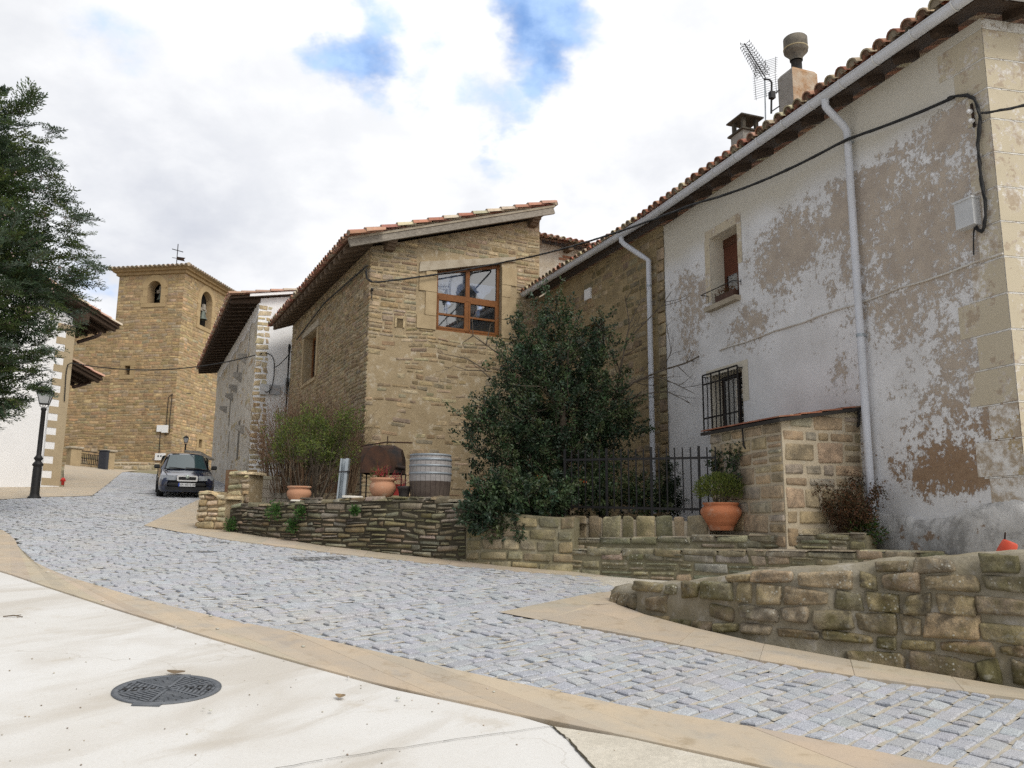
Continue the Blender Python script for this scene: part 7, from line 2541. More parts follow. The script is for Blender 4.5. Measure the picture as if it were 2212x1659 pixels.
 while z < zt - .05:
  u = -.2 * (r % 2)
  while u < L2:
   a, b = max(0.0, u), min(L2, u + .4)
   if b - a > .05:
    mb.block(BF.pt(a + .006, z + .006, .0), BF.d * (b - a - .012), BF.n * .012, Vector((0, 0, min(.2, zt - z) - .012)), 1, jit((1, 1, 1), .12, rng))
   u += .4
  z += .2; r += 1
 mb.build('blocks', [M['mortar'], plain('pale_concrete_block', (0.42, 0.385, 0.33), (0.36, 0.33, 0.27), 6.0, .95, .4, 30.0, usecol=True)], root)
 mb = MB()
 mb.block(BF.pt(-.13, zb - .1, -.2), BF.d * .125, BF.n * .24, Vector((0, 0, zt - zb + .18)))
 mb.build('edge_post', plain('rusty_brown_post', (0.20, 0.105, 0.06), (0.26, 0.17, 0.10), 7.0, .95, .4, 30.0), root)
 return PFr
make_pier()
def make_fence():
 z = lambda u: ZC0 + (ZC1 - ZC0) * (u - UC0) / (UC1 - UC0)
 w = OFF3 + .16
 u0, u1 = UC0 - .05, SF.uv(1546, 1000, -w)[0]
 h = SF.uv(1400, 990, -w)[1] - z((u0 + u1) / 2)
 hp = SF.uv(1400, 968, -w)[1] - z((u0 + u1) / 2)
 root = thing('iron_fence', 'black iron bar fence on the coping in front of the holly tree', 'fence', SF.pt((u0 + u1) / 2, z((u0 + u1) / 2), -w))
 for zz in (h, .14):
  mb = MB()
  mb.beam(SF.pt(u0, z(u0) + zz, -w), SF.pt(u1, z(u1) + zz, -w), .012, .035)
  mb.build('rail', M['iron'], root)
 n = int((u1 - u0) / .125)
 for k in range(n + 1):
  u = u0 + (u1 - u0) * k / n
  mb = MB()
  mb.beam(SF.pt(u, z(u) - (.06 if k % 6 == 0 else -.08), -w), SF.pt(u, z(u) + hp + (.02 if k % 6 == 0 else 0), -w), .016 if k % 6 else .03, .016 if k % 6 else .03, up=SF.n)
  mb.build('bar', M['iron'], root)
make_fence()
# ------------------------------------------------------------------ vegetation
def leaf(mb, p, d, n, L, W, col, mat=0):
 d = d.normalized()
 s = d.cross(n)
 if s.length < 1e-4:
  s = d.orthogonal()
 s.normalize()
 n2 = s.cross(d)
 q = p + d * L * .5
 mb.add([p, q - s * W / 2 + n2 * W * .18, p + d * L, q + s * W / 2 + n2 * W * .18], [(0, 1, 2), (0, 2, 3)], mat, col)
def rdir(rng):
 while True:
  v = Vector((rng.uniform(-1, 1), rng.uniform(-1, 1), rng.uniform(-1, 1)))
  if 0.05 < v.length < 1:
   return v.normalized()
def blob(px, py, rx, ry, Y, dr=None):
 c = at_y(px, py, Y)
 k = Y / FPX * 1.02
 return (c, rx * k, (dr if dr is not None else min(rx * k, 1.2)), ry * k)
def clump_foliage(mb, blobs, n, per, spread, L, W, pal, seed, cut=None, shell=.45, twigs=None, up=.35):
 rng = random.Random(seed)
 vol = [b[1] * b[2] * b[3] for b in blobs]
 tot = sum(vol)
 for bi, b in enumerate(blobs):
  for _ in range(max(3, int(n * vol[bi] / tot))):
   d = rdir(rng)
   r = (shell + (1 - shell) * rng.random()) if rng.random() < .85 else rng.random()
   r *= 1 + .16 * mnoise.noise(d * 2.3 + b[0])
   c = b[0] + Vector((d.x * b[1], d.y * b[2], d.z * b[3])) * r
   if cut and cut(c):
    continue
   ax = (d * .8 + Vector((0, 0, up)) + rdir(rng) * .5).normalized()
   base = rng.choice(pal)
   cb = jit(base, .2, rng)
   sp = spread * rng.uniform(.7, 1.4)
   if twigs is not None:
    twigs.tube([c - ax * sp * 1.2, c + ax * sp * .8], [.006, .003], 3, 0, (1, 1, 1), False)
   for _ in range(int(per * rng.uniform(.6, 1.3))):
    t = rng.uniform(-1, 1)
    p = c + ax * t * sp + rdir(rng) * sp * .42 * (1.1 - .5 * t)
    dd = (ax * .6 + rdir(rng)).normalized()
    nn = (Vector((0, 0, .5)) + d * .5 + rdir(rng) * .9).normalized()
    leaf(mb, p, dd, nn, L * rng.uniform(.7, 1.25), W * rng.uniform(.7, 1.2), jit(cb, .22, rng))
def branch(mb, p, d, L, r, depth, rng, col=(1, 1, 1), bend=.35, kids=(2, 4), shrink=.62, env=None, seg=4, up=0.05, leafcb=None):
 n = 5
 pts = [p.copy()]
 q = p.copy(); dd = d.normalized()
 rad = [r]
 for i in range(n):
  dd = (dd + rdir(rng) * bend * .45 + Vector((0, 0, up))).normalized()
  q = q + dd * L / n
  pts.append(q.copy()); rad.append(r * (1 - .55 * (i + 1) / n))
  if env and not env(q):
   break
 mb.tube(pts, rad, seg if depth > 1 else 3, 0, col, False)
 if leafcb:
  leafcb(pts, depth)
 if depth <= 0:
  return
 for _ in range(rng.randint(*kids)):
  i = rng.randint(2, len(pts) - 1) if len(pts) > 2 else len(pts) - 1
  nd = (dd + rdir(rng) * .95).normalized()
  branch(mb, pts[i], nd, L * shrink * rng.uniform(.75, 1.2), rad[i] * .72, depth - 1, rng, col, bend, kids, shrink, env, seg, up, leafcb)
PAL_HOLLY = [(0.028, 0.052, 0.024), (0.038, 0.066, 0.028), (0.021, 0.040, 0.020), (0.052, 0.084, 0.034), (0.030, 0.056, 0.032), (0.06, 0.08, 0.03)]
def make_holly():
 Y = 14.9
 c = at_y(1215, 1060, Y)
 base = Vector((c.x, c.y, ZC0 - .25))
 root = thing('holly_tree', 'dense dark glossy holly tree standing behind the iron fence', 'tree', base)
 blobs = [blob(1195, 678, 42, 62, Y), blob(1150, 735, 62, 72, Y), blob(1270, 715, 62, 62, Y), blob(1130, 800, 80, 72, Y), blob(1210, 790, 110, 95, Y), blob(1290, 800, 66, 80, Y),
   blob(1095, 880, 72, 60, Y - .2), blob(1200, 890, 160, 100, Y), blob(1305, 890, 78, 74, Y + .1), blob(1050, 915, 66, 44, Y - .4), blob(1340, 925, 52, 46, Y + .1),
   blob(1110, 970, 110, 72, Y), blob(1230, 985, 130, 80, Y), blob(1180, 1060, 150, 66, Y)]
 mb = MB(); tw = MB()
 clump_foliage(mb, blobs, 1250, 44, .14, .062, .034, PAL_HOLLY, 301, twigs=tw)
 rng = random.Random(5)
 for b in blobs:
  for _ in range(9):
   d = rdir(rng); d.y *= .5
   p = b[0] + Vector((d.x * b[1], d.y * b[2], d.z * b[3])) * .95
   ax = (d + Vector((0, 0, .55))).normalized()
   ln = rng.uniform(.15, .38)
   tw.tube([p, p + ax * ln], [.006, .003], 3, 0, (1, 1, 1), False)
   col = jit(rng.choice(PAL_HOLLY), .2, rng)
   for _ in range(26):
    t = rng.random()
    q = p + ax * ln * t + rdir(rng) * .045
    leaf(mb, q, (ax * .5 + rdir(rng)).normalized(), (Vector((0, 0, .5)) + rdir(rng)).normalized(), .07 * rng.uniform(.7, 1.2), .04, jit(col, .2, rng))
 mb.build('crown', M['holly'], root)
 tw.build('twigs', M['bark'], root)
 mb = MB()
 rng = random.Random(2)
 mb.tube([base - Vector((0, 0, .2)), base + Vector((.04, 0, .6)), base + Vector((0, .05, 1.5)), base + Vector((.02, 0, 2.6)), base + Vector((-.05, 0, 3.4))], [.12, .10, .08, .05, .02], 8)
 for k in range(12):
  z = .5 + .22 * k
  a = k * 2.4
  branch(mb, base + Vector((0, 0, z)), Vector((math.cos(a), math.sin(a), .35)), .9, .03, 1, rng)
 mb.build('trunk', M['bark'], root)
 Y = 12.7
 c = at_y(1090, 1080, Y + .3)
 root = thing('overhanging_shrub', 'low dark evergreen shrub spilling over the mortared bank wall in front of the holly', 'shrub', Vector((c.x, c.y, Z2[1] - .1)))
 blobs = [blob(1100, 1070, 92, 52, Y, .5), blob(1050, 1090, 52, 46, Y, .45), blob(1140, 1078, 80, 40, Y, .5), blob(1075, 1125, 72, 40, Y - .1, .38), blob(1200, 1068, 52, 34, Y + .2, .4)]
 mb = MB(); tw = MB()
 clump_foliage(mb, blobs, 330, 40, .13, .068, .038, PAL_HOLLY, 302, twigs=tw, up=.1)
 mb.build('foliage', M['holly'], root)
 tw.build('twigs', M['bark'], root)
 mb = MB()
 q = at_y(1072, 1160, 12.55); q.z = gz(q.x, q.y)
 branch(mb, q - Vector((0, -.15, .05)), Vector((0, .02, 1)), .7, .045, 2, random.Random(4), up=.2)
 mb.build('stem', M['bark'], root)
 mb = MB()
 blobs = [blob(1310, 1055, 90, 52, 14.2, .5), blob(1395, 1075, 60, 36, 14.3, .5), blob(1230, 1075, 60, 36, 13.9, .4)]
 c = at_y(1330, 1085, 14.2)
 clump_foliage(mb, blobs, 170, 36, .13, .06, .04, [(0.03, 0.055, 0.028), (0.045, 0.075, 0.03), (0.07, 0.09, 0.035)], 303)
 o = mb.build('fence_shrub', M['holly'])
 tag(o, 'mixed low green undergrowth right behind the iron fence bars', 'shrub')
 mb = MB()
 blobs = [blob(1448, 1075, 30, 40, 14.3, .25), blob(1447, 1035, 20, 36, 14.3, .17), blob(1446, 1005, 10, 22, 14.3, .09)]
 clump_foliage(mb, blobs, 130, 34, .09, .05, .016, [(0.022, 0.035, 0.018), (0.03, 0.045, 0.02)], 304, up=.8)
 o = mb.build('dwarf_conifer', M['cypress'])
 tag(o, 'small dark cone shaped conifer behind the fence near the white wall', 'shrub')
 mb = MB()
 rng = random.Random(7)
 for (x, y) in ((1166, 1030), (1252, 1040), (1264, 1038), (1018, 1058)):
  p = at_y(x, y, 13.6 if x > 1100 else 12.9)
  for _ in range(7):
   leaf(mb, p + Vector((0, .12, 0)) + rdir(rng) * .035, rdir(rng), rdir(rng), .035, .025, jit((0.55, 0.11, 0.03), .2, rng))
 o = mb.build('orange_flowers', M['leaf'])
 tag(o, 'scattered orange red blossoms half hidden in the dark shrubs behind the fence', 'flowers')
make_holly()
def make_cypress():
 Y = 16.0
 tab = [(110, 20), (195, 110), (225, 175), (262, 225), (300, 252), (372, 270), (455, 300), (500, 330), (560, 338), (600, 335), (640, 300), (690, 255), (745, 235), (800, 212), (845, 185), (880, 165), (905, 140), (930, 110), (1000, 60)]
 ax0 = -140
 k = Y / FPX
 foot = at_y(ax0, 1090, Y)
 foot.z = gz(foot.x, foot.y)
 root = thing('cypress_tree', 'tall shaggy dark green cypress rising at the left edge before the white quoined house', 'tree', foot)
 rng = random.Random(311)
 mb = MB(); tw = MB()
 pal = [(0.055, 0.088, 0.036), (0.072, 0.108, 0.038), (0.10, 0.132, 0.04), (0.046, 0.076, 0.042), (0.09, 0.13, 0.08), (0.125, 0.165, 0.125)]
 def spray(p, d, L, col):
  d = d.normalized()
  side = d.cross(Vector((rng.uniform(-.4, .4), rng.uniform(-.4, .4), 1))).normalized()
  upv = side.cross(d).normalized()
  n = 13
  pts = [p + d * L * t + Vector((0, 0, -.18 * L * t * t)) for t in (0, .33, .66, 1)]
  tw.tube(pts, [.008, .006, .004, .002], 3, 0, (1, 1, 1), False)
  for i in range(n):
   t = .08 + .92 * i / n
   c = p + d * L * t + Vector((0, 0, -.18 * L * t * t))
   for sg in (-1, 1):
    ln = L * .42 * (1 - t * .72) * rng.uniform(.7, 1.25)
    sd = (d * .75 + side * sg * .8 + upv * rng.uniform(-.35, .45)).normalized()
    m = max(2, int(ln / .036))
    cc = jit(col, .2, rng)
    for j in range(m):
     q = c + sd * ln * (j + .2) / m
     dd = (sd + rdir(rng) * .55).normalized()
     leaf(mb, q, dd, (upv + rdir(rng) * .6).normalized(), .062 * rng.uniform(.8, 1.5), .026, jit(cc, .15, rng))
 def rad(py):
  return interp(tab, py)
 count = 0
 for z_i in range(2300):
  py = rng.uniform(205, 930)
  R = rad(py) * k
  a = rng.uniform(-math.pi, math.pi)
  front = math.cos(a - math.radians(-35))
  if front < .1 and rng.random() < .9:
   continue
  R *= (1 + .16 * mnoise.noise(Vector((math.cos(a) * 2, math.sin(a) * 2, py * .02))))
  axis = at_y(ax0, py, Y)
  out = Vector((math.cos(a), math.sin(a), 0))
  L = rng.uniform(.35, .75)
  rr = R * rng.uniform(.55, 1.0) if rng.random() < .8 else R * rng.uniform(.25, .7)
  p = axis + out * max(0.05, rr - L * .6)
  d = out + Vector((0, 0, rng.uniform(.05, .65))) + rdir(rng) * .35
  spray(p, d, L, rng.choice(pal if rr > R * .7 else pal[:4]))
  count += 1
 for (x, y, dx, dy) in ((62, 232, 14, -28), (40, 250, 25, -45), (95, 290, 30, -6), (100, 335, 16, 14), (95, 378, 28, -6), (120, 440, 28, 12), (150, 478, 40, -10), (140, 520, 30, 10), (165, 560, 36, 18), (150, 590, 30, -4), (140, 612, 26, 6),
      (95, 655, 25, 10), (90, 720, 18, -14), (85, 745, 20, 10), (50, 800, 20, -6), (62, 838, 36, -6), (40, 845, 40, -2), (10, 880, 14, 10), (60, 690, 30, 5), (20, 860, 15, 15), (0, 205, 10, -12), (20, 240, 26, -14), (75, 838, 26, 4)):
  p = at_y(x, y, Y - .2); q = at_y(x + dx * 1.6, y + dy * 1.6, Y - .3)
  for j in range(3):
   spray(p + rdir(rng) * .08, (q - p) + rdir(rng) * .12, (q - p).length * rng.uniform(.8, 1.15), rng.choice(pal[1:]))
 blobs = []
 for py in range(250, 900, 45):
  c = at_y(ax0, py, Y)
  R = rad(py) * k * .80
  blobs.append((c, R, R, .55))
 clump_foliage(mb, blobs, 1700, 60, .26, .085, .034, pal[:5], 317, cut=lambda c: c.x < at_y(-90, 600, Y).x - .4, shell=.65)
 cn = MB()
 for _ in range(90):
  py = rng.uniform(380, 760)
  a = rng.uniform(-2.2, .6)
  R = rad(py) * k * rng.uniform(.85, .98)
  p = at_y(ax0, py, Y) + Vector((math.cos(a) * R, math.sin(a) * R, 0))
  for _ in range(3):
   c = p + rdir(rng) * .05
   cn.lathe([(0, -.016), (.015, -.006), (.015, .006), (0, .016)], c, 5, 0, jit((0.26, 0.19, 0.17), .2, rng))
 mb.build('foliage', M['cypress'], root)
 tw.build('twigs', M['bark'], root)
 cn.build('cones', plain('cone_scales', (0.30, 0.23, 0.21), (0.22, 0.16, 0.14)), root)['kind'] = 'stuff'
 mb = MB()
 top = at_y(ax0, 160, Y)
 mb.tube([foot - Vector((0, 0, .2)), foot + (top - foot) * .3, foot + (top - foot) * .7, top], [.22, .17, .09, .02], 9)
 for i in range(26):
  t = .12 + .8 * i / 26
  c = foot + (top - foot) * t
  a = i * 2.1
  py = 1090 - 930 * t
  R = rad(py) * k * .7
  mb.tube([c, c + Vector((math.cos(a) * R * .5, math.sin(a) * R * .5, .12)), c + Vector((math.cos(a) * R, math.sin(a) * R, .35))], [.035, .022, .008], 5)
 mb.build('trunk', M['bark'], root)
make_cypress()
def make_shrubs():
 Y = 16.6
 c = at_y(668, 1062, Y); base = Vector((c.x, c.y, Z1[1] - .05))
 root = thing('leafy_bush', 'many stemmed bush with fresh yellow green leaves above the dry stone wall', 'shrub', base)
 rng = random.Random(321)
 mb, lv = MB(), MB()
 k = Y / FPX
 top = at_y(690, 850, Y).z
 def cb(pts, depth):
  if depth > 1:
   return
  for p in pts[1:]:
   dens = .62 if p.z > base.z + .9 else .28
   if rng.random() < dens:
    for _ in range(rng.randint(1, 5)):
     leaf(lv, p + rdir(rng) * .07, (rdir(rng) + Vector((0, 0, .5))).normalized(), (Vector((0, 0, .7)) + rdir(rng) * .7), .055 * rng.uniform(.7, 1.3), .022, pick([(0.13, 0.165, 0.03), (0.10, 0.14, 0.03), (0.17, 0.20, 0.045), (0.07, 0.10, 0.03)], rng))
 for i in range(19):
  a = rng.uniform(-math.pi, math.pi)
  sp = rng.uniform(.15, .95)
  d = Vector((math.cos(a) * sp, math.sin(a) * sp * .6, 1))
  branch(mb, base + Vector((rng.uniform(-.3, .3), rng.uniform(-.2, .2), 0)), d, rng.uniform(1.0, 1.45), .020, 3, rng, (1, 1, 1), .32, (3, 4), .50, lambda q: q.z < top + .15, 5, .10, cb)
 mb.build('stems', M['bark'], root)
 lv.build('leaves', M['leaf'], root)
 Y = 18.6
 c = at_y(600, 1060, Y); base = Vector((c.x, c.y, Z1[0] - .1))
 root = thing('bare_hedge', 'rounded brown leafless twiggy hedge between the white gable and the barn side', 'hedge', base)
 mb = MB()
 rng = random.Random(322)
 k = Y / FPX
 outline = [(545, 985), (552, 925), (575, 895), (610, 872), (660, 862), (720, 870), (760, 890), (800, 930)]
 def topz(x):
  return interp(outline, x)
 for i in range(250):
  px_ = rng.uniform(550, 790)
  dep = rng.uniform(-.35, .45)
  b = at_y(px_ * .8 + 665 * .2, 1065, Y + dep)
  t = at_y(px_ + rng.uniform(-18, 18), topz(px_) + rng.uniform(-4, 60), Y + dep)
  d = t - b
  col = jit((.95, .9, .8), .2, rng)
  branch(mb, b, d, d.length, .010, 2, rng, col, .22, (3, 5), .30, None, 3, .02)
 mb.build('twigs', M['twig'], root)
 mb = MB()
 for i in range(46):
  x = rng.uniform(548, 640)
  b = at_y(x + 20, 1000, 17.6); t = at_y(x + rng.uniform(-25, 10), rng.uniform(855, 960), 17.6 + rng.uniform(-.2, .4))
  branch(mb, b, t - b, (t - b).length, .007, 1, rng, jit((1.1, 1, .9), .2, rng), .2, (2, 4), .4, None, 3, .02)
 o = mb.build('bare_sapling', M['twig'])
 tag(o, 'thin grey leafless shoots at the left of the brown hedge before the white gable', 'shrub')
 rng = random.Random(33)
 p0 = at_y(1300, 1000, 15.4); p0.z = .1
 root = thing('bare_tree', 'leafless knotty fruit tree with grey branches reaching right across the downpipe', 'tree', p0)
 mb = MB()
 tr = [p0, at_y(1305, 930, 15.3), at_y(1330, 860, 15.2)]
 mb.tube(tr, [.07, .06, .05], 7)
 mb.build('trunk', M['bark'], root)
 mb = MB()
 for path, r in ((((1330, 860), (1370, 825), (1430, 800), (1480, 785), (1530, 760), (1560, 745)), .024), (((1330, 860), (1340, 800), (1352, 740), (1360, 700), (1350, 640)), .022), (((1352, 740), (1390, 700), (1430, 660), (1450, 630)), .016),
     (((1370, 825), (1420, 812), (1460, 830), (1500, 850)), .014), (((1330, 870), (1400, 850), (1440, 845), (1490, 870)), .014), (((1340, 800), (1310, 740), (1300, 690)), .014), (((1430, 800), (1450, 760), (1440, 700)), .010), (((1360, 700), (1385, 650), (1380, 600)), .010)):
  pts = [at_y(x, y, 15.2 - .002 * (x - 1330)) for x, y in path]
  mb.tube(pts, [r * (1 - .6 * i / (len(pts) - 1)) for i in range(len(pts))], 5)
  for i in range(1, len(pts)):
   for _ in range(2):
    d = (pts[i] - pts[i - 1]).normalized() + rdir(rng) * .9
    branch(mb, pts[i - 1] + (pts[i] - pts[i - 1]) * rng.random(), d, rng.uniform(.25, .6), r * .45, 1, rng, (1, 1, 1), .4, (1, 3), .5, None, 3, .06)
 mb.build('branches', M['bark'], root)
 mb = MB()
 for path in (((1085, 770), (1050, 745), (1022, 725), (1020, 690)), ((1050, 745), (1060, 700)), ((1050, 800), (1010, 775), (960, 765)), ((1075, 830), (1040, 800), (1010, 800), (980, 790)), ((1022, 725), (1000, 740))):
  pts = [at_y(x, y, 15.0) for x, y in path]
  mb.tube(pts, [.014 * (1 - .6 * i / (len(pts) - 1)) for i in range(len(pts))], 4)
  for i in range(1, len(pts)):
   branch(mb, pts[i], (pts[i] - pts[i - 1]) + rdir(rng) * .3, .35, .006, 1, rng, (1, 1, 1), .4, (1, 3), .5, None, 3, .05)
 p0 = at_y(1130, 880, 15.1)
 mb.tube([at_y(1150, 1000, 15.2), p0, at_y(1085, 770, 15.0)], [.04, .03, .015], 6)
 o = mb.build('bare_sapling', M['bark'])
 tag(o, 'bare grey branches poking out left of the holly below the brown barn window', 'tree')
 spots = ((603, 1103, 20, 'roundest green tuft growing high in the dry stone wall'), (657, 1107, 15, 'green tuft on the wall just right of the roundest tuft'), (640, 1136, 15, 'lower hanging green tuft on the dry stone wall face'), (508, 1134, 15, 'dark green tuft at the far left foot of the dry wall'), (772, 1103, 10, 'small green tuft below the barbecue hood on the dry wall'), (1425, 1228, 20, 'small green weed at the foot of the stone steps'))
 for i, (x, y, r, lab) in enumerate(spots):
  if i < 5:
   best = min((abs((lambda q: 1106 + FPX * 0)(0)), 0) for _ in (0,))
   u = min((k_ * PF1.L / 200 for k_ in range(201)), key=lambda u_: abs(math.atan2(PF1.pt(u_, 0).x, PF1.pt(u_, 0).y) - math.atan2(ray(x, y).x, ray(x, y).y)))
   q = PF1.pt(u, 0, .08)
   c = Vector((q.x, q.y, zat(x, y, q)))
  else:
   q = gnd(x, y + 14)
   c = Vector((q.x, q.y, gz(q.x, q.y) + .08))
  k = c.length / FPX
  mb = MB()
  rng = random.Random(400 + i)
  for _ in range(int(150 + 6 * r)):
   d = rdir(rng)
   p = c + Vector((d.x * r * k, d.y * .10, d.z * r * k)) * rng.uniform(.1, 1)
   leaf(mb, p, (d + Vector((0, -.3, .3)) + rdir(rng) * .6).normalized(), (Vector((0, -.4, .8)) + rdir(rng) * .6), .055 * rng.uniform(.6, 1.2), .026, pick([(0.06, 0.13, 0.03), (0.08, 0.17, 0.04), (0.045, 0.10, 0.03)], rng))
  mb.tube([c + Vector((0, .1, -.02)), c], .008, 4, 0, (.06, .09, .03))
  o = mb.build('wall_plant', M['leaf'])
  tag(o, lab, 'plant', 'green plants growing from the walls')
 mb = MB()
 rng = random.Random(44)
 for path in (((1598, 1035), (1580, 1010), (1575, 985), (1578, 962)), ((1560, 1035), (1550, 1010), (1555, 985), (1548, 975)), ((1580, 1010), (1595, 990), (1597, 965)), ((1550, 1010), (1535, 1000))):
  pts = [A.px(x, y, SW + .05) for x, y in path]
  pts = rs_n(pts, 14)
  mb.tube(pts, .006, 4, 0, (.08, .06, .04))
  for p in pts:
   for _ in range(7):
    leaf(mb, p + rdir(rng) * .07, rdir(rng), (A.n + rdir(rng) * .6), .05, .04, pick(PAL_HOLLY + [(0.06, 0.08, 0.03)], rng))
 o = mb.build('ivy_creeper', M['holly'])
 tag(o, 'dark ivy climbing the shaded side of the stone lean-to', 'ivy')
 p = A.pt(2.15, SZB_(4.2) - .05, .45)
 root = thing('withered_shrub', 'withered reddish brown shrub in the corner between lean-to and downpipe foot', 'shrub', p)
 mb, lv = MB(), MB()
 rng = random.Random(45)
 def cb2(pts, depth):
  for q in pts[2:]:
   for _ in range(5):
    leaf(lv, q + rdir(rng) * .05, rdir(rng), rdir(rng), .04, .018, pick([(0.12, 0.055, 0.03), (0.16, 0.085, 0.04), (0.08, 0.06, 0.03), (0.06, 0.05, 0.025)], rng))
 for i in range(22):
  a = rng.uniform(-math.pi, math.pi)
  branch(mb, p + Vector((rng.uniform(-.2, .2), rng.uniform(-.15, .15), 0)), Vector((math.cos(a) * .5 - .12, math.sin(a) * .4, 1)), rng.uniform(.25, .55), .008, 2, rng, (1, .8, .7), .3, (2, 3), .6, None, 3, .05, cb2)
 mb.build('stems', M['twig'], root)
 lv.build('leaves', M['leaf'], root)
 mb = MB()
 c = A.pt(1.95, .02, .42)
 for _ in range(420):
  d = rdir(rng)
  q = c + Vector((d.x * .28, d.y * .2, d.z * .20 - .06)) * rng.uniform(.2, 1)
  leaf(mb, q, (d + rdir(rng) * .7).normalized(), (Vector((0, 0, .8)) + rdir(rng) * .7), .06, .025, pick([(0.05, 0.12, 0.025), (0.07, 0.15, 0.035), (0.05, 0.07, 0.02), (0.14, 0.10, 0.03)], rng))
 o = mb.build('green_fern', M['leaf'])
 tag(o, 'bright green leafy plant under the downpipe outlet beside the cement plinth', 'plant')
make_shrubs()
# ------------------------------------------------------------------ pots, barrel, barbecue and other loose things
def pot_profile(r, h, kind):
 if kind == 'bowl':
  return [(r * .60, 0), (r * .80, h * .12), (r * .98, h * .38), (r, h * .52), (r * .95, h * .68), (r * .84, h * .80), (r * .84, h * .84), (r * .97, h * .88), (r * .99, h * .97), (r * .95, h), (r * .86, h), (r * .82, h * .90), (r * .80, h * .86)]
 if kind == 'urn':
  return [(r * .55, 0), (r * .58, h * .03), (r * .62, h * .14), (r * .66, h * .20), (r * .70, h * .22), (r * .71, h * .26), (r * .75, h * .28), (r * .77, h * .33), (r * .90, h * .48), (r * .985, h * .60), (r, h * .68), (r * .96, h * .77), (r * .84, h * .86), (r * .80, h * .89), (r * .86, h * .93), (r * .89, h * .97), (r * .87, h), (r * .78, h), (r * .74, h * .92)]
 return [(r * .68, 0), (r * .86, h * .72), (r * .98, h * .76), (r, h * .97), (r * .97, h), (r * .88, h), (r * .84, h * .9)]
def pot(p, r, h, kind, mat, label, cat='plant pot', soil=True, group=None, rim_soil=.82):
 root = thing('terracotta_pot' if 'terra' in mat.name else 'plant_pot', label, cat, p, group)
 mb = MB()
 mb.lathe(pot_profile(r, h, kind), p, 32)
 mb.lathe([(0, 0.002), (r * .55, 0.0)], p, 32)
 mb.build('bowl', mat, root)
 if soil:
  mb = MB()
  mb.lathe([(0, h * .9), (r * .80, h * .885)], p, 24)
  mb.build('soil', M['soil'], root)
 return root
def on_wall1(x, y, back):
 """point on the terrace edge behind the dry wall, under photo column x"""
 u = min((k_ * PF1.L / 300 for k_ in range(301)), key=lambda u_: abs(math.atan2(PF1.pt(u_, 0, -back).x, PF1.pt(u_, 0, -back).y) - math.atan2(ray(x, y).x, ray(x, y).y)))
 q = PF1.pt(u, 0, -back)
 return Vector((q.x, q.y, TOPF1(u) - .04)), u
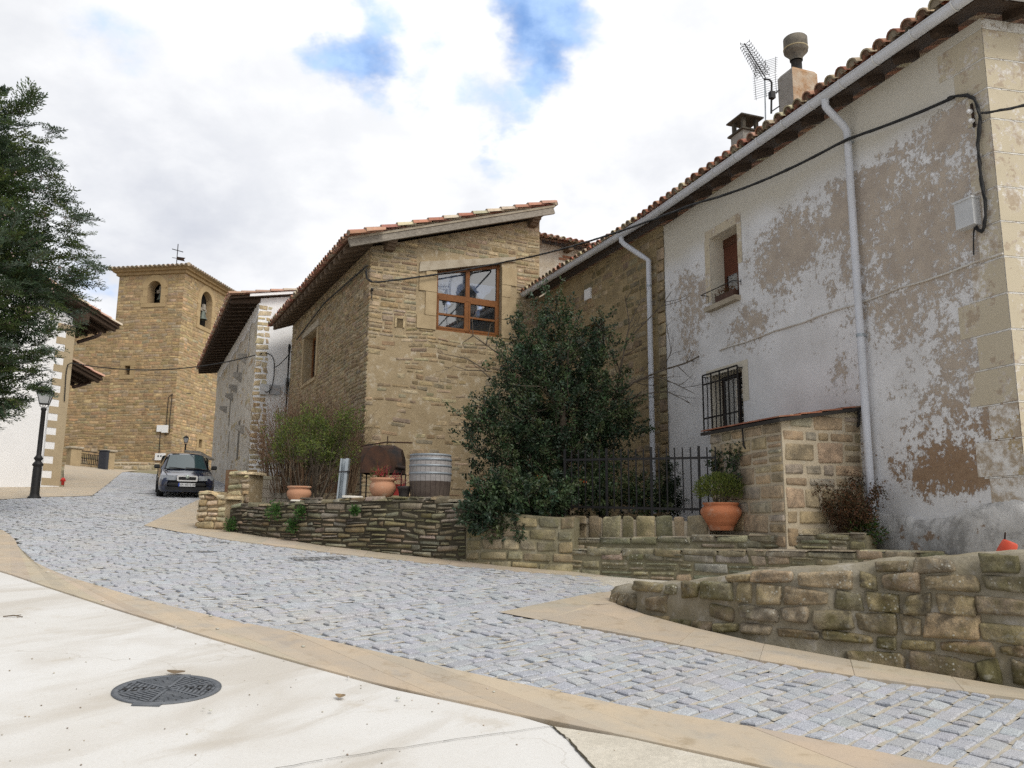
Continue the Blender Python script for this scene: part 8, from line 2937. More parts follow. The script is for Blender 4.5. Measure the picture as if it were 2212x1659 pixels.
def make_pots():
 rng = random.Random(55)
 p, u = on_wall1(646, 1075, .22)
 s = p.length / FPX
 p.z = max(p.z, zat(646, 1082, p))
 pot(p, 25 * s, 30 * s, 'bowl', M['terracotta_pale'], 'smaller round pale terracotta bowl under the leafy bush on the dry wall')
 p, u = on_wall1(826, 1070, .25)
 p.z = zat(826, 1074, p)
 s = p.length / FPX
 root = pot(p, 28 * s, 40 * s, 'bowl', M['terracotta_pale'], 'terracotta bowl with red stemmed plant below the rusty barbecue hood')
 mb = MB()
 for i in range(26):
  a = rng.uniform(-math.pi, math.pi)
  q = p + Vector((.05 + .08 * math.cos(a), .06 * math.sin(a), 40 * s * .9))
  d = Vector((math.cos(a) * .7 + .5, math.sin(a) * .4 - .2, .8))
  branch(mb, q, d, .20, .006, 1, rng, (1, 1, 1), .5, (2, 3), .6, None, 3, -.08)
 mb.build('red_stems', plain('red_stems', (0.46, 0.06, 0.07), (0.32, 0.05, 0.06)), root)
 mb = MB()
 for _ in range(110):
  q = p + Vector((rng.uniform(-.2, .1), rng.uniform(-.1, .1), 40 * s * .95 + abs(rng.gauss(0, .1))))
  leaf(mb, q, rdir(rng) + Vector((0, 0, .8)), rdir(rng), .07, .02, pick([(0.13, 0.10, 0.03), (0.08, 0.09, 0.03)], rng))
 mb.build('dry_leaves', M['leaf'], root)
 p, u = on_wall1(872, 1070, .2)
 p.z = zat(874, 1073, p)
 s = p.length / FPX
 root = pot(p, 15 * s, 22 * s, 'plain', M['dark_pot'], 'small dark ribbed pot between the terracotta bowl and the barrel')
 mb = MB()
 for i in range(10):
  branch(mb, p + Vector((0, 0, 22 * s)), rdir(rng) * .7 + Vector((0, 0, 1)), .12, .004, 1, rng, (1, 1, 1), .4, (2, 3), .6, None, 3, 0)
 mb.build('red_stems', plain('dull_red_stems', (0.30, 0.06, 0.06), (0.22, 0.05, 0.05)), root)
 p, u = on_wall1(928, 1075, .42)
 p.z = zat(928, 1074, p)
 s = p.length / FPX
 R, H = 45 * s, 90 * s
 root = thing('wooden_barrel', 'grey wooden half barrel with zinc hoops on the wall beside the holly', 'barrel', p)
 prof = lambda t: R * (.86 + .14 * math.sin(math.pi * (t * .62 + .12)))
 mb = MB()
 n = 26
 V, C = [], []
 m = 12
 for k in range(n):
  a0 = 2 * math.pi * k / n
  a1 = 2 * math.pi * (k + 1) / n - .012
  col = jit((1, 1, 1), .12, rng)
  Vv = []
  for j in range(m):
   t = j / (m - 1)
   r = prof(t)
   for a in (a0, (a0 + a1) / 2, a1):
    Vv.append(p + Vector((math.cos(a) * r, math.sin(a) * r, H * t)))
  lower = [j for j in range(m - 1) if (j + .5) / (m - 1) < .36]
  mb.add(Vv, [(j * 3 + i, j * 3 + i + 1, j * 3 + 4 + i, j * 3 + 3 + i) for j in range(m - 1) for i in (0, 1) if j not in lower], 0, col, True)
  mb.add(Vv, [(j * 3 + i, j * 3 + i + 1, j * 3 + 4 + i, j * 3 + 3 + i) for j in lower for i in (0, 1)], 1, col, True)
 mb.lathe([(0, H * .965), (prof(1) * .94, H * .965)], p, 26)
 mb.build('staves', [M['stave'], M['stave_dark']], root)
 for t0, t1 in ((.955, 1.0), (.84, .90), (.70, .745), (.52, .57)):
  mb = MB()
  mb.lathe([(prof(t0) + .001, H * t0), (prof(t0) + .008, H * t0), (prof(t1) + .008, H * t1), (prof(t1) + .001, H * t1)], p, 32)
  mb.build('hoop', M['hoop'], root)
 p, u = on_wall1(830, 1070, .75)
 s = p.length / FPX
 z0 = zat(830, 1076, p)
 Yb = p.y
 root = thing('barbecue_hood', 'rusty half drum barbecue hood on thin iron legs against the barn wall', 'barbecue', Vector((p.x, p.y, z0)))
 f = CF.d
 nrm = CF.n
 P = lambda x, y: at_y(x, y, Yb)
 cx = P(829, 990)
 zt, zm = P(829, 962).z, P(829, 1024).z
 hw = (P(873, 1000) - P(786, 1000)).length / 2
 mb = MB()
 K = 12
 V = []
 for sx, top in ((-1, .98), (-.8, 1.0), (.55, 1.0), (1, .86)):
  for k in range(K):
   t = math.pi * k / (K - 1)
   zz = zm + (zt - zm) * math.sin(t) ** .75 * top
   yy = math.cos(t) * .30
   V.append(Vector((cx.x + sx * hw * (.92 if (sx > .9 and math.sin(t) > .7) else 1), Yb + yy, zz)))
 mb.add(V, [(i * K + k, i * K + k + 1, i * K + K + k + 1, i * K + K + k) for i in range(3) for k in range(K - 1)], 0, (1, 1, 1), True)
 mb.add(V[:K], [tuple(range(K))]); mb.add(V[-K:], [tuple(range(K - 1, -1, -1))])
 mb.build('hood', M['rust'], root)
 mb = MB()
 ctr = Vector((cx.x - hw * .2, Yb - .305, zm))
 arc = [ctr + Vector((math.cos(math.pi * k / 14) * hw * .74, -.005, math.sin(math.pi * k / 14) * (zt - zm) * .93)) for k in range(15)]
 mb.add(arc, [tuple(range(15))], 0)
 mb.build('sooty_mouth', plain('sooty_rust', (0.075, 0.035, 0.02), (0.035, 0.02, 0.015), 6.0, .8, .3, 30.0), root)
 for x, b in ((786, -.28), (786, .28), (872, -.28), (872, .28)):
  mb = MB()
  q = P(x, 1020)
  mb.tube([Vector((q.x, Yb + b, z0 - .02)), Vector((q.x, Yb + b, zm + .02))], .013, 6)
  mb.build('leg', M['iron'], root)
 mb = MB()
 a, b = P(784, 966), P(894, 959)
 mb.tube([a + Vector((0, -.2, 0)), (a + b) / 2 + Vector((0, -.25, .035)), b + Vector((0, -.2, 0))], .014, 6)
 mb.tube([(a + b) / 2 + Vector((0.02, -.25, 0)), (a + b) / 2 + Vector((.02, -.25, .14))], .01, 5)
 mb.build('lifting_bar', M['rust'], root)
 mb = MB()
 q = P(868, 1012)
 mb.tube([q + Vector((-.06, -.3, .01)), q + Vector((.10, -.3, -.02))], .035, 8)
 mb.build('hinge', M['rust'], root)
 mb = MB()
 mb.box(P(858, 1058) - Vector((0, -.25, .09)), .20, .03, .20, 0)
 mb.build('red_plate', plain('red_paint_plate', (0.50, 0.06, 0.05), (0.4, 0.05, 0.045)), root)
 p, u = on_wall1(735, 1078, .3)
 z0, z1 = zat(733, 1078, p) - .1, zat(737, 990, p)
 root = thing('metal_post', 'short grey galvanised channel post with strap standing on the dry stone wall', 'post', Vector((p.x, p.y, z0)))
 mb = MB()
 h = z1 - z0
 tl = Vector((.05, 0, h))
 w = 18 * p.length / FPX
 b = p.copy(); b.z = z0
 for (x, y, sx, sy) in ((-w / 2, 0, .025, .14), (w / 2 - .05, -.03, .05, .16), (-w / 2, .10, w, .02)):
  O = b + Vector((x, y, 0))
  mb.block(O, Vector((sx, 0, 0)), Vector((0, sy, 0)), tl)
 mb.build('channel', M['steel'], root)
 mb = MB()
 mb.tube([b + tl * .7 + Vector((-w / 2 - .01, -.04, 0)), b + tl * .7 + Vector((w / 2 + .01, -.05, .01)), b + tl * .7 + Vector((w / 2 + .02, .1, .01))], .012, 5)
 mb.build('strap', M['iron'], root)
 for x, lab, ww in ((765, 'flat pale loose slab lying on the wall top beside the metal post', .34), (640, 'thin white loose slab under the small terracotta bowl', .22)):
  p, u = on_wall1(x, 1080, .1)
  mb = MB()
  p.z += .03
  one_stone(mb, lambda a, b_, w_: Vector((p.x + a, p.y - b_ * 1.0, p.z + w_)), -ww / 2, ww / 2, -.12, .12, .03, .02, (0.62, 0.60, 0.55), random.Random(x), 6, 5, 0, .3, .2)
  o = mb.build('loose_slab', M['stone_clean'])
  tag(o, lab, 'stone slab')
 uu = SF.uv(1560, 1145, -(OFF2 + .32))[0]
 p = SF.pt(uu, SZB_(uu) - .01, -(OFF2 + .30))
 s = p.length / FPX
 zb = zat(1560, 1146, p); p.z = max(p.z, min(zb, p.z + .1))
 R = 42 * s
 H = (zat(1560, 1086, p) - p.z)
 root = pot(p, R, H, 'urn', M['terracotta'], 'large orange terracotta urn holding a clipped boxwood on the stone step')
 mb = MB()
 rng = random.Random(61)
 c = p + Vector((0, 0, H + 30 * s))
 for _ in range(4200):
  d = rdir(rng)
  if d.z < -.55: continue
  rr = rng.uniform(.35, 1.0) ** .6 * (1 + .12 * mnoise.noise(d * 5))
  q = c + Vector((d.x * 54 * s, d.y * 48 * s, d.z * 36 * s - 4 * s)) * rr
  leaf(mb, q, (d * .7 + Vector((0, 0, .6)) + rdir(rng) * .5).normalized(), (d + rdir(rng) * .7), .038 * rng.uniform(.7, 1.3), .014, pick([(0.085, 0.115, 0.022), (0.12, 0.15, 0.03), (0.06, 0.09, 0.02), (0.16, 0.18, 0.04)], rng))
 for k in range(14):
  a = k * .9
  mb.tube([p + Vector((.04 * math.cos(a), .04 * math.sin(a), H * .9)), c + Vector((math.cos(a) * R * .8, math.sin(a) * R * .7, .05))], .007, 4, 0, (.10, .08, .05))
 o = mb.build('boxwood_bush', M['leaf'])
 tag(o, 'clipped yellow green boxwood growing in the orange urn', 'shrub')
 u = min((k_ * FGW.L / 400 for k_ in range(401)), key=lambda u_: abs(math.atan2(FGW.pt(u_, 0, -.3).x, FGW.pt(u_, 0, -.3).y) - math.atan2(ray(2150, 1180).x, ray(2150, 1180).y)))
 q = FGW.pt(u, 0, -.62)
 s = Vector((q.x, q.y, 0)).length / FPX
 zt, zb = zat(2150, 1160, q), zat(2150, 1196, q)
 root = thing('red_bucket', 'faded red plastic bucket lying tilted behind the near wall top at right', 'bucket', Vector((q.x, q.y, zb)))
 mb = MB()
 ax = Vector((.42, -.15, 1))
 mb.lathe([(.085, -.05), (.08, 0.0), (.072, .10), (.064, .16), (.055, .175), (0, .178)], Vector((q.x, q.y, zt - .20)), 20, axis=ax)
 mb.build('body', M['red_plastic'], root)
 mb = MB()
 mb.lathe([(.083, -.05), (.096, -.045), (.096, -.025), (.083, -.02)], Vector((q.x, q.y, zt - .20)), 20, axis=ax)
 mb.build('rim', M['red_plastic'], root)
 mb = MB()
 r0 = q.copy(); r0.z = zt - .02
 mb.tube([r0 + Vector((.04, .02, -.02)), r0 + Vector((.06, .03, .06))], .008, 5)
 mb.build('handle', M['rust'], root)
 q = EF.px(136, 1040, .05)
 mb = MB()
 mb.lathe([(0, 0), (.05, 0), (.05, .14), (.07, .15), (.07, .2), (.04, .24), (0, .25)], Vector((q.x, q.y, q.z - .12)), 12)
 mb.tube([q + Vector((-.08, 0, .03)), q + Vector((.08, 0, .03))], .03, 8)
 o = mb.build('red_hydrant', plain('red_hydrant_paint', (0.55, 0.05, 0.04), (0.45, 0.045, 0.04)))
 tag(o, 'tiny red hydrant at the foot of the beige quoins of the white house', 'hydrant')
make_pots()
def make_manholes():
 nz = Vector((-.09 * UG.x, -.09 * UG.y, 1)).normalized()
 c = gnd(362, 1489, .036)
 R = .338
 root = thing('manhole_cover', 'round grey cast iron manhole cover with openings set in the pale concrete', 'manhole cover', c)
 a = Vector((.94, .35, 0)); a = (a - nz * a.dot(nz)).normalized(); b = nz.cross(a)
 at = lambda r, t, z=0.0: c + (a * math.cos(t) + b * math.sin(t)) * r + nz * z
 mb = MB()
 mb.lathe([(R, 0.0), (R, .006), (R * .90, .008), (R * .885, .003), (R * .87, .003)], c, 56, axis=nz)
 for t in (math.radians(-108), math.radians(75)):
  q = at(R + .012, t)
  d = (q - c).normalized(); e = nz.cross(d)
  w = .085 if t < 0 else .05
  mb.block(q - e * w - d * .03 - nz * .002, e * 2 * w, d * (.05 if t < 0 else .03), nz * .009)
 mb.build('frame', M['castiron'], root)
 mb = MB()
 mb.lathe([(0, .001), (R * .87, .001)], c, 48, axis=nz)
 mb.build('plate', plain('sunken_iron', (0.075, 0.08, 0.09), (0.05, 0.055, 0.06), 20.0, .7, .2, 60.0, metal=.2), root)
 mb = MB()
 rng = random.Random(3)
 for s in range(6):
  t0 = math.radians(60 * s + 12)
  mb.beam(at(.02, t0, .004), at(R * .87, t0, .004), .020, .008, up=tuple(nz))
  mid = t0 + math.radians(30)
  u = (a * math.cos(mid) + b * math.sin(mid)); v = nz.cross(u)
  for k in range(8):
   r = .07 + .031 * k
   hw = r * math.tan(math.radians(26))
   n = max(1, int(hw * 2 / .065))
   for i in range(n):
    x0 = -hw + 2 * hw * i / n + .006; x1 = -hw + 2 * hw * (i + 1) / n - .006
    if s in (1, 2, 4, 5) and False: continue
    if r < R * .85:
     mb.block(c + u * (r - .008) + v * x0 + nz * .001, u * .016, v * (x1 - x0), nz * .006)
 mb.build('raised_bars', M['castiron'], root)
 mb = MB()
 for (s, lst) in ((3, ((.26, .0, .030, .045), (.20, -.035, .03, .026), (.20, .035, .03, .026), (.145, -.03, .028, .02), (.145, .03, .028, .02), (.09, .0, .03, .03))), (0, ((.26, .03, .03, .03), (.26, -.05, .03, .03), (.20, .04, .03, .026), (.20, -.03, .03, .026), (.15, .0, .03, .03), (.11, .03, .02, .02)))):
  mid = math.radians(60 * s + 12 - 18)
  u = (a * math.cos(mid) + b * math.sin(mid)); v = nz.cross(u)
  for (r, x, l, w) in lst:
   mb.block(c + u * (r - l / 2) + v * (x - w / 2) + nz * .006, u * l, v * w, nz * .003)
 mb.build('slot', M['slot'], root)
 for i, (x, y, sx, sy, az, lab) in enumerate(((690, 1212, .85, .42, 30, 'large square iron cover in the setts before the dry stone wall'), (455, 1176, .62, .22, 20, 'long narrow drain grating in the setts below the stone pier'), (436, 1197, .44, .22, 20, 'small dark cover in the setts nearest below the long grating'), (312, 1068, .7, .4, 10, 'small dark cover in the setts left of the blue car'), (345, 1027, 1.5, .3, 0, 'far dark drain strip across the setts before the church'))):
  c = gnd(x, y, .0)
  root = thing('drain_cover', lab, 'drain cover', c, 'iron covers in the cobbled street')
  t = math.radians(az)
  u = Vector((math.cos(t), math.sin(t), 0)); v = Vector((-math.sin(t), math.cos(t), 0))
  for d in (u, v):
   d.z = (-.37 * d.x + .93 * d.y) * .09
  mb = MB()
  z = Vector((0, 0, .036))
  mb.block(c - u * sx / 2 - v * sy / 2, u * sx, v * sy, z)
  mb.build('frame', M['castiron'], root)
  mb = MB()
  n = int(sx / .08)
  for k in range(n):
   mb.block(c - u * (sx / 2 - .04) - v * (sy / 2 - .04) + u * (sx - .08) * k / n + z, u * .05, v * (sy - .08), Vector((0, 0, .005)))
  mb.build('grating', M['grate'], root)
make_manholes()
def make_litter():
 rng = random.Random(91)
 mb = MB()
 def pebble(p, r, col):
  V = []
  for z, k in ((-.5, .7), (.1, 1.0), (.6, .6)):
   for i in range(6):
    t = i * math.pi / 3
    V.append(p + Vector((math.cos(t) * r * k * rng.uniform(.8, 1.2), math.sin(t) * r * k * rng.uniform(.8, 1.2), r * .7 * z)))
  mb.add(V, [(i, (i + 1) % 6, 6 + (i + 1) % 6, 6 + i) for i in range(6)] + [(6 + i, 6 + (i + 1) % 6, 12 + (i + 1) % 6, 12 + i) for i in range(6)] + [(12, 13, 14, 15, 16, 17)], 0, col, True)
 for (x, y, r) in ((655, 1396, .02), (752, 1463, .014), (1067, 1494, .013), (1053, 1487, .01), (470, 1358, .02), (455, 1330, .022), (103, 1236, .03), (860, 1508, .02), (530, 1328, .015), (500, 1310, .02), (222, 1298, .018), (455, 1534, .016), (440, 1530, .01), (580, 1470, .01), (380, 1355, .012)):
  p = gnd(x, y, .055)
  pebble(p, r * .8, jit((0.66, 0.62, 0.55), .15, rng))
 for _ in range(130):
  x, y = rng.uniform(0, 1500), rng.uniform(1230, 1655)
  if y < 1241 + x * .235: continue
  p = gnd(x, y, .038)
  pebble(p, rng.uniform(.0025, .007), jit(rng.choice([(0.42, 0.34, 0.24), (0.55, 0.5, 0.42), (0.28, 0.22, 0.16)]), .2, rng))
 o = mb.build('gravel', plain('pebble_stone', (0.9, 0.9, 0.9), (0.8, 0.8, 0.8), usecol=True)); o['kind'] = 'stuff'
 for i, (x, y, l, lab) in enumerate(((28, 1332, .16, 'dark dry twig on the concrete near the left edge'), (380, 1456, .13, 'small brown leaf scrap on the concrete above the manhole'), (735, 1508, .07, 'curled tan leaf lying on the concrete right of the manhole'))):
  p = gnd(x, y, .042)
  mb = MB()
  a = rng.uniform(-.4, .4)
  d = Vector((math.cos(a), math.sin(a), -.03))
  if i == 0:
   mb.tube([p - d * l / 2, p + Vector((0, .01, .01)), p + d * l / 2], [.005, .006, .004], 5)
   mb.tube([p + Vector((0, 0, .008)), p + Vector((.05, .04, .012))], .003, 4)
  else:
   V = []
   for k in range(7):
    t = k / 6 - .5
    w = .03 * (1 - (2 * t) ** 2) + .002
    V += [p + d * l * t + Vector((0, -w, .008 + .02 * abs(t))), p + d * l * t + Vector((0, w, .02 + .01 * abs(t)))]
   mb.add(V, [(2 * k, 2 * k + 1, 2 * k + 3, 2 * k + 2) for k in range(6)])
  o = mb.build('dry_twig' if i == 0 else 'dry_leaf', plain('dry_litter_%d' % i, [(0.13, 0.095, 0.06), (0.20, 0.14, 0.08), (0.40, 0.27, 0.13)][i], (0.12, 0.09, 0.06)))
  tag(o, lab, 'twig' if i == 0 else 'leaf')
make_litter()
# ------------------------------------------------------------------ car
def make_car():
 g0 = gnd(401, 1076, .03)
 fa = math.radians(156.0)
 f = Vector((math.sin(fa), math.cos(fa), 0))
 f.z = (-.37 * f.x + .93 * f.y) * .09
 f.normalize()
 nz = Vector((-.09 * UG.x, -.09 * UG.y, 1)).normalized()
 r = f.cross(nz).normalized()        # car's own right-hand side = left in the picture
 nz = r.cross(f).normalized()
 O = g0 - f * 1.9
 KC = .92
 T = lambda x, y, z: O + r * x * KC + f * y * KC + nz * z * KC
 root = thing('blue_car', 'dark blue hatchback parked facing the camera beside the stone pier', 'car', O)
 m, nt, n = new_mat('dark_blue_car_paint')
 paint = finish(m, nt, n, (0.008, 0.014, 0.040, 1), .2, None, spec=.6, extra={'Coat Weight': .8, 'Coat Roughness': .08})
 black = plain('black_trim', (0.012, 0.013, 0.015), (0.02, 0.02, 0.02), 5.0, .5)
 chrome = plain('chrome_trim', (0.70, 0.70, 0.70), (0.6, 0.6, 0.6), 5.0, .3, .02, 10, metal=.3)
 st = [(2.16, .60, .30, .62), (2.13, .74, .22, .66), (2.02, .82, .19, .70), (1.80, .85, .19, .755), (1.3, .865, .19, .835), (.88, .87, .19, .885), (.0, .872, .19, .915), (-1.3, .87, .19, .94), (-1.95, .85, .22, .95), (-2.15, .78, .30, .86), (-2.2, .68, .4, .7)]
 mb = MB()
 rows = []
 for (y, hw, zb, zt) in st:
  h = zt - zb
  half = [(hw * .90, zb), (hw * .985, zb + h * .12), (hw, zb + h * .42), (hw * .995, zb + h * .66), (hw * .955, zt - h * .10), (hw * .88, zt - .012), (hw * .5, zt + .018), (0, zt + .028)]
  ring = [(-x, z) for x, z in half] + [(x, z) for x, z in reversed(half[:-1])]
  rows.append([T(x, y, z) for x, z in ring])
 V = [p for rr in rows for p in rr]
 K = len(rows[0])
 F = [(i * K + k, i * K + k + 1, i * K + K + k + 1, i * K + K + k) for i in range(len(rows) - 1) for k in range(K - 1)]
 F += [tuple(range(K)), tuple((len(rows) - 1) * K + k for k in range(K - 1, -1, -1))]
 F += [(i * K, (i + 1) * K, (i + 1) * K + K - 1, i * K + K - 1) for i in range(len(rows) - 1)]
 mb.add(V, F, 0, (1, 1, 1), True)
 cab = [(.92, .70, .87, .66), (.05, .575, 1.37, .50), (-.15, .59, 1.415, .50), (-.8, .60, 1.43, .50), (-1.35, .58, 1.40, .5), (-1.55, .60, 1.33, .5), (-1.98, .70, .95, .6)]
 rows = []
 for (y, hw, z, fl) in cab:
  rows.append([T(-.80, y if y > -1.9 else y, .90 if abs(y) < 1.6 else min(.9, z)), T(-hw, y, z - .05), T(-hw * .86, y, z), T(0, y + (.05 if y > .8 else 0), z + .025), T(hw * .86, y, z), T(hw, y, z - .05), T(.80, y, .90 if abs(y) < 1.6 else min(.9, z))])
 V = [p for rr in rows for p in rr]; K = 7
 mb.add(V, [(i * K + k, i * K + k + 1, i * K + K + k + 1, i * K + K + k) for i in range(len(rows) - 1) for k in range(K - 1)], 0, (1, 1, 1), True)
 body = mb.build('body', paint, root)
 gl, nt, n = new_mat('car_glass')
 carglass = finish(gl, nt, n, (0.03, 0.055, 0.06, 1), .05, None, spec=.9)
 mb = MB()
 nn = (T(0, .9, 1.37) - T(0, 0, .87)).normalized()
 A0 = [(-.67, .885, .885), (-.35, .925, .90), (0, .94, .905), (.35, .925, .90), (.67, .885, .885)]
 A1 = [(-.545, .10, 1.345), (-.28, .11, 1.372), (0, .115, 1.382), (.28, .11, 1.372), (.545, .10, 1.345)]
 P0 = [T(*q) + nn * .035 for q in A0]; P1 = [T(*q) + nn * .035 for q in A1]
 mb.add(P0 + P1, [(i, i + 1, 6 + i, 5 + i) for i in range(4)], 0, (1, 1, 1), True)
 ws = mb.build('windscreen', carglass, root)
 mb = MB()
 for i in range(4):
  mb.tube([P0[i], P0[i + 1]], .018, 5)
 mb.tube([P0[0], P1[0]], .02, 5); mb.tube([P0[4], P1[4]], .02, 5)
 mb.build('seal', black, ws)
 mb = MB()
 for x0, x1 in ((-.50, .02), (.05, .55)):
  mb.tube([T(x0, .94, .90) + nn * .05, T((x0 + x1) / 2, .93, .925) + nn * .05, T(x1, .90, .935) + nn * .05], .012, 5)
 mb.build('wiper', black, root)
 mb = MB()
 mb.box(T(-.35, .2, 1.0), .5, .1, .28, math.degrees(fa)); mb.box(T(.35, .2, 1.0), .5, .1, .28, math.degrees(fa))
 for sx in (-1, 1):
  mb.box(T(.33 * sx, -.05, 1.0), .42, .12, .30, math.degrees(fa)); mb.box(T(.33 * sx, -.05, 1.28), .22, .10, .12, math.degrees(fa))
 mb.build('seat', black, root)
 for sx in (-1, 1):
  for (ya, yb, za) in ((.62, -.30, 0), (-.36, -1.15, 0), (-1.2, -1.62, 0)):
   mb = MB()
   zt = lambda y: min(1.335, .92 + (.92 - y) * .50) if y > 0 else (1.345 if y > -1.3 else 1.30)
   hwt = .625
   ring = [T(sx * .815, ya, .925), T(sx * .815, yb, .935), T(sx * (hwt if yb > -1.5 else .70), yb, zt(yb) if yb > -1.5 else 1.08), T(sx * hwt, max(yb, min(ya, .08)), 1.335), T(sx * (hwt + .09), ya, max(.95, zt(ya) - .05))]
   mb.add([p + r * sx * .022 for p in ring], [tuple(range(5))])
   mb.build('side_window', carglass, root)
  mb = MB()
  mb.box(T(sx * .92, .62, .90), .17, .10, .13, math.degrees(fa), 0, (1, 1, 1), .03)
  mb.beam(T(sx * .82, .62, .92), T(sx * .9, .62, .94), .04, .04)
  mb.build('mirror', black, root)
  mb = MB()
  for y in (.62, -.33, -1.18):
   mb.beam(T(sx * .874, y, .30), T(sx * .868, y, .88), .008, .008, up=tuple(f))
  mb.beam(T(sx * .878, .9, .50), T(sx * .878, -1.6, .53), .02, .06)
  mb.build('door_trim', black, root)
  mb = MB()
  pts = [(.35, 2.135, .56), (.55, 2.10, .56), (.74, 2.02, .57), (.82, 1.92, .58), (.82, 1.86, .70), (.74, 1.97, .715), (.55, 2.07, .715), (.35, 2.11, .715)]
  mb.add([T(sx * x, y + .085, z + .02) for x, y, z in pts], [(0, 1, 6, 7), (1, 2, 5, 6), (2, 3, 4, 5)])
  lm = plain('headlight_lens', (0.30, 0.32, 0.35), (0.17, 0.19, 0.21), 18.0, .15, .1, 20, spec=.9)
  hl = mb.build('headlight', lm, root)
  mb = MB()
  mb.add([T(sx * x, y + .091, z + .02) for x, y, z in ((.72, 2.01, .615), (.81, 1.88, .625), (.815, 1.82, .695), (.73, 1.95, .70))], [(0, 1, 2, 3)])
  mb.build('indicator', plain('amber_grey_lens', (0.42, 0.30, 0.20), (0.35, 0.28, 0.22), 9.0, .2), hl)
  mb = MB()
  mb.lathe([(0, .012), (.05, .01), (.055, 0)], T(sx * .50, 2.145, .325), 14, axis=f)
  mb.build('fog_lamp', lm, root)
  for y in (1.28, -1.24):
   c = T(sx * .775, y, .30)
   mb = MB()
   mb.lathe([(.20, -.10), (.29, -.10), (.305, -.07), (.305, .07), (.29, .10), (.2, .10)], c, 28, axis=r)
   wh = mb.build('wheel', plain('tyre_rubber', (0.018, 0.018, 0.019), (0.03, 0.03, 0.03), 9.0, .85), root)
   mb = MB()
   mb.lathe([(.0, .07), (.05, .085), (.06, .06), (.19, .05), (.205, .095)] if sx > 0 else [(.0, -.07), (.05, -.085), (.06, -.06), (.19, -.05), (.205, -.095)], c, 20, axis=r)
   mb.build('rim', plain('wheel_cover', (0.36, 0.37, 0.38), (0.28, 0.29, 0.30), 9.0, .4, metal=.4), wh)
   mb = MB()
   ring = []
   for k in range(13):
    t = math.pi * k / 12
    ring.append(T(sx * .879, y + math.cos(t) * .36, .28 + math.sin(t) * .36))
   mb.add(ring, [tuple(range(13))])
   mb.build('wheel_arch', black, root)
 mb = MB()
 ys = [(-.82, 1.98), (-.72, 2.09), (-.5, 2.15), (0, 2.175), (.5, 2.15), (.72, 2.09), (.82, 1.98)]
 mb.add([T(x, y + .025, .50) for x, y in ys] + [T(x, y + .04, .44) for x, y in ys] + [T(x, y + .02, .395) for x, y in ys], [(i + 7 * j, i + 1 + 7 * j, i + 8 + 7 * j, i + 7 + 7 * j) for i in range(6) for j in (0, 1)], 0, (1, 1, 1), True)
 mb.build('bumper_strip', black, root)
 mb = MB()
 ring = [T(x, 2.165, z) for x, z in ((-.62, .26), (.62, .26), (.66, .37), (-.66, .37))]
 mb.prism(ring, f * .012)
 mb.build('air_intake', black, root)
 def rrect(w, h, c, k=4):
  out = []
  for q, (sx, sz) in enumerate(((1, 1), (-1, 1), (-1, -1), (1, -1))):
   for i in range(k + 1):
    t = math.pi / 2 * q + math.pi / 2 * i / k
    out.append((sx * (w / 2 - c) + math.cos(t) * c, sz * (h / 2 - c) + math.sin(t) * c))
  return out
 mb = MB()
 o1, o2 = rrect(.64, .19, .05), rrect(.54, .105, .03)
 nP = len(o1)
 yy = 2.20
 V = [T(x, yy, .645 + z) for x, z in o1] + [T(x, yy + .03, .645 + z) for x, z in o1] + [T(x, yy + .03, .645 + z) for x, z in o2] + [T(x, yy, .645 + z) for x, z in o2]
 F = []
 for a in range(3):
  for i in range(nP):
   j = (i + 1) % nP
   F.append((a * nP + i, a * nP + j, (a + 1) * nP + j, (a + 1) * nP + i))
 mb.add(V, F)
 gr = mb.build('grille', chrome, root)
 mb = MB()
 mb.add([T(x, yy + .008, .645 + z) for x, z in o2], [tuple(range(nP))])
 mb.build('mesh', black, gr)
 mb = MB()
 for k in range(9):
  x = -.25 + .5 * k / 8
  mb.beam(T(x, yy + .012, .60), T(x, yy + .012, .69), .01, .006, up=tuple(f))
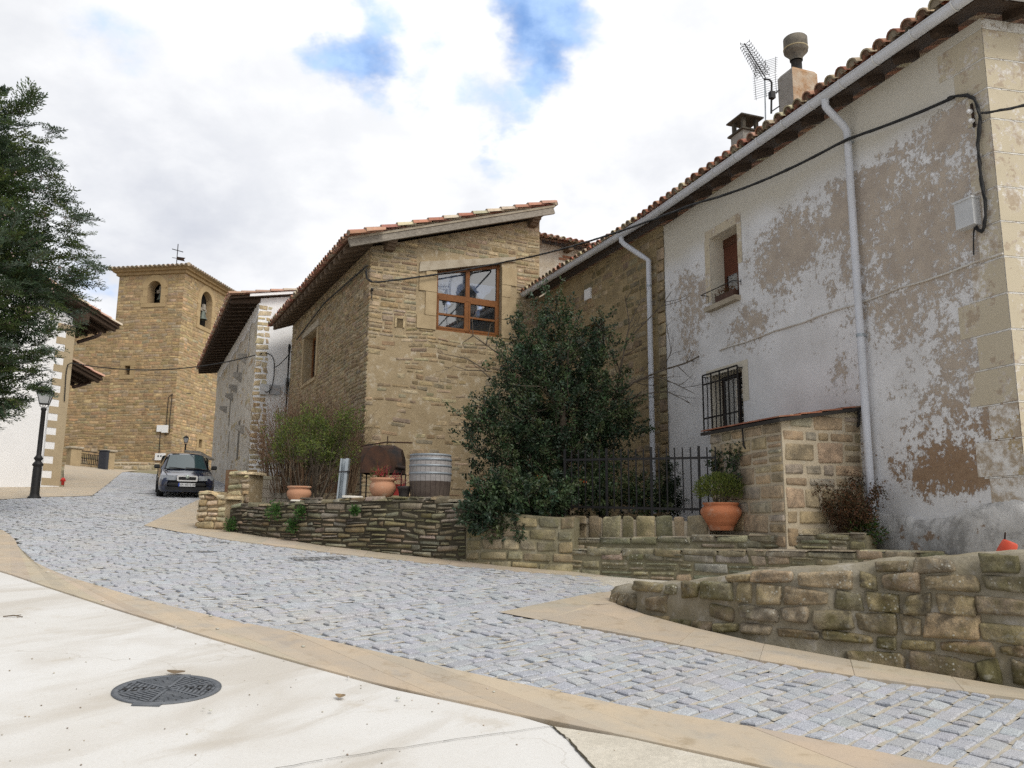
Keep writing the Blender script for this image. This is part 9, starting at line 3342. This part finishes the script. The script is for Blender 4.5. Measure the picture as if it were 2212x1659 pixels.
 mb.build('grille_slat', plain('grille_slat', (0.05, 0.05, 0.052), (0.04, 0.04, 0.04)), gr)
 mb = MB()
 mb.lathe([(.0, .016), (.042, .014), (.052, .008), (.055, 0)], T(0, yy + .028, .70), 20, axis=f)
 mb.build('emblem', plain('emblem_green_silver', (0.40, 0.48, 0.42), (0.5, 0.52, 0.5), 30.0, .3, metal=.5), gr)
 mb = MB()
 for sx in (-1, 1):
  mb.tube([T(sx * .60, 2.06, .726), T(sx * .68, 1.4, .842), T(sx * .74, .92, .895)], .007, 4)
 mb.tube([T(-.60, 2.06, .726), T(-.33, 2.12, .722), T(.33, 2.12, .722), T(.60, 2.06, .726)], .007, 4)
 mb.build('bonnet_seam', black, root)
 mb = MB()
 mb.prism([T(x, 2.205, z) for x, z in ((-.26, .385), (.26, .385), (.26, .495), (-.26, .495))], f * .008)
 pl = mb.build('number_plate', plain('plate_white', (0.62, 0.63, 0.64), (0.58, 0.59, 0.60), 9.0, .4), root)
 mb = MB()
 mb.prism([T(-x, 2.2135, z) for x, z in ((-.26, .387), (-.222, .387), (-.222, .493), (-.26, .493))], f * .003)
 mb.build('blue_band', plain('plate_blue', (0.03, 0.07, 0.40), (0.03, 0.07, 0.36)), pl)
 cu = bpy.data.curves.new('lettering', 'FONT')
 cu.body = 'NA 4E15 BB'
 cu.size = .095
 cu.align_x, cu.align_y = 'CENTER', 'CENTER'
 cu.extrude = .001
 me = cu
 tmp = bpy.data.objects.new('lettering_curve', cu)
 tm = bpy.data.meshes.new_from_object(tmp)
 bpy.data.objects.remove(tmp)
 ob = bpy.data.objects.new('lettering', tm)
 COL.objects.link(ob)
 tm.materials.clear()
 tm.materials.append(M['slot'])
 ob.parent = pl
 W = T(-.02, 2.2145, .44)
 mat = Matrix((( -r.x, nz.x, f.x, 0), (-r.y, nz.y, f.y, 0), (-r.z, nz.z, f.z, 0), (0, 0, 0, 1)))
 ob.matrix_local = Matrix.Translation(W - WL[pl.name]) @ mat
 return root
make_car()
